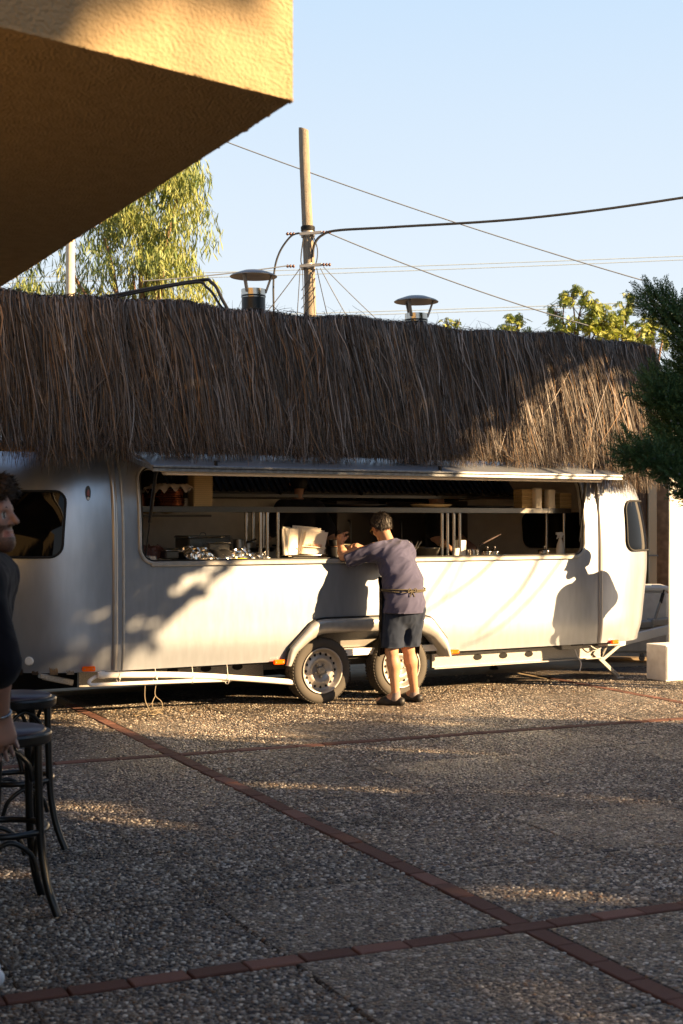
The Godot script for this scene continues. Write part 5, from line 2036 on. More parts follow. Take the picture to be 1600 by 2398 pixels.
func kitchen():
	var r := RandomNumberGenerator.new()
	r.seed = 44
	var CY := 1.285
	var dark_steel := mat(Color(0.22, 0.21, 0.2), 0.35, 0.85)
	var iron := mat(Color(0.11, 0.105, 0.10), 0.4, 0.4)
	# serving counter: worktop along the opening, with cupboard front below
	var c := kt("serving_counter", "long dark steel worktop running inside the serving opening", "counter", 0.65, 0.0, -0.42)
	var s := S()
	box(s, Vector3(0, CY - 0.02, 0.06), Vector3(4.9, 0.04, 0.66), Basis.IDENTITY, 0.006)
	obj("worktop", s, dark_steel, c)
	s = S()
	box(s, Vector3(0, 0.87, 0.0), Vector3(4.8, 0.78, 0.5))
	obj("cupboard", s, M.steel, c)
	# back counter under the hood
	c = kt("cooking_range", "dark steel cooking range along the back wall below the hood", "stove", 0.6, 0.0, -1.9)
	s = S()
	box(s, Vector3(0, 0.92, 0), Vector3(4.4, 0.9, 0.6), Basis.IDENTITY, 0.01)
	obj("body", s, mat(Color(0.72, 0.69, 0.64), 0.4, 0.3), c)
	for k in 5:
		s = S()
		tube(s, circle(Vector3(-1.6 + k * 0.8, 1.39, 0.05), Vector3(0.12, 0, 0), Vector3(0, 0, 0.12), 20), 0.008, 6, false, true)
		obj("burner_grate", s, iron, c)
	# steel overshelf in two lengths on round posts
	for e: Array in [[-1.69, -0.305, "left length of the steel shelf above the serving counter"], [-0.297, 3.12, "right, longer length of the steel shelf above the serving counter"]]:
		var x0: float = e[0]
		var x1: float = e[1]
		var sh := kt("overshelf", e[2], "shelf", (x0 + x1) / 2 - 0.06, 0, -0.40)
		s = S()
		var l := x1 - x0
		box(s, Vector3(0, 1.7675, 0), Vector3(l, 0.005, 0.34))
		box(s, Vector3(0, 1.745, 0.172), Vector3(l, 0.05, 0.006), Basis.IDENTITY, 0.002)
		box(s, Vector3(0, 1.745, -0.172), Vector3(l, 0.05, 0.006), Basis.IDENTITY, 0.002)
		obj("shelf_board", s, M.steel, sh)
		var ps: Array = [-1.6, -0.44, -0.37] if x0 < -1.0 else [-0.262, 1.535, 1.60, 1.675, 1.745, 3.05]
		for x: float in ps:
			for z: float in [0.14, -0.14]:
				if z < 0.0 and x > 0.0 and x < 3.0:
					continue
				lathe_obj("post", [Vector2(0.026, CY), Vector2(0.026, CY + 0.012), Vector2(0.0165, CY + 0.014), Vector2(0.0165, 1.765)], M.bright_steel, sh, Vector3(x - (x0 + x1) / 2, 0, z), 16)
	# extractor hood with slanted baffle filters
	var hd := kt("extractor_hood", "black extractor hood with slanted ribbed filters above the range", "hood", 0.95, 0.0, -1.55)
	s = S()
	var side := PackedVector2Array([Vector2(0.55, 1.87), Vector2(0.55, 1.93), Vector2(0.02, 2.42), Vector2(-0.58, 2.42), Vector2(-0.58, 1.87), Vector2(-0.50, 1.87), Vector2(-0.50, 2.32), Vector2(-0.02, 2.32), Vector2(0.44, 1.90), Vector2(0.44, 1.87)])
	prism(s, side, -2.0, 1.75, Transform3D(Basis(Vector3(0, 0, 1), Vector3.UP, Vector3(-1, 0, 0)), Vector3.ZERO))
	obj("canopy", s, mat(Color(0.24, 0.23, 0.21), 0.45, 0.2), hd)
	for e: Array in [[-1.73], [1.98]]:
		s = S()
		var tri_p := PackedVector2Array([Vector2(0.55, 1.872), Vector2(0.55, 1.93), Vector2(0.02, 2.418), Vector2(-0.578, 2.418), Vector2(-0.578, 1.872)])
		prism(s, tri_p, e[0], e[0] + 0.02, Transform3D(Basis(Vector3(0, 0, 1), Vector3.UP, Vector3(-1, 0, 0)), Vector3.ZERO))
		obj("end_panel", s, mat(Color(0.09, 0.088, 0.085), 0.4, 0.5), hd)
	for k in 52:
		s = S()
		var x := -1.7 + k * 0.07
		if k % 13 == 12:
			bar(s, Vector3(x, 1.905, 0.585), Vector3(x, 2.40, 0.045), 0.05, 0.03)
		else:
			bar(s, Vector3(x, 1.925, 0.572), Vector3(x, 2.41, 0.045), 0.026, 0.03)
		obj("baffle", s, iron, hd)
	s = S()
	box(s, Vector3(0.12, 1.885, 0.565), Vector3(3.75, 0.035, 0.02), Basis.IDENTITY, 0.004)
	obj("drip_rail", s, M.steel, hd)
	# tall cupboards / fridge on the back wall, right of the range
	var fr := kt("steel_fridge", "dark upright steel fridge with two long handles against the back wall", "fridge", 1.95, 0.5, -1.98)
	for x: float in [-0.5, 0.12, 0.66]:
		s = S()
		box(s, Vector3(x, 0.68, 0.0), Vector3(0.53, 1.36, 0.42), Basis.IDENTITY, 0.008)
		obj("door", s, mat(Color(0.34, 0.31, 0.28), 0.4, 0.2), fr)
	for x: float in [-0.62, 0.02]:
		s = S()
		tube(s, bez([Vector3(x, 0.86, 0.21), Vector3(x, 0.88, 0.25), Vector3(x, 1.12, 0.25), Vector3(x, 1.14, 0.21)], 5), 0.009, 8)
		obj("handle", s, M.steel, fr)
	# knives on the wall strip
	var kn := kt("hanging_ladle", "dark long ladle hanging on the back wall beside the man's head", "ladle", 0.93, 1.52, -2.12)
	s = S()
	box(s, Vector3(0, 0.06, 0), Vector3(0.032, 0.19, 0.02), Basis.IDENTITY, 0.01)
	tube(s, PackedVector3Array([Vector3(0, 0.14, 0), Vector3(0, 0.21, 0)]), 0.008, 6)
	obj("blade", s, iron, kn)
	kn = kt("wall_post", "brown upright pipe on the back wall between the two cooks", "pipe", 0.73, 0.5, -2.13)
	lathe_obj("pipe", [Vector2(0.03, 0), Vector2(0.03, 1.3)], mat(Color(0.25, 0.17, 0.13), 0.5), kn)
	# ---- on the shelf
	var cop := mat(Color(0.40, 0.22, 0.13), 0.25, 0.9)
	var tan_card := mat(Color(0.80, 0.69, 0.49), 0.8, 0.0, 0.2)
	var tan2 := mat(Color(0.74, 0.63, 0.44), 0.8, 0.0, 0.2)
	var y := 1.771
	for k in 7:
		var o := kt("copper_pan", "shallow copper pan in the cloth covered pile, %s" % ["lowest of seven", "second from the shelf", "third from the shelf", "fourth, in the middle of the pile", "third from the top", "second from the top", "topmost, under the cloth"][k], "pan", -1.38 + r.randfn(0, 0.004), y + k * 0.0195, -0.36, r.randf() * 30, "copper pans piled on the shelf")
		lathe_obj("pan", [Vector2(0, 0), Vector2(0.15, 0), Vector2(0.16, 0.008), Vector2(0.166, 0.03), Vector2(0.178, 0.033), Vector2(0.162, 0.034), Vector2(0.155, 0.012), Vector2(0, 0.006)], cop, o, Vector3.ZERO, 36)
	s = S()
	gridf(s, 30, 24, func(u: float, v: float) -> Vector3:
		var x := (u - 0.5) * 0.40
		var z := (v - 0.5) * 0.40
		var d := maxf(absf(x) - 0.15, absf(z) - 0.15)
		var fall := maxf(0.0, d) * (0.9 + 0.5 * sin(x * 60.0 + z * 37.0))
		return Vector3(x * 0.93, 0.042 - fall + 0.005 * sin(x * 55.0) + 0.004 * sin(z * 71.0 + x * 20.0) + (0.015 if x > -0.1 else 0.0), z * 0.93), true)
	tag(put(done(s), "dish_cloth", mat(Color(0.74, 0.68, 0.6), 0.95), self, Transform3D(Basis(Vector3.UP, deg_to_rad(CAR_TURN)), C(-1.37, y + 7 * 0.0195 - 0.005, -0.36))), "creased pale cloth covering the pile of copper pans", "cloth")
	var o2 := kt("copper_pan", "copper pan edge at the far left end of the shelf behind the strut", "pan", -1.56, y, -0.46)
	lathe_obj("pan", [Vector2(0, 0), Vector2(0.06, 0), Vector2(0.07, 0.1), Vector2(0.078, 0.115), Vector2(0, 0.11)], cop, o2)
	s = S()
	for k in 1:
		var p2 := round_rect(-0.095, -0.07, 0.095, 0.07, 0.016, 3)
		prism(s, p2, 0.0, 0.0045, Transform3D(Basis(Vector3.RIGHT, Vector3.FORWARD, Vector3.UP), Vector3.ZERO))
		var p3 := round_rect(-0.088, -0.063, 0.088, 0.063, 0.016, 3)
		prism(s, p3, -0.004, 0.0, Transform3D(Basis(Vector3.RIGHT, Vector3.FORWARD, Vector3.UP), Vector3.ZERO))
	var tray_m := done(s)
	for k in 34:
		var o := put(tray_m, "food_tray", tan_card if k % 2 == 0 else tan2, self, Transform3D(Basis(Vector3.UP, deg_to_rad(CAR_TURN + r.randfn(0, 0.6))), C(-1.06 + r.randfn(0, 0.0008), y + 0.004 + k * 0.0088, -0.33)))
		tag(o, "tan cardboard food tray in the tall single stack on the shelf", "tray", "stacked tan food trays, left of the cook")
	# steel and dark oval trays lying on the shelf
	for e: Array in [[0.63, 0.33, 0.17, 0.028, iron, "wide black oval tray on the shelf above the man's head"], [1.485, 0.22, 0.16, 0.032, tan_card, "tan round edged tray on the shelf right of the man's head"], [2.12, 0.36, 0.17, 0.02, iron, "long black flat tray on the shelf left of the lit boxes"]]:
		var o := kt("oval_tray", e[5], "tray", e[0] - 0.06, y, -0.37)
		s = S()
		var n := 40
		var a: float = e[1]
		var b: float = e[2]
		var hh: float = e[3]
		var prof: Array = [[0.0, 0.004], [0.8, 0.0], [0.9, hh * 0.6], [1.0, hh], [1.02, hh * 0.86], [0.93, hh * 0.4], [0.82, -0.0]]
		gridf(s, n, prof.size() - 1, func(u: float, v: float) -> Vector3:
			var q: Array = prof[int(round(v * (prof.size() - 1)))]
			return Vector3(cos(u * TAU) * a * q[0], q[1] + 0.002, sin(u * TAU) * b * q[0]), true)
		obj("tray", s, e[4], o)
	# stacks of tan food boxes at the right end, partly bagged
	for e: Array in [[2.60, 0.19, 0.145, 9, "left stack"], [2.90, 0.19, 0.105, 10, "middle stack"], [3.09, 0.155, 0.155, 8, "right stack"]]:
		for k in int(e[3]):
			s = S()
			var hh: float = e[1] / e[3]
			box(s, Vector3(0, hh / 2, 0), Vector3(e[2], hh - 0.0015, 0.14), Basis(Vector3.UP, r.randfn(0, 0.01)), 0.002)
			var o := put(done(s), "food_box", tan_card if k % 2 else tan2, self, Transform3D(Basis(Vector3.UP, deg_to_rad(CAR_TURN)), C(e[0] - 0.06, y + k * hh, -0.35)))
			tag(o, "tan cardboard food box in the %s at the right end of the shelf" % e[4], "box", "tan food boxes, %s of the shelf's right end" % e[4])
	var bag_m := mat(Color(0.93, 0.88, 0.78), 0.35, 0.0, 0.5)
	var bi := 0
	for e: Array in [[2.715, 0.085, 0.205, "left of two pale wrapped bundles standing among the shelf boxes"], [2.885, 0.095, 0.19, "right of two pale wrapped bundles standing among the shelf boxes"]]:
		var o := kt("wrapped_bundle", e[3], "bundle", e[0] - 0.075, y, -0.265)
		var rr := RandomNumberGenerator.new()
		rr.seed = 70 + bi
		bi += 1
		var w: float = e[1]
		var hh: float = e[2]
		var fn := FastNoiseLite.new()
		fn.seed = bi
		fn.frequency = 14.0
		s = S()
		gridf(s, 28, 18, func(u: float, v: float) -> Vector3:
			var a := u * TAU
			var q := Vector2(signf(cos(a)) * pow(absf(cos(a)), 0.4) * w * 0.5, signf(sin(a)) * pow(absf(sin(a)), 0.4) * 0.04)
			var k := 1.0 + 0.09 * fn.get_noise_3d(q.x, v * hh, q.y) + (0.0 if v < 0.95 else -0.3)
			return Vector3(q.x * k, v * hh, q.y * k), true)
		obj("wrap", s, bag_m, o)
	# ---- on the counter, left
	CY += 0.002
	c = pan_box("steel_chafing_pan", "largest lidded steel pan at the back left of the counter", -0.87, CY + 0.1, -0.68, 0.42, 0.3, 0.11, M.steel, true)
	c = pan_box("steel_chafing_pan", "low closed steel pan in front of the largest lidded one", -0.83, CY + 0.07, -0.50, 0.22, 0.18, 0.09, M.steel, false)
	c = pan_box("pan_riser", "dark low stand under the lidded steel pans", -0.82, CY, -0.60, 0.62, 0.42, 0.07, iron, false)
	pot("tall round steel pot between the lidded pans and the shelf posts", -0.60, CY + 0.055, -0.48, 0.06, 0.135, M.steel, 0.11)
	pot("squat steel pot right of the tall round one, by the shelf posts", -0.47, CY + 0.06, -0.56, 0.075, 0.10, M.steel, 0.0, false)
	s = S()
	tube(s, bez([Vector3(-0.05, 0, 0), Vector3(-0.05, 0.05, 0), Vector3(0.0, 0.055, 0), Vector3(0.0, 0.0, 0)], 4), 0.006, 6)
	lathe(s, [Vector2(0, 0), Vector2(0.13, 0), Vector2(0.15, 0.03), Vector2(0.145, 0.034), Vector2(0.12, 0.006), Vector2(0, 0.005)], 28)
	tag(put(done(s), "frying_pan", iron, self, Transform3D(Basis.IDENTITY, C(-0.36, CY + 0.075, -0.55))), "black frying pan lying left of the shelf posts", "pan")
	c = pan_box("steel_inset", "small square steel inset pan near the left end of the counter", -1.355, CY + 0.025, -0.32, 0.125, 0.12, 0.075, M.steel, false)
	pot("small glass and steel jar at the far left corner of the counter", -1.55, CY, -0.28, 0.05, 0.055, mat(Color(0.8, 0.75, 0.7), 0.1, 0.2), 0.0, false)
	var foil := mat(Color(0.82, 0.81, 0.79), 0.18, 1.0)
	var i := 0
	for e: Array in [[-1.08, 0.035, -0.31, 0.30, 0.2, 0.07, -0.35, "largest crumpled foil parcel, left of the black cloth"], [-0.99, 0.0, -0.26, 0.2, 0.12, 0.03, 0.1, "flat foil strip at the front, below the largest foil parcel"], [-0.68, 0.03, -0.34, 0.26, 0.2, 0.04, 0.25, "foil covered tray right of the black cloth"], [-0.78, 0.0, -0.25, 0.34, 0.14, 0.035, 0.12, "long foil parcel behind the yellow sponge"], [-0.55, 0.01, -0.27, 0.28, 0.16, 0.03, 0.2, "foil parcel nearest the shelf posts"]]:
		var rr := RandomNumberGenerator.new()
		rr.seed = 100 + i
		i += 1
		s = crumple(e[3], e[4], e[5], rr, 0.009)
		tag(put(done(s), "foil_parcel", foil, self, Transform3D(Basis(Vector3.UP, deg_to_rad(CAR_TURN)) * Basis(Vector3.BACK, e[6] * 0.5) * Basis(Vector3.RIGHT, 0.45), C(e[0], CY + e[1] + 0.01, e[2]))), e[7], "foil")
	s = S()
	gridf(s, 14, 10, func(u: float, v: float) -> Vector3:
		return Vector3((u - 0.5) * 0.19, 0.07 - 0.085 * v * v + 0.006 * sin(u * 9.0), (v - 0.6) * 0.16), true)
	tag(put(done(s), "black_cloth", mat(Color(0.05, 0.05, 0.052), 0.9), self, Transform3D(Basis(Vector3.UP, deg_to_rad(CAR_TURN)), C(-0.875, CY + 0.03, -0.28))), "black cloth draped between foil parcels on the counter", "cloth")
	s = S()
	lathe(s, [Vector2(0, 0), Vector2(0.05, 0.002), Vector2(0.062, 0.014), Vector2(0.05, 0.026), Vector2(0, 0.03)], 20, Transform3D(Basis.from_scale(Vector3(1.1, 1, 0.6)), Vector3.ZERO), false)
	tag(put(done(s), "yellow_sponge", mat(Color(0.85, 0.76, 0.05), 0.8), self, Transform3D(Basis(Vector3.UP, deg_to_rad(CAR_TURN)), C(-0.75, CY, -0.14))), "yellow sponge on the counter edge left of the posts", "sponge")
	s = S()
	box(s, Vector3(0, 0.008, 0), Vector3(0.42, 0.012, 0.2), Basis.IDENTITY, 0.004)
	tag(put(done(s), "cutting_board", mat(Color(0.35, 0.30, 0.2), 0.6), self, Transform3D(Basis(Vector3.UP, deg_to_rad(CAR_TURN)), C(-1.25, CY, -0.18))), "dull brown board lying at the left front of the counter", "board")
	s = crumple(0.34, 0.2, 0.1, r, 0.012)
	tag(put(done(s), "meat_tray", mat(Color(0.32, 0.16, 0.1), 0.6), self, Transform3D(Basis(Vector3.UP, deg_to_rad(CAR_TURN)), C(-1.45, CY + 0.03, -0.5))), "heap of reddish brown food at the left back of the counter", "food")
	# ---- paper bags on a steel tray in the middle
	c = pan_box("steel_tray", "shallow steel tray under the pale paper bags", -0.06, CY, -0.26, 0.36, 0.24, 0.045, M.bright_steel, false)
	var paper := tex(mat(Color.WHITE, 0.85, 0.0, 0.25), ramp_tex(M.fine, Color(0.84, 0.79, 0.70), Color(0.95, 0.91, 0.84)), 2.0)
	var bags: Array = [[-0.215, -0.30, 0.25, 78.0, 4.0], [-0.18, -0.32, 0.265, 66.0, -2.0], [-0.14, -0.31, 0.255, 58.0, 3.0], [-0.115, -0.30, 0.25, 40.0, 2.0], [-0.07, -0.34, 0.275, 18.0, -8.0], [-0.035, -0.32, 0.265, 14.0, -4.0], [-0.01, -0.30, 0.255, 10.0, -3.0], [0.0, -0.27, 0.24, 8.0, -7.0], [0.015, -0.235, 0.225, 6.0, -9.0]]
	var bl: Array = ["leftmost bag, turned edge on", "second bag from the left, edge on", "third bag from the left", "fourth bag from the left", "bag at the very back with the highest corner", "back bag below the highest corner", "middle bag of the right hand group", "second bag from the front", "front bag with brown lettering, in full sun"]
	for k in bags.size():
		var e: Array = bags[k]
		var o := kt("paper_bag", "pale paper bag on the steel tray: %s" % bl[k], "paper bag", e[0], CY + 0.05, e[1], e[3] - 24.0, "pale paper bags on the tray")
		var w := 0.212
		var hh: float = e[2] * 0.95
		s = S()
		var fn := FastNoiseLite.new()
		fn.seed = k
		fn.frequency = 9.0
		gridf(s, 24, 12, func(u: float, v: float) -> Vector3:
			var a := u * TAU
			var x := signf(cos(a)) * pow(absf(cos(a)), 0.5) * w * 0.5
			var z := signf(sin(a)) * pow(absf(sin(a)), 0.5) * (0.018 * (1.0 - 0.75 * v) + 0.002)
			var n := fn.get_noise_2d(x, v * hh)
			return Vector3(x + v * hh * 0.16 * (1.0 if k > 3 else 0.2), v * hh, z + n * 0.006 - 0.10 * v * hh), true)
		s.set_smooth_group(-1)
		box(s, Vector3(0, 0.003, 0), Vector3(w * 0.9, 0.004, 0.034))
		obj("bag", s, paper, o)
		o.rotation_degrees.z = float(e[4]) * 0.6
		if k == 8:
			var tm := TextMesh.new()
			tm.text = "(MONO)"
			tm.font_size = 32
			tm.depth = 0.002
			tm.pixel_size = 0.0011
			var fnt := SystemFont.new()
			fnt.font_names = PackedStringArray(["Droid Sans"])
			tm.font = fnt
			var tx := put(tm, "print", mat(Color(0.62, 0.36, 0.2), 0.8), o)
			tx.position = Vector3(0.02, 0.085, 0.021)
			tx.rotation_degrees.x = -5
			s = S()
			gridf(s, 12, 3, func(u: float, v: float) -> Vector3:
				return Vector3((u - 0.5) * 0.22 + 0.012, 0.062 + 0.012 * v, 0.020 + 0.008 * sin(v * PI)), true)
			obj("fold", s, paper, o)
	pot("short stack of dark steel bowls right of the paper bags", 0.36, CY + 0.12, -0.42, 0.05, 0.06, iron, 0.0)
	pot("black pan below the stack of dark bowls", 0.34, CY, -0.40, 0.075, 0.115, iron, 0.1)
	pot("cream food tub beside the leaning man's hand", 0.52, CY + 0.05, -0.40, 0.09, 0.085, mat(Color(0.72, 0.68, 0.56), 0.4))
	# wide mixing bowl
	var o := kt("mixing_bowl", "shiny wide steel mixing bowl right of the leaning man", "bowl", 1.31, CY, -0.30)
	lathe_obj("bowl", [Vector2(0, 0), Vector2(0.08, 0.002), Vector2(0.125, 0.035), Vector2(0.148, 0.095), Vector2(0.156, 0.097), Vector2(0.146, 0.097), Vector2(0.12, 0.04), Vector2(0, 0.008)], M.bright_steel, o, Vector3.ZERO, 40, false)
	o = thing("skewer_bundle", "thin steel skewers standing left of the mixing bowl", "skewers", C(1.13, CY, -0.24))
	for k in 9:
		s = S()
		tube(s, PackedVector3Array([Vector3(r.randfn(0, 0.02), 0, r.randfn(0, 0.02)), Vector3(r.randfn(0, 0.03), 0.16, r.randfn(0, 0.03))]), 0.004, 5)
		obj("skewer", s, M.steel, o)
	# napkin holder, containers, blue cloth, tin, spray bottle
	o = kt("napkin_box", "white upright carton behind the four shelf posts", "carton", 1.755, CY, -0.36)
	s = S()
	box(s, Vector3(0, 0.083, 0), Vector3(0.10, 0.165, 0.09), Basis.IDENTITY, 0.004)
	obj("carton", s, M.white_plastic, o)
	s = S()
	gridf(s, 6, 6, func(u: float, v: float) -> Vector3: return Vector3((u - 0.5) * 0.06 + 0.01 * v, v * 0.09, 0.05 + 0.01 * sin(u * 5.0)), true)
	tag(put(done(s), "napkin", M.white_plastic, self, Transform3D(Basis(Vector3.UP, deg_to_rad(CAR_TURN)), C(1.63, CY, -0.28))), "white napkin corner standing between the shelf posts", "napkin")
	pot("open steel saucepan right of the shelf posts", 1.85, CY, -0.26, 0.062, 0.075, M.bright_steel, 0.0)
	pot("first of two low lidded tins by the blue cloth", 1.985, CY, -0.22, 0.045, 0.05, M.bright_steel, 0.0, true)
	pot("second of two low lidded tins, right of the first", 2.09, CY, -0.24, 0.045, 0.05, M.bright_steel, 0.0, true)
	pot("small covered steel tin between the blue cloth and the spray bottle", 2.72, CY, -0.25, 0.058, 0.05, M.bright_steel, 0.0, true)
	s = S()
	gridf(s, 20, 14, func(u: float, v: float) -> Vector3:
		return Vector3((u - 0.5) * 0.18, 0.012 + 0.008 * sin(u * 14.0 + v * 3.0) + 0.006 * sin(v * 17.0), (v - 0.5) * 0.1), true)
	tag(put(done(s), "blue_cloth", mat(Color(0.10, 0.48, 0.72), 0.9), self, Transform3D(Basis(Vector3.UP, deg_to_rad(CAR_TURN)), C(2.07, CY, -0.12))), "bright blue wiping cloth on the counter", "cloth")
	s = S()
	tube(s, PackedVector3Array([Vector3(-0.14, -0.04, 0), Vector3(0.12, 0.07, 0)]), 0.011, 8)
	tag(put(done(s), "wooden_stick", mat(Color(0.18, 0.1, 0.07), 0.6), self, Transform3D(Basis(Vector3.UP, deg_to_rad(CAR_TURN)), C(2.28, CY + 0.15, -0.55))), "brown handle slanting up behind the blue cloth", "spoon")
	o = kt("spray_bottle", "clear spray bottle with a white trigger head on the counter", "bottle", 2.925, CY, -0.24)
	lathe_obj("bottle", [Vector2(0, 0), Vector2(0.042, 0), Vector2(0.045, 0.02), Vector2(0.045, 0.06), Vector2(0.034, 0.12), Vector2(0.018, 0.165), Vector2(0.014, 0.185)], mat(Color(0.80, 0.78, 0.73), 0.25), o, Vector3.ZERO, 24, false)
	s = S()
	prism(s, PackedVector2Array([Vector2(-0.05, 0.215), Vector2(-0.05, 0.238), Vector2(0.02, 0.242), Vector2(0.036, 0.212), Vector2(0.02, 0.205), Vector2(0.016, 0.183), Vector2(-0.015, 0.183), Vector2(-0.018, 0.208)]), -0.013, 0.013)
	prism(s, PackedVector2Array([Vector2(-0.034, 0.214), Vector2(-0.022, 0.214), Vector2(-0.026, 0.19), Vector2(-0.044, 0.170), Vector2(-0.048, 0.174), Vector2(-0.036, 0.195)]), -0.007, 0.007)
	obj("trigger_head", s, M.white_plastic, o)
	# interior lamp glints: round pans hung below the shelf left
	for e: Array in [[-1.30, "left of two pale bowls under the shelf"], [-1.13, "right of two pale bowls under the shelf"]]:
		o = kt("hanging_bowl", e[1], "bowl", e[0], 1.705, -0.9)
		lathe_obj("bowl", [Vector2(0, 0), Vector2(0.05, 0.008), Vector2(0.085, 0.035), Vector2(0.08, 0.037), Vector2(0, 0.012)], mat(Color(0.8, 0.7, 0.5), 0.5), o, Vector3.ZERO, 24, false)
	# steel rail stand that carries those bowls
	o = kt("wall_shelf", "narrow shelf on the back wall of the caravan, left", "shelf", -1.0, 1.69, -1.6)
	s = S()
	box(s, Vector3(0, 0, 0), Vector3(1.0, 0.02, 1.2), Basis.IDENTITY, 0.003)
	o.position = C(-1.2, 1.69, -1.45)
	obj("board", s, M.steel, o)

# ------------------------------------------------------------------ bar stools
func stools():
	var o := thing("bar_stool", "nearer dark bentwood bar stool with plum seat", "stool", Vector3(-1.43, 0, -6.03), 22.0, "bentwood bar stools, left")
	var wood := mat(Color(0.045, 0.055, 0.058), 0.32)
	var H := 0.755
	lathe_obj("seat_ring", [Vector2(0.15, H - 0.045), Vector2(0.192, H - 0.045), Vector2(0.198, H - 0.036), Vector2(0.2, H - 0.008), Vector2(0.196, H), Vector2(0.172, H + 0.002), Vector2(0.168, H - 0.01)], wood, o, Vector3.ZERO, 48)
	lathe_obj("seat_pad", [Vector2(0.172, H - 0.012), Vector2(0.176, H + 0.006), Vector2(0.168, H + 0.016), Vector2(0.12, H + 0.024), Vector2(0, H + 0.027)], mat(Color(0.20, 0.12, 0.155), 0.38), o, Vector3.ZERO, 48, false)
	for k in 4:
		var a := deg_to_rad(45 + 90 * k)
		var d := Vector3(cos(a), 0, sin(a))
		var s := S()
		tube(s, bez([d * 0.172 + Vector3(0, H - 0.03, 0), d * 0.178 + Vector3(0, 0.5, 0), d * 0.19 + Vector3(0, 0.28, 0), d * 0.222 + Vector3(0, 0.12, 0), d * 0.272 + Vector3(0, 0.0, 0)], 8), 0.0175, 12)
		obj("leg", s, wood, o)
		# bent arch under the seat, and a lower one under the foot ring
		var a2 := deg_to_rad(45 + 90 * (k + 1))
		var e := Vector3(cos(a2), 0, sin(a2))
		var m := ((d + e) * 0.5).normalized()
		s = S()
		tube(s, bez([d * 0.160 + Vector3(0, 0.56, 0) + e * 0.022, d * 0.150 + e * 0.045 + Vector3(0, 0.64, 0), (d + e) * 0.092 + m * 0.01 + Vector3(0, 0.695, 0), e * 0.150 + d * 0.045 + Vector3(0, 0.64, 0), e * 0.160 + Vector3(0, 0.56, 0) + d * 0.022], 8), 0.011, 8)
		obj("seat_arch", s, wood, o)
		s = S()
		tube(s, bez([d * 0.185 + Vector3(0, 0.19, 0) + e * 0.025, d * 0.168 + e * 0.05 + Vector3(0, 0.265, 0), (d + e) * 0.105 + m * 0.01 + Vector3(0, 0.315, 0), e * 0.168 + d * 0.05 + Vector3(0, 0.265, 0), e * 0.185 + Vector3(0, 0.19, 0) + d * 0.025], 8), 0.011, 8)
		obj("foot_arch", s, wood, o)
	var s := S()
	tube(s, circle(Vector3(0, 0.345, 0), Vector3(0.178, 0, 0), Vector3(0, 0, 0.178), 44), 0.014, 10, false, true)
	obj("foot_ring", s, wood, o)
	copy_of(o, Vector3(-1.645, 0, -7.2), 30.0, "farther dark bentwood bar stool, behind the other")

# ------------------------------------------------------------------ bodies: smooth union of tapered capsules, meshed as surface nets
class Prim:
	var a: Vector3
	var ba: Vector3
	var l2: float
	var ra: float
	var rb: float
	var k: float
	var n: Vector3
	var sq: float
	var cut: bool

class Shape:
	var prims: Array[Prim] = []
	var planes: Array[Plane] = []
	var noise: FastNoiseLite = null
	var amp := 0.0
	var stretch := Vector3.ONE
	var rot := Basis.IDENTITY

	func cap(a: Vector3, b: Vector3, ra: float, rb: float, k := 0.03, n := Vector3.ZERO, sq := 0.0, cut := false):
		var p := Prim.new()
		p.a = a
		p.ba = b - a
		p.l2 = maxf(1e-9, p.ba.length_squared())
		p.ra = ra
		p.rb = rb
		p.k = k
		p.n = n.normalized() if n != Vector3.ZERO else n
		p.sq = sq
		p.cut = cut
		prims.append(p)

	func one(q: Prim, p: Vector3) -> float:
		var v := p - q.a
		var t := clampf(v.dot(q.ba) / q.l2, 0.0, 1.0)
		v -= q.ba * t
		if q.sq != 0.0:
			v += q.n * (v.dot(q.n) * q.sq)
		return v.length() - q.ra - (q.rb - q.ra) * t

	func dist(p: Vector3, list: Array[Prim]) -> float:
		var d := 1e3
		for q in list:
			var e := one(q, p)
			if q.cut:
				var h := clampf(0.5 - 0.5 * (d + e) / q.k, 0.0, 1.0)
				d = lerpf(d, -e, h) + q.k * h * (1.0 - h)
			else:
				var h := clampf(0.5 + 0.5 * (e - d) / q.k, 0.0, 1.0)
				d = lerpf(e, d, h) - q.k * h * (1.0 - h)
		if noise:
			d -= amp * (0.5 + 0.5 * noise.get_noise_3dv(rot * p * stretch))
		for pl in planes:
			d = maxf(d, pl.distance_to(p))
		return d

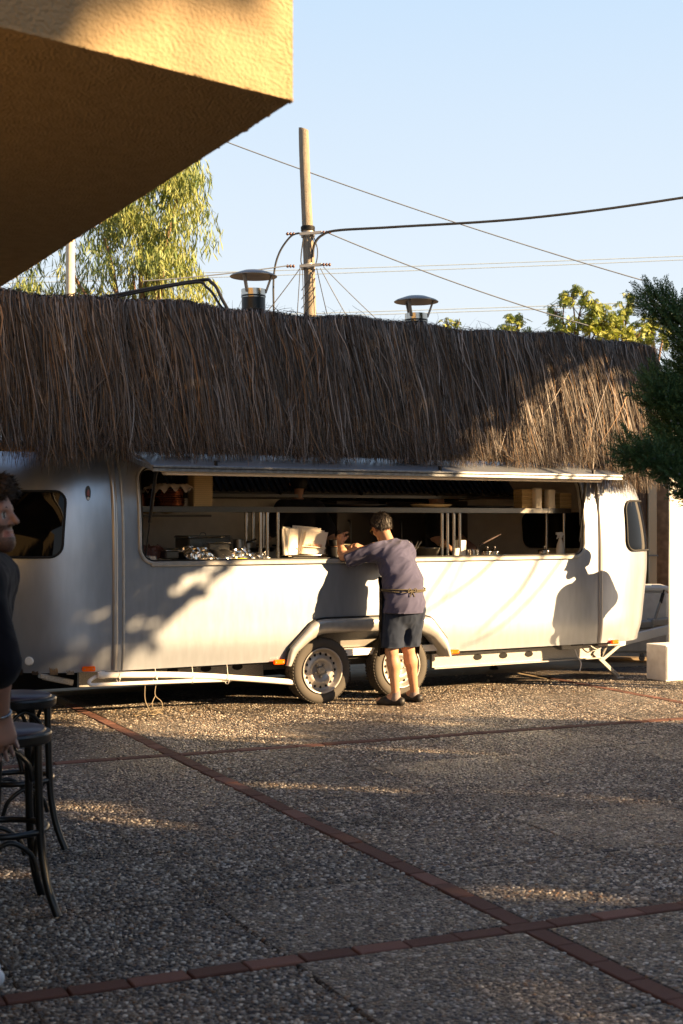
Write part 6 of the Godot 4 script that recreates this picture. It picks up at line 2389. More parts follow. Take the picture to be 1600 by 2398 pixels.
func nets(sh: Shape, cell: float, col = null) -> ArrayMesh:
	var lo := Vector3.ONE * 1e6
	var hi := -lo
	for q in sh.prims:
		if q.cut:
			continue
		var rr := Vector3.ONE * (maxf(q.ra, q.rb) + q.k * 0.3 + sh.amp + cell * 2.0)
		lo = lo.min(q.a - rr).min(q.a + q.ba - rr)
		hi = hi.max(q.a + rr).max(q.a + q.ba + rr)
	var B := 6
	var bs := cell * B
	var nb := Vector3i(((hi - lo) / bs).ceil()) + Vector3i.ONE
	var verts := PackedVector3Array()
	var norms := PackedVector3Array()
	var cols := PackedColorArray()
	var ids := {}
	var edges := PackedInt32Array()
	var SX := nb.x * B + 2
	var SY := nb.y * B + 2
	var reach := bs * 0.87 + cell
	var smp := PackedFloat32Array()
	smp.resize((B + 1) * (B + 1) * (B + 1))
	var P := B + 1
	var list: Array[Prim] = []
	for bx in nb.x:
		for by in nb.y:
			for bz in nb.z:
				var o := lo + Vector3(bx, by, bz) * bs
				var ce := o + Vector3.ONE * bs * 0.5
				list.clear()
				var near := 1e3
				for q in sh.prims:
					var e := sh.one(q, ce)
					if e < (reach + q.k + 0.01) * (1.0 + q.sq):
						list.append(q)
					if not q.cut:
						near = minf(near, e / (1.0 + maxf(q.sq, 0.0)))
				if list.is_empty() or near > reach + sh.amp + 0.02:
					continue
				var dc := sh.dist(ce, list)
				var far := false
				for pl in sh.planes:
					if pl.distance_to(ce) > reach:
						far = true
				if far or dc < -(reach * 1.9 + sh.amp):
					continue
				var i := 0
				for x in P:
					for y in P:
						for z in P:
							smp[i] = sh.dist(o + Vector3(x, y, z) * cell, list)
							i += 1
				for x in B:
					for y in B:
						for z in B:
							var b0 := (x * P + y) * P + z
							var s: Array = [smp[b0], smp[b0 + 1], smp[b0 + P], smp[b0 + P + 1], smp[b0 + P * P], smp[b0 + P * P + 1], smp[b0 + P * P + P], smp[b0 + P * P + P + 1]]
							var m := 0
							for k in 8:
								if s[k] < 0.0:
									m |= 1 << k
							if m == 0 or m == 255:
								continue
							var acc := Vector3.ZERO
							var cnt := 0
							for e: Vector2i in EDGES:
								var sa: float = s[e.x]
								var sb: float = s[e.y]
								if (sa < 0.0) != (sb < 0.0):
									var f := sa / (sa - sb)
									acc += CORN[e.x].lerp(CORN[e.y], f)
									cnt += 1
							var pos := o + (Vector3(x, y, z) + acc / cnt) * cell
							var gx := bx * B + x
							var gy := by * B + y
							var gz := bz * B + z
							var key := (gz * SY + gy) * SX + gx
							ids[key] = verts.size()
							verts.append(pos)
							var h := cell * 0.7
							var g := Vector3.ZERO
							for t: Vector3 in TET:
								g += t * sh.dist(pos + t * h, list)
							norms.append(g.normalized())
							if col != null:
								cols.append(col.call(pos))
							var s0: bool = s[0] < 0.0
							for ax in 3:
								var sk: bool = s[[4, 2, 1][ax]] < 0.0
								if s0 != sk:
									edges.append_array([key, ax, 1 if s0 else 0])
	var idx := PackedInt32Array()
	var st: Array = [1, SX, SX * SY]
	for i in range(0, edges.size(), 3):
		var key := edges[i]
		var ax := edges[i + 1]
		var u: int = st[(ax + 1) % 3]
		var w: int = st[(ax + 2) % 3]
		if not (ids.has(key - u) and ids.has(key - w) and ids.has(key - u - w)):
			continue
		var a: int = ids[key]
		var b: int = ids[key - u]
		var c: int = ids[key - u - w]
		var d: int = ids[key - w]
		if edges[i + 2] == 1:
			idx.append_array([a, c, b, a, d, c])
		else:
			idx.append_array([a, b, c, a, c, d])
	var arr: Array = []
	arr.resize(Mesh.ARRAY_MAX)
	arr[Mesh.ARRAY_VERTEX] = verts
	arr[Mesh.ARRAY_NORMAL] = norms
	arr[Mesh.ARRAY_INDEX] = idx
	if col != null:
		arr[Mesh.ARRAY_COLOR] = cols
	var mesh := ArrayMesh.new()
	mesh.add_surface_from_arrays(Mesh.PRIMITIVE_TRIANGLES, arr)
	return mesh

const CORN: Array[Vector3] = [Vector3(0, 0, 0), Vector3(0, 0, 1), Vector3(0, 1, 0), Vector3(0, 1, 1), Vector3(1, 0, 0), Vector3(1, 0, 1), Vector3(1, 1, 0), Vector3(1, 1, 1)]
const EDGES: Array[Vector2i] = [Vector2i(0, 1), Vector2i(2, 3), Vector2i(4, 5), Vector2i(6, 7), Vector2i(0, 2), Vector2i(1, 3), Vector2i(4, 6), Vector2i(5, 7), Vector2i(0, 4), Vector2i(1, 5), Vector2i(2, 6), Vector2i(3, 7)]
const TET: Array[Vector3] = [Vector3(1, -1, -1), Vector3(-1, -1, 1), Vector3(-1, 1, -1), Vector3(1, 1, 1)]

# a posed figure; every joint is a point in the figure's own frame
func head_shape(sh: Shape, c: Vector3, f: Vector3, up: Vector3, k := 1.0):
	# c = centre of the skull, f = where the face looks
	var r := up.cross(f).normalized() * -1.0
	var P := func(x: float, y: float, z: float) -> Vector3: return c + (r * x + up * y + f * z) * k
	sh.cap(P.call(0, 0.03, -0.03), P.call(0, 0.025, 0.022), 0.084 * k, 0.074 * k, 0.03, r, 0.10)
	sh.cap(P.call(0, -0.03, 0.03), P.call(0, -0.075, 0.052), 0.064 * k, 0.047 * k, 0.03, r, 0.05)
	sh.cap(P.call(-0.035, -0.075, 0.02), P.call(0, -0.098, 0.074), 0.026 * k, 0.024 * k, 0.025)
	sh.cap(P.call(0.035, -0.075, 0.02), P.call(0, -0.098, 0.074), 0.026 * k, 0.024 * k, 0.025)
	# brow, cheeks
	sh.cap(P.call(-0.035, 0.022, 0.078), P.call(0.035, 0.022, 0.078), 0.0145 * k, 0.0145 * k, 0.014)
	for sx: float in [-1.0, 1.0]:
		sh.cap(P.call(0.038 * sx, -0.025, 0.064), P.call(0.05 * sx, -0.02, 0.04), 0.021 * k, 0.018 * k, 0.02)
		sh.cap(P.call(0.031 * sx, 0.003, 0.094), P.call(0.033 * sx, 0.003, 0.094), 0.012 * k, 0.012 * k, 0.010, Vector3.ZERO, 0.0, true)
		sh.cap(P.call(0.0305 * sx, 0.002, 0.0735), P.call(0.032 * sx, 0.002, 0.0735), 0.0125 * k, 0.0125 * k, 0.003)
		# ear
		sh.cap(P.call(0.077 * sx, 0.018, -0.012), P.call(0.072 * sx, -0.026, -0.004), 0.020 * k, 0.012 * k, 0.008, r, 1.0)
	# nose
	sh.cap(P.call(0, 0.022, 0.086), P.call(0, -0.024, 0.116), 0.0095 * k, 0.0105 * k, 0.012)
	sh.cap(P.call(-0.011, -0.03, 0.098), P.call(0.011, -0.03, 0.098), 0.0085 * k, 0.0085 * k, 0.008)
	# lips
	sh.cap(P.call(-0.019, -0.057, 0.086), P.call(0.019, -0.057, 0.086), 0.0075 * k, 0.0075 * k, 0.008)
	sh.cap(P.call(-0.015, -0.070, 0.084), P.call(0.015, -0.070, 0.084), 0.0085 * k, 0.0085 * k, 0.007)
	sh.cap(P.call(-0.012, -0.0635, 0.099), P.call(0.012, -0.0635, 0.099), 0.003 * k, 0.003 * k, 0.004, Vector3.ZERO, 0.0, true)

func hand_shape(sh: Shape, wrist: Vector3, dir: Vector3, palm_n: Vector3, curl: float, thumb_side: float):
	# palm, four fingers of three bones each, thumb from the side of the palm
	dir = dir.normalized()
	palm_n = (palm_n - dir * palm_n.dot(dir)).normalized()
	var w := dir.cross(palm_n).normalized() * thumb_side     # towards the thumb
	sh.cap(wrist, wrist + dir * 0.075 + w * 0.012, 0.030, 0.032, 0.02, palm_n, 0.7)
	sh.cap(wrist + dir * 0.02 - w * 0.005, wrist + dir * 0.075 - w * 0.018, 0.028, 0.026, 0.02, palm_n, 0.7)
	var lens: Array = [0.040, 0.045, 0.042, 0.033]
	for i in 4:
		var base := wrist + dir * (0.088 - 0.004 * absf(i - 1.2)) + w * (0.030 - 0.020 * i)
		var d := (dir + w * (0.10 - 0.07 * i)).normalized()
		var p := base
		var c := curl * (0.75 + 0.12 * i)
		for k in 3:
			d = (d * cos(c) + palm_n * sin(c)).normalized()
			var l: float = lens[i] * (1.0 - 0.22 * k)
			sh.cap(p, p + d * l, 0.0092 - 0.0009 * k, 0.0084 - 0.0009 * k, 0.006)
			p += d * l
	var tp := wrist + dir * 0.025 + w * 0.028
	var td := (dir * 0.75 + w * 0.65 + palm_n * 0.3).normalized()
	sh.cap(tp, tp + td * 0.045, 0.015, 0.012, 0.012)
	var te := (td + palm_n * curl * 0.6 - w * curl * 0.4).normalized()
	sh.cap(tp + td * 0.045, tp + td * 0.045 + te * 0.032, 0.0115, 0.009, 0.006)

func limb(sh: Shape, a: Vector3, b: Vector3, c: Vector3, r0: float, r1: float, r2: float, k := 0.03):
	sh.cap(a, b, r0, r1, k)
	sh.cap(b, c, r1 * 1.02, r2, k)

func join_meshes(list: Array) -> ArrayMesh:
	# several grids of one body as one mesh
	var v := PackedVector3Array()
	var n := PackedVector3Array()
	var c := PackedColorArray()
	var ix := PackedInt32Array()
	for m: ArrayMesh in list:
		var a := m.surface_get_arrays(0)
		var off := v.size()
		v.append_array(a[Mesh.ARRAY_VERTEX])
		n.append_array(a[Mesh.ARRAY_NORMAL])
		if a[Mesh.ARRAY_COLOR] != null:
			c.append_array(a[Mesh.ARRAY_COLOR])
		for q: int in a[Mesh.ARRAY_INDEX]:
			ix.append(q + off)
	var arr: Array = []
	arr.resize(Mesh.ARRAY_MAX)
	arr[Mesh.ARRAY_VERTEX] = v
	arr[Mesh.ARRAY_NORMAL] = n
	arr[Mesh.ARRAY_INDEX] = ix
	if c.size() == v.size():
		arr[Mesh.ARRAY_COLOR] = c
	var mesh := ArrayMesh.new()
	mesh.add_surface_from_arrays(Mesh.PRIMITIVE_TRIANGLES, arr)
	return mesh

func folds(sd: int, freq: float) -> FastNoiseLite:
	var f := FastNoiseLite.new()
	f.seed = sd
	f.noise_type = FastNoiseLite.TYPE_SIMPLEX_SMOOTH
	f.fractal_type = FastNoiseLite.FRACTAL_RIDGED
	f.fractal_octaves = 2
	f.frequency = freq
	return f

func skin_mat() -> StandardMaterial3D:
	if not M.has("skin"):
		var m := mat(Color.WHITE, 0.5, 0.0, 0.45)
		m.vertex_color_use_as_albedo = true
		M.skin = m
	return M.skin

func figure(o: Node3D, J: Dictionary, fine: float, coarse: float, skin: Color):
	# the bare body, one surface: torso, limbs, neck, head, hands
	var sh := Shape.new()
	var acr: Vector3 = (J.rs - J.ls).normalized()
	var fr: Vector3 = J.front
	sh.cap(J.chest, J.waist, 0.148, 0.128, 0.06, fr, 0.32)
	sh.cap(J.waist, J.pelvis, 0.130, 0.146, 0.06, fr, 0.2)
	sh.cap(J.ls.lerp(J.rs, 0.12), J.ls.lerp(J.rs, 0.88), 0.068, 0.068, 0.06)
	sh.cap(J.neck, J.head - J.hup * 0.05, 0.058, 0.055, 0.04)
	for s: String in ["l", "r"]:
		sh.cap(J[s + "s"], J[s + "e"], 0.054, 0.041, 0.035)
		sh.cap(J[s + "e"], J[s + "e"].lerp(J[s + "w"], 0.35), 0.041, 0.043, 0.02)
		sh.cap(J[s + "e"].lerp(J[s + "w"], 0.35), J[s + "w"], 0.043, 0.027, 0.02)
		sh.cap(J[s + "h"], J[s + "k"], 0.086, 0.056, 0.04)
		var kn: Vector3 = J[s + "k"]
		var an: Vector3 = J[s + "a"]
		sh.cap(kn, kn.lerp(an, 0.3) - fr * 0.012, 0.054, 0.057, 0.03)
		sh.cap(kn.lerp(an, 0.3) - fr * 0.012, an, 0.057, 0.034, 0.03)
		sh.cap(an, an + (J[s + "t"] - an) * 0.3, 0.034, 0.036, 0.02)
		sh.cap(an + Vector3(0, -0.04, 0), J[s + "t"], 0.036, 0.028, 0.03)
	var parts: Array = []
	var blotch := FastNoiseLite.new()
	blotch.frequency = 9.0
	var tint := func(p: Vector3) -> Color:
		var n := blotch.get_noise_3dv(p)
		return Color(skin.r * (1.0 + 0.12 * n), skin.g * (1.0 + 0.05 * n), skin.b * (1.0 - 0.02 * n))
	parts.append(nets(sh, coarse, tint))
	sh = Shape.new()
	head_shape(sh, J.head, J.look, J.hup)
	sh.cap(J.head - J.hup * 0.05 - J.look * 0.02, J.neck, 0.052, 0.056, 0.03)
	var hc: Vector3 = J.head
	var lookv: Vector3 = J.look
	var upv: Vector3 = J.hup
	var face := func(p: Vector3) -> Color:
		var q: Vector3 = p - hc
		var y := q.dot(upv)
		var z := q.dot(lookv)
		var c: Color = tint.call(p)
		if J.has("stubble") and z > -0.01 and y < -0.034 - 0.03 * clampf((0.05 - z) * 20.0, 0.0, 1.0) and z < 0.12:
			var w := 0.78 + 0.5 * blotch.get_noise_3dv(p * 40.0)
			if absf(y + 0.064) > 0.012 or z < 0.078:
				c = c.lerp(Color(0.045, 0.028, 0.02), clampf(w, 0.2, 0.9))
		if z > 0.082 and absf(y + 0.064) < 0.011:
			c = Color(c.r * 0.85, c.g * 0.6, c.b * 0.6)     # lips
		if z > 0.05 and absf(y) < 0.012 and z < 0.088:
			var x := absf(q.dot(upv.cross(lookv)))
			if x > 0.02 and x < 0.044 and z > 0.068:
				c = Color(0.35, 0.33, 0.3) if absf(x - 0.031) > 0.006 else Color(0.03, 0.02, 0.015)
		return c
	parts.append(nets(sh, fine, face))
	for s: String in ["l", "r"]:
		sh = Shape.new()
		var d: Vector3 = J[s + "hd"]
		hand_shape(sh, J[s + "w"], d, J[s + "pn"], J.get(s + "curl", 0.5), J.get(s + "th", 1.0))
		sh.cap(J[s + "e"].lerp(J[s + "w"], 0.85), J[s + "w"], 0.0285, 0.027, 0.015)
		parts.append(nets(sh, maxf(fine, 0.0035), tint))
	put(join_meshes(parts), "body", skin_mat(), o)

func torso_cloth(J: Dictionary, grow: float, hem: float, sleeve: float, amp: float, sd: int) -> Shape:
	var sh := Shape.new()
	var fr: Vector3 = J.front
	var gi: float = J.get("girth", 0.0)
	sh.cap(J.chest, J.waist, 0.148 + grow + gi, 0.140 + grow + gi, 0.07, fr, 0.28)
	sh.cap(J.waist, J.pelvis - Vector3(0, 0.03, 0), 0.142 + grow + gi, 0.158 + grow + gi, 0.07, fr, 0.16)
	sh.cap(J.ls.lerp(J.rs, 0.1), J.ls.lerp(J.rs, 0.9), 0.070 + grow, 0.070 + grow, 0.07)
	sh.cap(J.neck - J.hup * 0.05, J.neck + J.hup * 0.005, 0.075 + grow * 0.5, 0.062 + grow * 0.4, 0.04)
	for s: String in ["l", "r"]:
		var e: Vector3 = J[s + "s"].lerp(J[s + "e"], sleeve)
		sh.cap(J[s + "s"], e, 0.060 + grow, 0.066 + grow, 0.04)
	sh.noise = folds(sd, 6.0)
	sh.amp = amp
	return sh

func hair_shape(J: Dictionary, grow: float, line: float, low: float, amp: float, sd: int) -> Shape:
	var sh := Shape.new()
	var r: Vector3 = J.hup.cross(J.look).normalized()
	var c: Vector3 = J.head
	sh.cap(c + J.hup * 0.034 - J.look * 0.032, c + J.hup * 0.036 + J.look * 0.018, 0.084 + grow, 0.073 + grow, 0.03, r, 0.10)
	sh.cap(c - J.hup * 0.02 - J.look * 0.045, c + J.hup * 0.02 - J.look * 0.04, 0.058 + grow, 0.07 + grow, 0.03, r, 0.0)
	# clear of the face: hair line from brow to nape
	var nf: Vector3 = (J.look * 0.80 - J.hup * 0.60).normalized()
	sh.planes.append(Plane(nf, nf.dot(c + J.hup * line)))
	sh.planes.append(Plane(-J.hup, (-J.hup).dot(c - J.hup * low)))
	var n := FastNoiseLite.new()
	n.seed = sd
	n.frequency = 30.0
	n.fractal_octaves = 3
	sh.noise = n
	sh.amp = amp
	return sh

func hair_strands(o: Node3D, mesh: ArrayMesh, J: Dictionary, m: Material, count: int, length: float, sd: int):
	# short locks over the hair mass, so that its edge is not a smooth line
	var a := mesh.surface_get_arrays(0)
	var vs: PackedVector3Array = a[Mesh.ARRAY_VERTEX]
	var ns: PackedVector3Array = a[Mesh.ARRAY_NORMAL]
	var r := RandomNumberGenerator.new()
	r.seed = sd
	var s := S()
	s.set_smooth_group(-1)
	tri(s, Vector3(-0.09, 0, 0), Vector3(0.09, 0, 0), Vector3(0.05, 0.6, 0.06))
	tri(s, Vector3(-0.09, 0, 0), Vector3(0.05, 0.6, 0.06), Vector3(0.0, 1.0, -0.05))
	var xf: Array = []
	var cs: Array = []
	var crown: Vector3 = J.head + J.hup * 0.12 - J.look * 0.05
	for i in count:
		var k := r.randi() % vs.size()
		var flow := (vs[k] - crown).normalized()
		flow = (flow - ns[k] * flow.dot(ns[k])).normalized()
		var y := (flow + ns[k] * r.randf_range(0.1, 0.55) + Vector3(r.randfn(0, 0.25), r.randfn(0, 0.2), r.randfn(0, 0.25))).normalized()
		var x := y.cross(ns[k]).normalized()
		if x == Vector3.ZERO:
			continue
		xf.append(Transform3D(Basis(x, y, x.cross(y)) * Basis.from_scale(Vector3.ONE * length * r.randf_range(0.6, 1.3)), vs[k] - ns[k] * 0.003))
		cs.append(Color(0.012, 0.009, 0.007).lerp(Color(0.075, 0.055, 0.04), pow(r.randf(), 2.0)))
	multi("hair_strands", done(s), m, xf, cs, o)

func cloth_mat(c: Color, grow := 0.12) -> StandardMaterial3D:
	var m := mat(Color.WHITE, 0.9, 0.0, 0.25)
	tex(m, ramp_tex(M.fine, c * (1.0 - grow), c * (1.0 + grow)), 6.0)
	m.rim_enabled = true
	m.rim = 0.12
	m.rim_tint = 0.6
	return m

func people():
	leaning_man()
	man_at_left()
	cooks()
	waiting_man()

func leaning_man():
	var base := C(0.60, 0, 0.42)
	var o := thing("person", "man in faded mauve t-shirt, navy shorts and clogs leaning into the caravan's serving hatch", "person", base)
	var L := func(t: float, y: float, p: float) -> Vector3: return C(t, y, p) - base
	var dn := car_xf.basis * Vector3(-0.10, 0, -1.0)      # where he faces
	var J := {
		"head": L.call(0.535, 1.585, 0.13), "hup": (L.call(0.50, 1.70, 0.08) - L.call(0.545, 1.46, 0.19) as Vector3).normalized(), "look": Vector3.ZERO,
		"neck": L.call(0.56, 1.435, 0.225), "chest": L.call(0.565, 1.27, 0.33), "waist": L.call(0.575, 1.06, 0.42), "pelvis": L.call(0.565, 0.90, 0.46),
		"ls": L.call(0.385, 1.385, 0.22), "le": L.call(0.185, 1.325, 0.045), "lw": L.call(0.245, 1.425, -0.11),
		"rs": L.call(0.685, 1.355, 0.29), "re": L.call(0.66, 1.24, 0.09), "rw": L.call(0.50, 1.38, -0.10),
		"lh": L.call(0.48, 0.86, 0.44), "lk": L.call(0.445, 0.50, 0.44), "la": L.call(0.505, 0.085, 0.42), "lt": L.call(0.405, 0.035, 0.30),
		"rh": L.call(0.645, 0.86, 0.48), "rk": L.call(0.645, 0.51, 0.40), "ra": L.call(0.785, 0.085, 0.30), "rt": L.call(0.73, 0.035, 0.15),
		"front": (dn as Vector3).normalized(), "lhd": car_xf.basis * Vector3(0.15, 0.9, -0.3), "lpn": car_xf.basis * Vector3(0.9, 0.0, -0.4), "lcurl": 0.95, "lth": -1.0,
		"girth": -0.006, "rhd": car_xf.basis * Vector3(-0.8, 0.3, -0.3), "rpn": car_xf.basis * Vector3(0.0, -0.6, -0.7), "rcurl": 0.5}
	J.look = (car_xf.basis * Vector3(0.06, -0.15, -1.0) as Vector3)
	J.look = (J.look - J.hup * J.look.dot(J.hup)).normalized()
	figure(o, J, 0.005, 0.012, Color(0.46, 0.25, 0.155))
	# t-shirt
	var sh := torso_cloth(J, 0.016, 0.0, 0.80, 0.0, 3)
	sh.noise = folds(12, 4.2)
	sh.rot = Basis(Vector3.BACK, deg_to_rad(-38))
	sh.stretch = Vector3(0.5, 1.6, 1.0)
	sh.amp = 0.032
	sh.cap(J.ls.lerp(J.le, 0.3), J.ls.lerp(J.le, 0.95), 0.07, 0.088, 0.03)
	var ax: Vector3 = (J.pelvis - J.chest).normalized()
	sh.cap(J.pelvis, J.pelvis + Vector3(0, -0.09, 0), 0.168, 0.178, 0.05, J.front, 0.15)
	# slack over the strings
	sh.cap(J.waist + Vector3(0, 0.06, 0), J.waist + Vector3(0, 0.07, 0), 0.165, 0.165, 0.06, J.front, 0.22)
	sh.planes.append(Plane(Vector3(0, -1, 0), -(J.pelvis.y - 0.075)))
	var sl: Vector3 = (J.le - J.ls).normalized()
	sh.planes.append(Plane(sl, sl.dot(J.ls.lerp(J.le, 0.92))))
	var pn: Vector3 = J.neck
	var hup: Vector3 = J.hup
	sh.planes.append(Plane(hup, hup.dot(pn + hup * 0.02)))
	put(nets(sh, 0.0085), "t_shirt", cloth_mat(Color(0.285, 0.285, 0.37)), o)
	# worn orange print below the collar, at the back
	sh = Shape.new()
	# shorts
	sh = Shape.new()
	sh.cap(J.pelvis + Vector3(0, 0.04, 0), J.pelvis - Vector3(0, 0.06, 0), 0.152, 0.152, 0.05, J.front, 0.18)
	for s: String in ["l", "r"]:
		var h: Vector3 = J[s + "h"]
		var k: Vector3 = J[s + "k"]
		sh.cap(h, h.lerp(k, 0.93), 0.102, 0.090, 0.022)
	sh.noise = folds(31, 5.5)
	sh.amp = 0.022
	sh.stretch = Vector3(1.2, 0.6, 1.2)
	sh.planes.append(Plane(Vector3(0, -1, 0), -(J.lk.y + 0.02)))
	put(nets(sh, 0.009), "shorts", cloth_mat(Color(0.15, 0.18, 0.24)), o)
	# hair
	sh = hair_shape(J, 0.012, 0.052, 0.055, 0.007, 5)
	sh.stretch = Vector3(1.4, 0.6, 1.4)
	var grey := FastNoiseLite.new()
	grey.frequency = 40.0
	var hm := mat(Color.WHITE, 0.55, 0.0, 0.4)
	hm.vertex_color_use_as_albedo = true
	var hmesh := nets(sh, 0.005, func(p: Vector3) -> Color:
		var n := 0.5 + 0.5 * grey.get_noise_3dv(p)
		return Color(0.010, 0.008, 0.007).lerp(Color(0.055, 0.043, 0.033), n * n))
	put(hmesh, "hair", hm, o)
	hair_strands(o, hmesh, J, hm, 2200, 0.024, 4)
	# glasses: temple and the corner of a lens
	var r: Vector3 = J.hup.cross(J.look).normalized() * -1.0
	var s := S()
	var hd: Vector3 = J.head
	for sx: float in [-1.0, 1.0]:
		tube(s, bez([hd + r * 0.079 * sx - J.look * 0.03 + J.hup * 0.0, hd + r * 0.08 * sx + J.look * 0.04 + J.hup * 0.012, hd + r * 0.066 * sx + J.look * 0.098 + J.hup * 0.01], 5), 0.0025, 6)
		tube(s, circle(hd + r * 0.034 * sx + J.look * 0.105 + J.hup * 0.002, r * 0.026, J.hup * 0.02, 18), 0.0025, 6, false, true)
	obj("glasses", s, mat(Color(0.5, 0.4, 0.12), 0.25, 0.8), o)
	# apron cord at the neck and apron strings at the back, tied
	s = S()
	var nk: Vector3 = J.neck
	tube(s, bez([nk - r * 0.09 + J.front * 0.06 - J.hup * 0.05, nk - r * 0.075 - J.front * 0.05 + J.hup * 0.005, nk - J.front * 0.088 + J.hup * 0.022, nk + r * 0.075 - J.front * 0.05 + J.hup * 0.005, nk + r * 0.09 + J.front * 0.06 - J.hup * 0.05], 6), 0.006, 6)
	obj("neck_cord", s, M.black_plastic, o)
	s = S()
	var w: Vector3 = J.waist
	var ar: Vector3 = Vector3.UP.cross(J.front).normalized()
	for q: Array in [[0.0, 0.003], [-0.018, -0.004]]:
		var pts: Array = []
		for k in 13:
			var a := lerpf(-1.75, 1.75, k / 12.0)
			pts.append(w + Vector3(0, -0.03 + q[0] + q[1] * sin(a * 3.0) + 0.006 * absf(a), 0) + ar * sin(a) * 0.218 - J.front * cos(a) * 0.184)
		tube(s, bez(pts, 3), 0.0065, 6)
	for q: float in [-0.05, 0.05]:
		var c0: Vector3 = w + Vector3(0, -0.035, 0) + ar * 0.05 - J.front * 0.194
		tube(s, bez([c0, c0 + ar * q * 0.7 + Vector3(0, 0.022, 0) - J.front * 0.012, c0 + ar * q + Vector3(0, -0.01, 0) - J.front * 0.008, c0], 5), 0.005, 6)
		tube(s, bez([c0, c0 + ar * q * 0.5 + Vector3(0, -0.05, 0) - J.front * 0.01], 4), 0.005, 6)
	obj("apron_strings", s, mat(Color(0.30, 0.27, 0.2), 0.8), o)
	# striped apron hanging in front of him, its edge seen on his left
	s = S()
	var stripes: Array = []
	var ap := S()
	var sheet := func(u: float, v: float) -> Vector3:
		var half := lerpf(0.6, 1.5, clampf(v * 5.0, 0.0, 1.0)) - 0.25 * clampf((v - 0.4) * 1.7, 0.0, 1.0)
		var a := lerpf(-half, half, u)
		var y := lerpf(1.14, 0.44, v)
		var c: Vector3 = (J.waist as Vector3).lerp(J.pelvis, clampf((v - 0.2) * 2.0, 0.0, 1.0))
		if y > J.waist.y:
			c = (J.waist as Vector3).lerp(J.chest, (y - J.waist.y) / 0.21)
		var flare := 0.012 + 0.035 * maxf(0.0, v - 0.35)
		var wob := 0.010 * sin(a * 9.0) * v
		return Vector3(c.x, y, c.z) + ar * sin(a) * (0.205 + flare + wob) + J.front * cos(a) * (0.178 + flare + wob)
	gridf(ap, 60, 24, sheet)
	obj("apron", ap, mat(Color(0.06, 0.06, 0.065), 0.9, 0.0, 0.2), o)
	for k in 15:
		gridf(s, 1, 24, func(u: float, v: float) -> Vector3:
			var uu := (k + 0.5) / 15.0 + (u - 0.5) * 0.006
			var p: Vector3 = sheet.call(uu, v)
			var a := lerpf(-1.4, 1.4, uu)
			return p + ar * sin(a) * 0.0025 + J.front * cos(a) * 0.0025)
	obj("apron_stripes", s, mat(Color(0.40, 0.37, 0.31), 0.9), o)
	# socks and clogs
	for q: String in ["l", "r"]:
		var an: Vector3 = J[q + "a"]
		var to: Vector3 = J[q + "t"]
		var d := Vector3(to.x - an.x, 0, to.z - an.z).normalized()
		sh = Shape.new()
		sh.cap(an + Vector3(0, 0.045, 0), an + Vector3(0, -0.02, 0), 0.041, 0.043, 0.02)
		sh.cap(an + Vector3(0, -0.03, 0), an + d * 0.07 + Vector3(0, -0.04, 0), 0.04, 0.035, 0.02)
		sh.planes.append(Plane(Vector3.UP, an.y + 0.05))
		put(nets(sh, 0.006), "sock", cloth_mat(Color(0.50, 0.46, 0.45)), o)
		sh = Shape.new()
		var g := Vector3(an.x, 0.0, an.z)
		sh.cap(g - d * 0.045 + Vector3(0, 0.035, 0), g + d * 0.09 + Vector3(0, 0.03, 0), 0.041, 0.045, 0.03)
		sh.cap(g + d * 0.09 + Vector3(0, 0.03, 0), g + d * 0.15 + Vector3(0, 0.022, 0), 0.045, 0.033, 0.03)
		sh.cap(g - d * 0.01 + Vector3(0, 0.12, 0), g + d * 0.015 + Vector3(0, 0.11, 0), 0.042, 0.04, 0.01, Vector3.ZERO, 0.0, true)
		sh.planes.append(Plane(Vector3.DOWN, 0.0))
		put(nets(sh, 0.007), "clog", mat(Color(0.075, 0.062, 0.058), 0.55), o)
	# the black handset in his raised hand is a thing of its own
	var ph := thing("black_handset", "small black handset in the leaning man's raised left hand", "handset", J.lw + base + J.lhd * 0.11)
	s = S()
	box(s, Vector3.ZERO, Vector3(0.03, 0.09, 0.02), Basis(Vector3(1, 0, 1).normalized(), 0.6), 0.006)
	obj("case", s, M.black_plastic, ph)

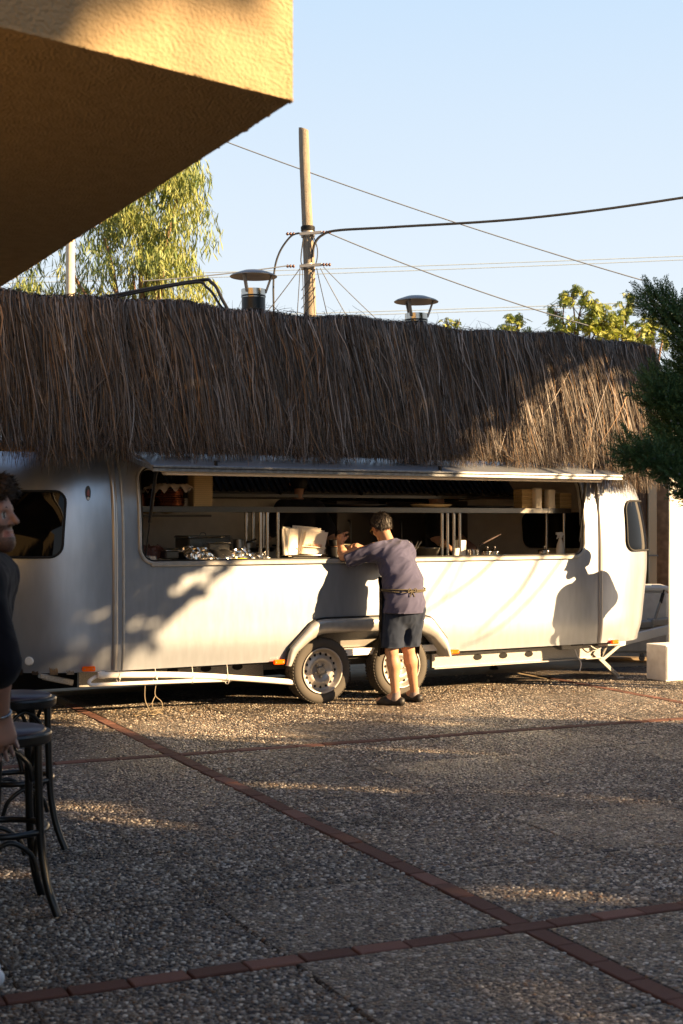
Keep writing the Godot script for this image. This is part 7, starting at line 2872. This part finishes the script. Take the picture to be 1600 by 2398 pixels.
func man_at_left():
	var base := Vector3(-1.318, 0, -5.0)
	var o := thing("person", "bearded man in navy t-shirt at the left edge, hand by the nearer stool", "person", base)
	var P := func(x: float, y: float, z: float) -> Vector3: return Vector3(x + 0.012, y, z) - base
	var J := {
		"head": P.call(-1.262, 1.662, -4.98), "hup": Vector3(-0.06, 1, 0).normalized(), "look": Vector3(0.985, -0.06, 0.16).normalized(),
		"neck": P.call(-1.315, 1.515, -5.0), "chest": P.call(-1.31, 1.30, -5.0), "waist": P.call(-1.33, 1.08, -5.0), "pelvis": P.call(-1.34, 0.93, -5.0),
		"ls": P.call(-1.28, 1.44, -5.19), "le": P.call(-1.34, 1.15, -5.26), "lw": P.call(-1.27, 0.93, -5.24),
		"rs": P.call(-1.245, 1.44, -4.81), "re": P.call(-1.17, 1.165, -4.76), "rw": P.call(-1.168, 0.985, -4.84),
		"lh": P.call(-1.34, 0.88, -5.09), "lk": P.call(-1.35, 0.48, -5.10), "la": P.call(-1.44, 0.085, -5.12), "lt": P.call(-1.30, 0.03, -5.14),
		"rh": P.call(-1.34, 0.88, -4.91), "rk": P.call(-1.34, 0.48, -4.92), "ra": P.call(-1.40, 0.085, -5.02), "rt": P.call(-1.25, 0.03, -5.03),
		"front": Vector3(1, 0, 0.1).normalized(), "lhd": Vector3(0.2, -0.9, 0), "lpn": Vector3(0.3, 0, 0.9), "lcurl": 0.6, "lth": 1.0,
		"rhd": Vector3(0.10, -0.95, -0.1), "rpn": Vector3(-0.5, 0.0, -0.8), "rcurl": 0.75, "rth": -1.0, "stubble": true}
	J.look = (J.look - J.hup * J.look.dot(J.hup)).normalized()
	figure(o, J, 0.0032, 0.013, Color(0.30, 0.165, 0.12))
	var sh := torso_cloth(J, 0.016, 0.0, 0.98, 0.010, 8)
	sh.planes.append(Plane(Vector3(0, -1, 0), -(J.pelvis.y - 0.06)))
	var q: Vector3 = (J.re - J.rs).normalized()
	sh.planes.append(Plane(J.hup, J.hup.dot(J.neck + J.hup * 0.012)))
	sh.planes.append(Plane(Vector3(0, -1, 0.02).normalized(), -(J.re.y - 0.035)))
	var tee := torso_cloth(J, 0.016, 0.0, 0.98, 0.010, 8)
	tee.planes.append(Plane(J.hup, J.hup.dot(J.neck + J.hup * 0.012)))
	tee.planes.append(Plane(Vector3(0, -1, 0), -(J.pelvis.y - 0.06)))
	put(nets(tee, 0.010), "t_shirt", cloth_mat(Color(0.04, 0.048, 0.08)), o)
	sh = Shape.new()
	sh.cap(J.pelvis + Vector3(0, 0.03, 0), J.pelvis - Vector3(0, 0.06, 0), 0.15, 0.15, 0.05, J.front, 0.15)
	for s: String in ["l", "r"]:
		sh.cap(J[s + "h"], J[s + "k"], 0.098, 0.07, 0.025)
		sh.cap(J[s + "k"], J[s + "a"] + Vector3(0, 0.02, 0), 0.068, 0.055, 0.03)
	sh.noise = folds(9, 5.0)
	sh.amp = 0.008
	put(nets(sh, 0.014), "trousers", cloth_mat(Color(0.09, 0.09, 0.10)), o)
	# short brown hair with a lifted front, stubble on the jaw
	sh = hair_shape(J, 0.012, 0.062, 0.05, 0.008, 15)
	sh.stretch = Vector3(0.7, 1.6, 1.6)
	var hn := FastNoiseLite.new()
	hn.frequency = 60.0
	var hm := mat(Color.WHITE, 0.6, 0.0, 0.4)
	hm.vertex_color_use_as_albedo = true
	put(nets(sh, 0.0045, func(p: Vector3) -> Color: return Color(0.022, 0.015, 0.011).lerp(Color(0.07, 0.045, 0.03), 0.5 + 0.5 * hn.get_noise_3dv(p * Vector3(0.4, 1, 1)))), "hair", hm, o)
	var quiff := Shape.new()
	var side_: Vector3 = J.hup.cross(J.look).normalized()
	for k in 5:
		var q2 := side_ * (-0.044 + 0.022 * k)
		quiff.cap(J.head + J.hup * 0.105 + J.look * 0.0 + q2, J.head + J.hup * (0.118 - 0.05 * absf(k - 2) * 0.4) + J.look * 0.070 + q2, 0.03, 0.022, 0.015)
		quiff.cap(J.head + J.hup * (0.118 - 0.02 * absf(k - 2)) + J.look * 0.070 + q2, J.head + J.hup * (0.128 - 0.02 * absf(k - 2)) + J.look * 0.092 + q2, 0.020, 0.010, 0.012)
	quiff.noise = sh.noise
	quiff.amp = 0.009
	quiff.stretch = Vector3(0.8, 1.6, 1.6)
	var qmesh := nets(quiff, 0.0045, func(p: Vector3) -> Color: return Color(0.022, 0.015, 0.011).lerp(Color(0.07, 0.045, 0.03), 0.5 + 0.5 * hn.get_noise_3dv(p * Vector3(0.4, 1, 1))))
	put(qmesh, "hair_front", hm, o)
	hair_strands(o, qmesh, J, hm, 1500, 0.026, 6)
	var c: Vector3 = J.head
	var lk: Vector3 = J.look
	var up: Vector3 = J.hup
	var r: Vector3 = up.cross(lk).normalized()
	var s := S()
	for sx: float in [-1.0, 1.0]:
		tube(s, bez([c + r * 0.016 * sx + up * 0.021 + lk * 0.094, c + r * 0.032 * sx + up * 0.028 + lk * 0.09, c + r * 0.05 * sx + up * 0.022 + lk * 0.074], 4), [0.003, 0.003, 0.0035, 0.004, 0.004, 0.004, 0.0035, 0.003, 0.002], 6)
	obj("eyebrows", s, mat(Color(0.13, 0.08, 0.055), 0.9), o)
	# watch
	s = S()
	var w: Vector3 = J.rw
	var fd: Vector3 = (J.rw - J.re).normalized()
	var ax := fd.cross(Vector3.FORWARD).normalized()
	tube(s, circle(w - fd * 0.01, ax * 0.031, fd.cross(ax) * 0.031, 22), 0.005, 6, false, true)
	obj("wrist_band", s, mat(Color(0.5, 0.52, 0.54), 0.25, 0.9), o)
	for k: String in ["l", "r"]:
		var an: Vector3 = J[k + "a"]
		var to: Vector3 = J[k + "t"]
		var d := Vector3(to.x - an.x, 0, to.z - an.z).normalized()
		var g := Vector3(an.x, 0, an.z)
		sh = Shape.new()
		sh.cap(g - d * 0.04 + Vector3(0, 0.05, 0), g + d * 0.10 + Vector3(0, 0.04, 0), 0.046, 0.046, 0.03)
		sh.cap(g + d * 0.10 + Vector3(0, 0.04, 0), g + d * 0.165 + Vector3(0, 0.032, 0), 0.046, 0.034, 0.03)
		sh.planes.append(Plane(Vector3.DOWN, 0.0))
		put(nets(sh, 0.008), "shoe", mat(Color(0.80, 0.81, 0.83), 0.5), o)

func cooks():
	# the cook in a black t-shirt, his back to the hatch
	var base := C(0.32, 0.47, -1.02)
	var o := thing("person", "cook with short dark hair in a black t-shirt, back turned, inside the caravan", "person", base)
	var Q := func(t: float, y: float, p: float) -> Vector3: return C(t, y, p) - base
	var J := {
		"head": Q.call(0.305, 1.985, -1.04), "hup": Vector3(0, 1, 0), "look": car_xf.basis * Vector3(0.05, 0, -1.0),
		"neck": Q.call(0.31, 1.84, -1.03), "chest": Q.call(0.31, 1.63, -1.02), "waist": Q.call(0.31, 1.42, -1.02), "pelvis": Q.call(0.31, 1.30, -1.02),
		"ls": Q.call(0.12, 1.76, -1.0), "le": Q.call(-0.02, 1.50, -1.03), "lw": Q.call(-0.03, 1.33, -1.18),
		"rs": Q.call(0.50, 1.76, -1.0), "re": Q.call(0.615, 1.50, -0.93), "rw": Q.call(0.625, 1.33, -0.80),
		"lh": Q.call(0.22, 1.25, -1.02), "lk": Q.call(0.22, 0.88, -1.04), "la": Q.call(0.21, 0.56, -1.02), "lt": Q.call(0.2, 0.50, -1.14),
		"rh": Q.call(0.40, 1.25, -1.02), "rk": Q.call(0.41, 0.88, -1.04), "ra": Q.call(0.42, 0.56, -1.02), "rt": Q.call(0.43, 0.50, -1.14),
		"front": car_xf.basis * Vector3(0, 0, -1), "lhd": car_xf.basis * Vector3(0, -0.5, -0.8), "lpn": Vector3(0, -1, 0), "lcurl": 0.5,
		"rhd": car_xf.basis * Vector3(0.0, -0.8, 0.3), "rpn": car_xf.basis * Vector3(-1, 0, 0), "rcurl": 0.4}
	figure(o, J, 0.006, 0.014, Color(0.36, 0.19, 0.115))
	cook_clothes(o, J, Color(0.10, 0.10, 0.12), 21)
	var sh := hair_shape(J, 0.009, 0.06, 0.03, 0.004, 25)
	put(nets(sh, 0.006), "hair", mat(Color(0.07, 0.06, 0.055), 0.6), o)
	# the second cook, in black with a cap, deep in shade on the right
	base = C(2.15, 0.47, -1.25)
	o = thing("person", "second cook in a dark cap and dark clothes, deep in shade behind the shelf posts", "person", base)
	var R := func(t: float, y: float, p: float) -> Vector3: return C(t, y, p) - base
	J = {
		"head": R.call(2.08, 1.945, -1.27), "hup": Vector3(0, 1, 0), "look": car_xf.basis * Vector3(0.75, -0.2, 0.5),
		"neck": R.call(2.1, 1.80, -1.27), "chest": R.call(2.13, 1.60, -1.26), "waist": R.call(2.15, 1.40, -1.26), "pelvis": R.call(2.15, 1.28, -1.26),
		"ls": R.call(2.27, 1.72, -1.36), "le": R.call(2.40, 1.48, -1.32), "lw": R.call(2.42, 1.40, -1.12),
		"rs": R.call(1.98, 1.72, -1.14), "re": R.call(1.93, 1.47, -1.05), "rw": R.call(2.02, 1.36, -0.9),
		"lh": R.call(2.22, 1.22, -1.3), "lk": R.call(2.22, 0.88, -1.28), "la": R.call(2.22, 0.56, -1.3), "lt": R.call(2.3, 0.5, -1.22),
		"rh": R.call(2.08, 1.22, -1.2), "rk": R.call(2.08, 0.88, -1.18), "ra": R.call(2.08, 0.56, -1.2), "rt": R.call(2.16, 0.5, -1.12),
		"front": car_xf.basis * Vector3(0.5, 0, 0.85), "lhd": car_xf.basis * Vector3(-0.2, -0.4, 0.8), "lpn": Vector3(0, -1, 0), "rhd": car_xf.basis * Vector3(0.3, -0.6, 0.6), "rpn": Vector3(0, -1, 0)}
	J.look = (J.look - J.hup * J.look.dot(J.hup)).normalized()
	figure(o, J, 0.006, 0.014, Color(0.36, 0.2, 0.13))
	cook_clothes(o, J, Color(0.09, 0.09, 0.105), 23)
	sh = hair_shape(J, 0.016, 0.045, -0.02, 0.0, 26)
	sh.noise = null
	sh.cap(J.head + J.hup * 0.055 + J.look * 0.075, J.head + J.hup * 0.045 + J.look * 0.15, 0.06, 0.055, 0.02, J.hup, 5.0)
	sh.planes.clear()
	sh.planes.append(Plane(Vector3.DOWN, -(J.head.y + 0.035)))
	put(nets(sh, 0.006), "cap", mat(Color(0.11, 0.105, 0.11), 0.8), o)

func cook_clothes(o: Node3D, J: Dictionary, c: Color, sd: int):
	var sh := torso_cloth(J, 0.016, 0.0, 0.75, 0.010, sd)
	sh.planes.append(Plane(Vector3(0, -1, 0), -(J.pelvis.y - 0.08)))
	sh.planes.append(Plane(J.hup, J.hup.dot(J.neck + J.hup * 0.012)))
	put(nets(sh, 0.012), "t_shirt", cloth_mat(c), o)
	sh = Shape.new()
	sh.cap(J.pelvis + Vector3(0, 0.03, 0), J.pelvis - Vector3(0, 0.06, 0), 0.15, 0.15, 0.05, J.front, 0.15)
	for s: String in ["l", "r"]:
		sh.cap(J[s + "h"], J[s + "k"], 0.098, 0.07, 0.025)
		sh.cap(J[s + "k"], J[s + "a"], 0.068, 0.055, 0.03)
	put(nets(sh, 0.02), "trousers", cloth_mat(Color(0.06, 0.06, 0.065)), o)
	for s: String in ["l", "r"]:
		sh = Shape.new()
		sh.cap(J[s + "a"] - Vector3(0, 0.04, 0), J[s + "t"], 0.048, 0.04, 0.02)
		put(nets(sh, 0.014), "shoe", mat(Color(0.04, 0.04, 0.04), 0.5), o)

func waiting_man():
	# stands just outside the right edge; only his shadow is seen on the caravan
	var base := Vector3(3.74, 0, -13.95)
	var o := thing("person", "man standing right of the picture whose shadow in profile falls on the caravan", "person", base)
	var f := Vector3(-cos(deg_to_rad(SUN_AZ)), 0, sin(deg_to_rad(SUN_AZ)))
	var look := f
	f = -Vector3(sin(deg_to_rad(SUN_AZ)), 0, cos(deg_to_rad(SUN_AZ)))
	f = (f + look * 0.35).normalized()
	var s := Vector3.UP.cross(f).normalized()          # his left
	var W := func(x: float, y: float, z: float) -> Vector3: return s * x + Vector3(0, y, 0) + f * z
	var J := {
		"head": W.call(0, 1.66, 0.03) + look * 0.05, "hup": Vector3(0, 1, 0), "look": look, "front": f,
		"neck": W.call(0, 1.50, 0.0), "chest": W.call(0, 1.30, 0.0), "waist": W.call(0, 1.10, 0.02), "pelvis": W.call(0, 0.95, 0.0),
		"ls": W.call(0.175, 1.40, -0.01), "le": W.call(0.23, 1.16, -0.06), "lw": W.call(0.22, 1.0, 0.12),
		"rs": W.call(-0.175, 1.40, -0.01), "re": W.call(-0.26, 1.16, -0.06), "rw": W.call(-0.25, 1.0, 0.14),
		"lh": W.call(0.09, 0.9, 0), "lk": W.call(0.10, 0.49, 0.02), "la": W.call(0.11, 0.085, -0.02), "lt": W.call(0.13, 0.03, 0.12),
		"rh": W.call(-0.09, 0.9, 0), "rk": W.call(-0.10, 0.49, 0.02), "ra": W.call(-0.11, 0.085, -0.02), "rt": W.call(-0.13, 0.03, 0.12),
		"lhd": f * 0.7 + Vector3(0, -0.4, 0), "lpn": -s, "rhd": f * 0.7 + Vector3(0, -0.4, 0), "rpn": s}
	figure(o, J, 0.006, 0.016, Color(0.4, 0.24, 0.16))
	var sh := torso_cloth(J, 0.028, 0.0, 0.85, 0.008, 41)
	sh.cap(J.waist + f * 0.03, J.waist + f * 0.03 + Vector3(0, -0.05, 0), 0.18, 0.18, 0.08, f, 0.1)
	sh.planes.append(Plane(Vector3(0, -1, 0), -(J.pelvis.y - 0.09)))
	sh.planes.append(Plane(Vector3.UP, J.neck.y + 0.012))
	put(nets(sh, 0.014), "t_shirt", cloth_mat(Color(0.2, 0.25, 0.35)), o)
	sh = Shape.new()
	sh.cap(J.pelvis + Vector3(0, 0.03, 0), J.pelvis - Vector3(0, 0.06, 0), 0.16, 0.16, 0.05, f, 0.15)
	for q: String in ["l", "r"]:
		sh.cap(J[q + "h"], J[q + "k"], 0.1, 0.075, 0.025)
		sh.cap(J[q + "k"], J[q + "a"], 0.07, 0.058, 0.03)
	put(nets(sh, 0.018), "trousers", cloth_mat(Color(0.15, 0.15, 0.17)), o)
	sh = hair_shape(J, 0.014, 0.055, 0.04, 0.004, 45)
	put(nets(sh, 0.008), "hair", mat(Color(0.08, 0.06, 0.05), 0.6), o)
	for q: String in ["l", "r"]:
		sh = Shape.new()
		sh.cap(J[q + "a"] - Vector3(0, 0.04, 0), J[q + "t"], 0.048, 0.04, 0.02)
		sh.planes.append(Plane(Vector3.DOWN, 0.0))
		put(nets(sh, 0.012), "shoe", mat(Color(0.1, 0.1, 0.1), 0.5), o)
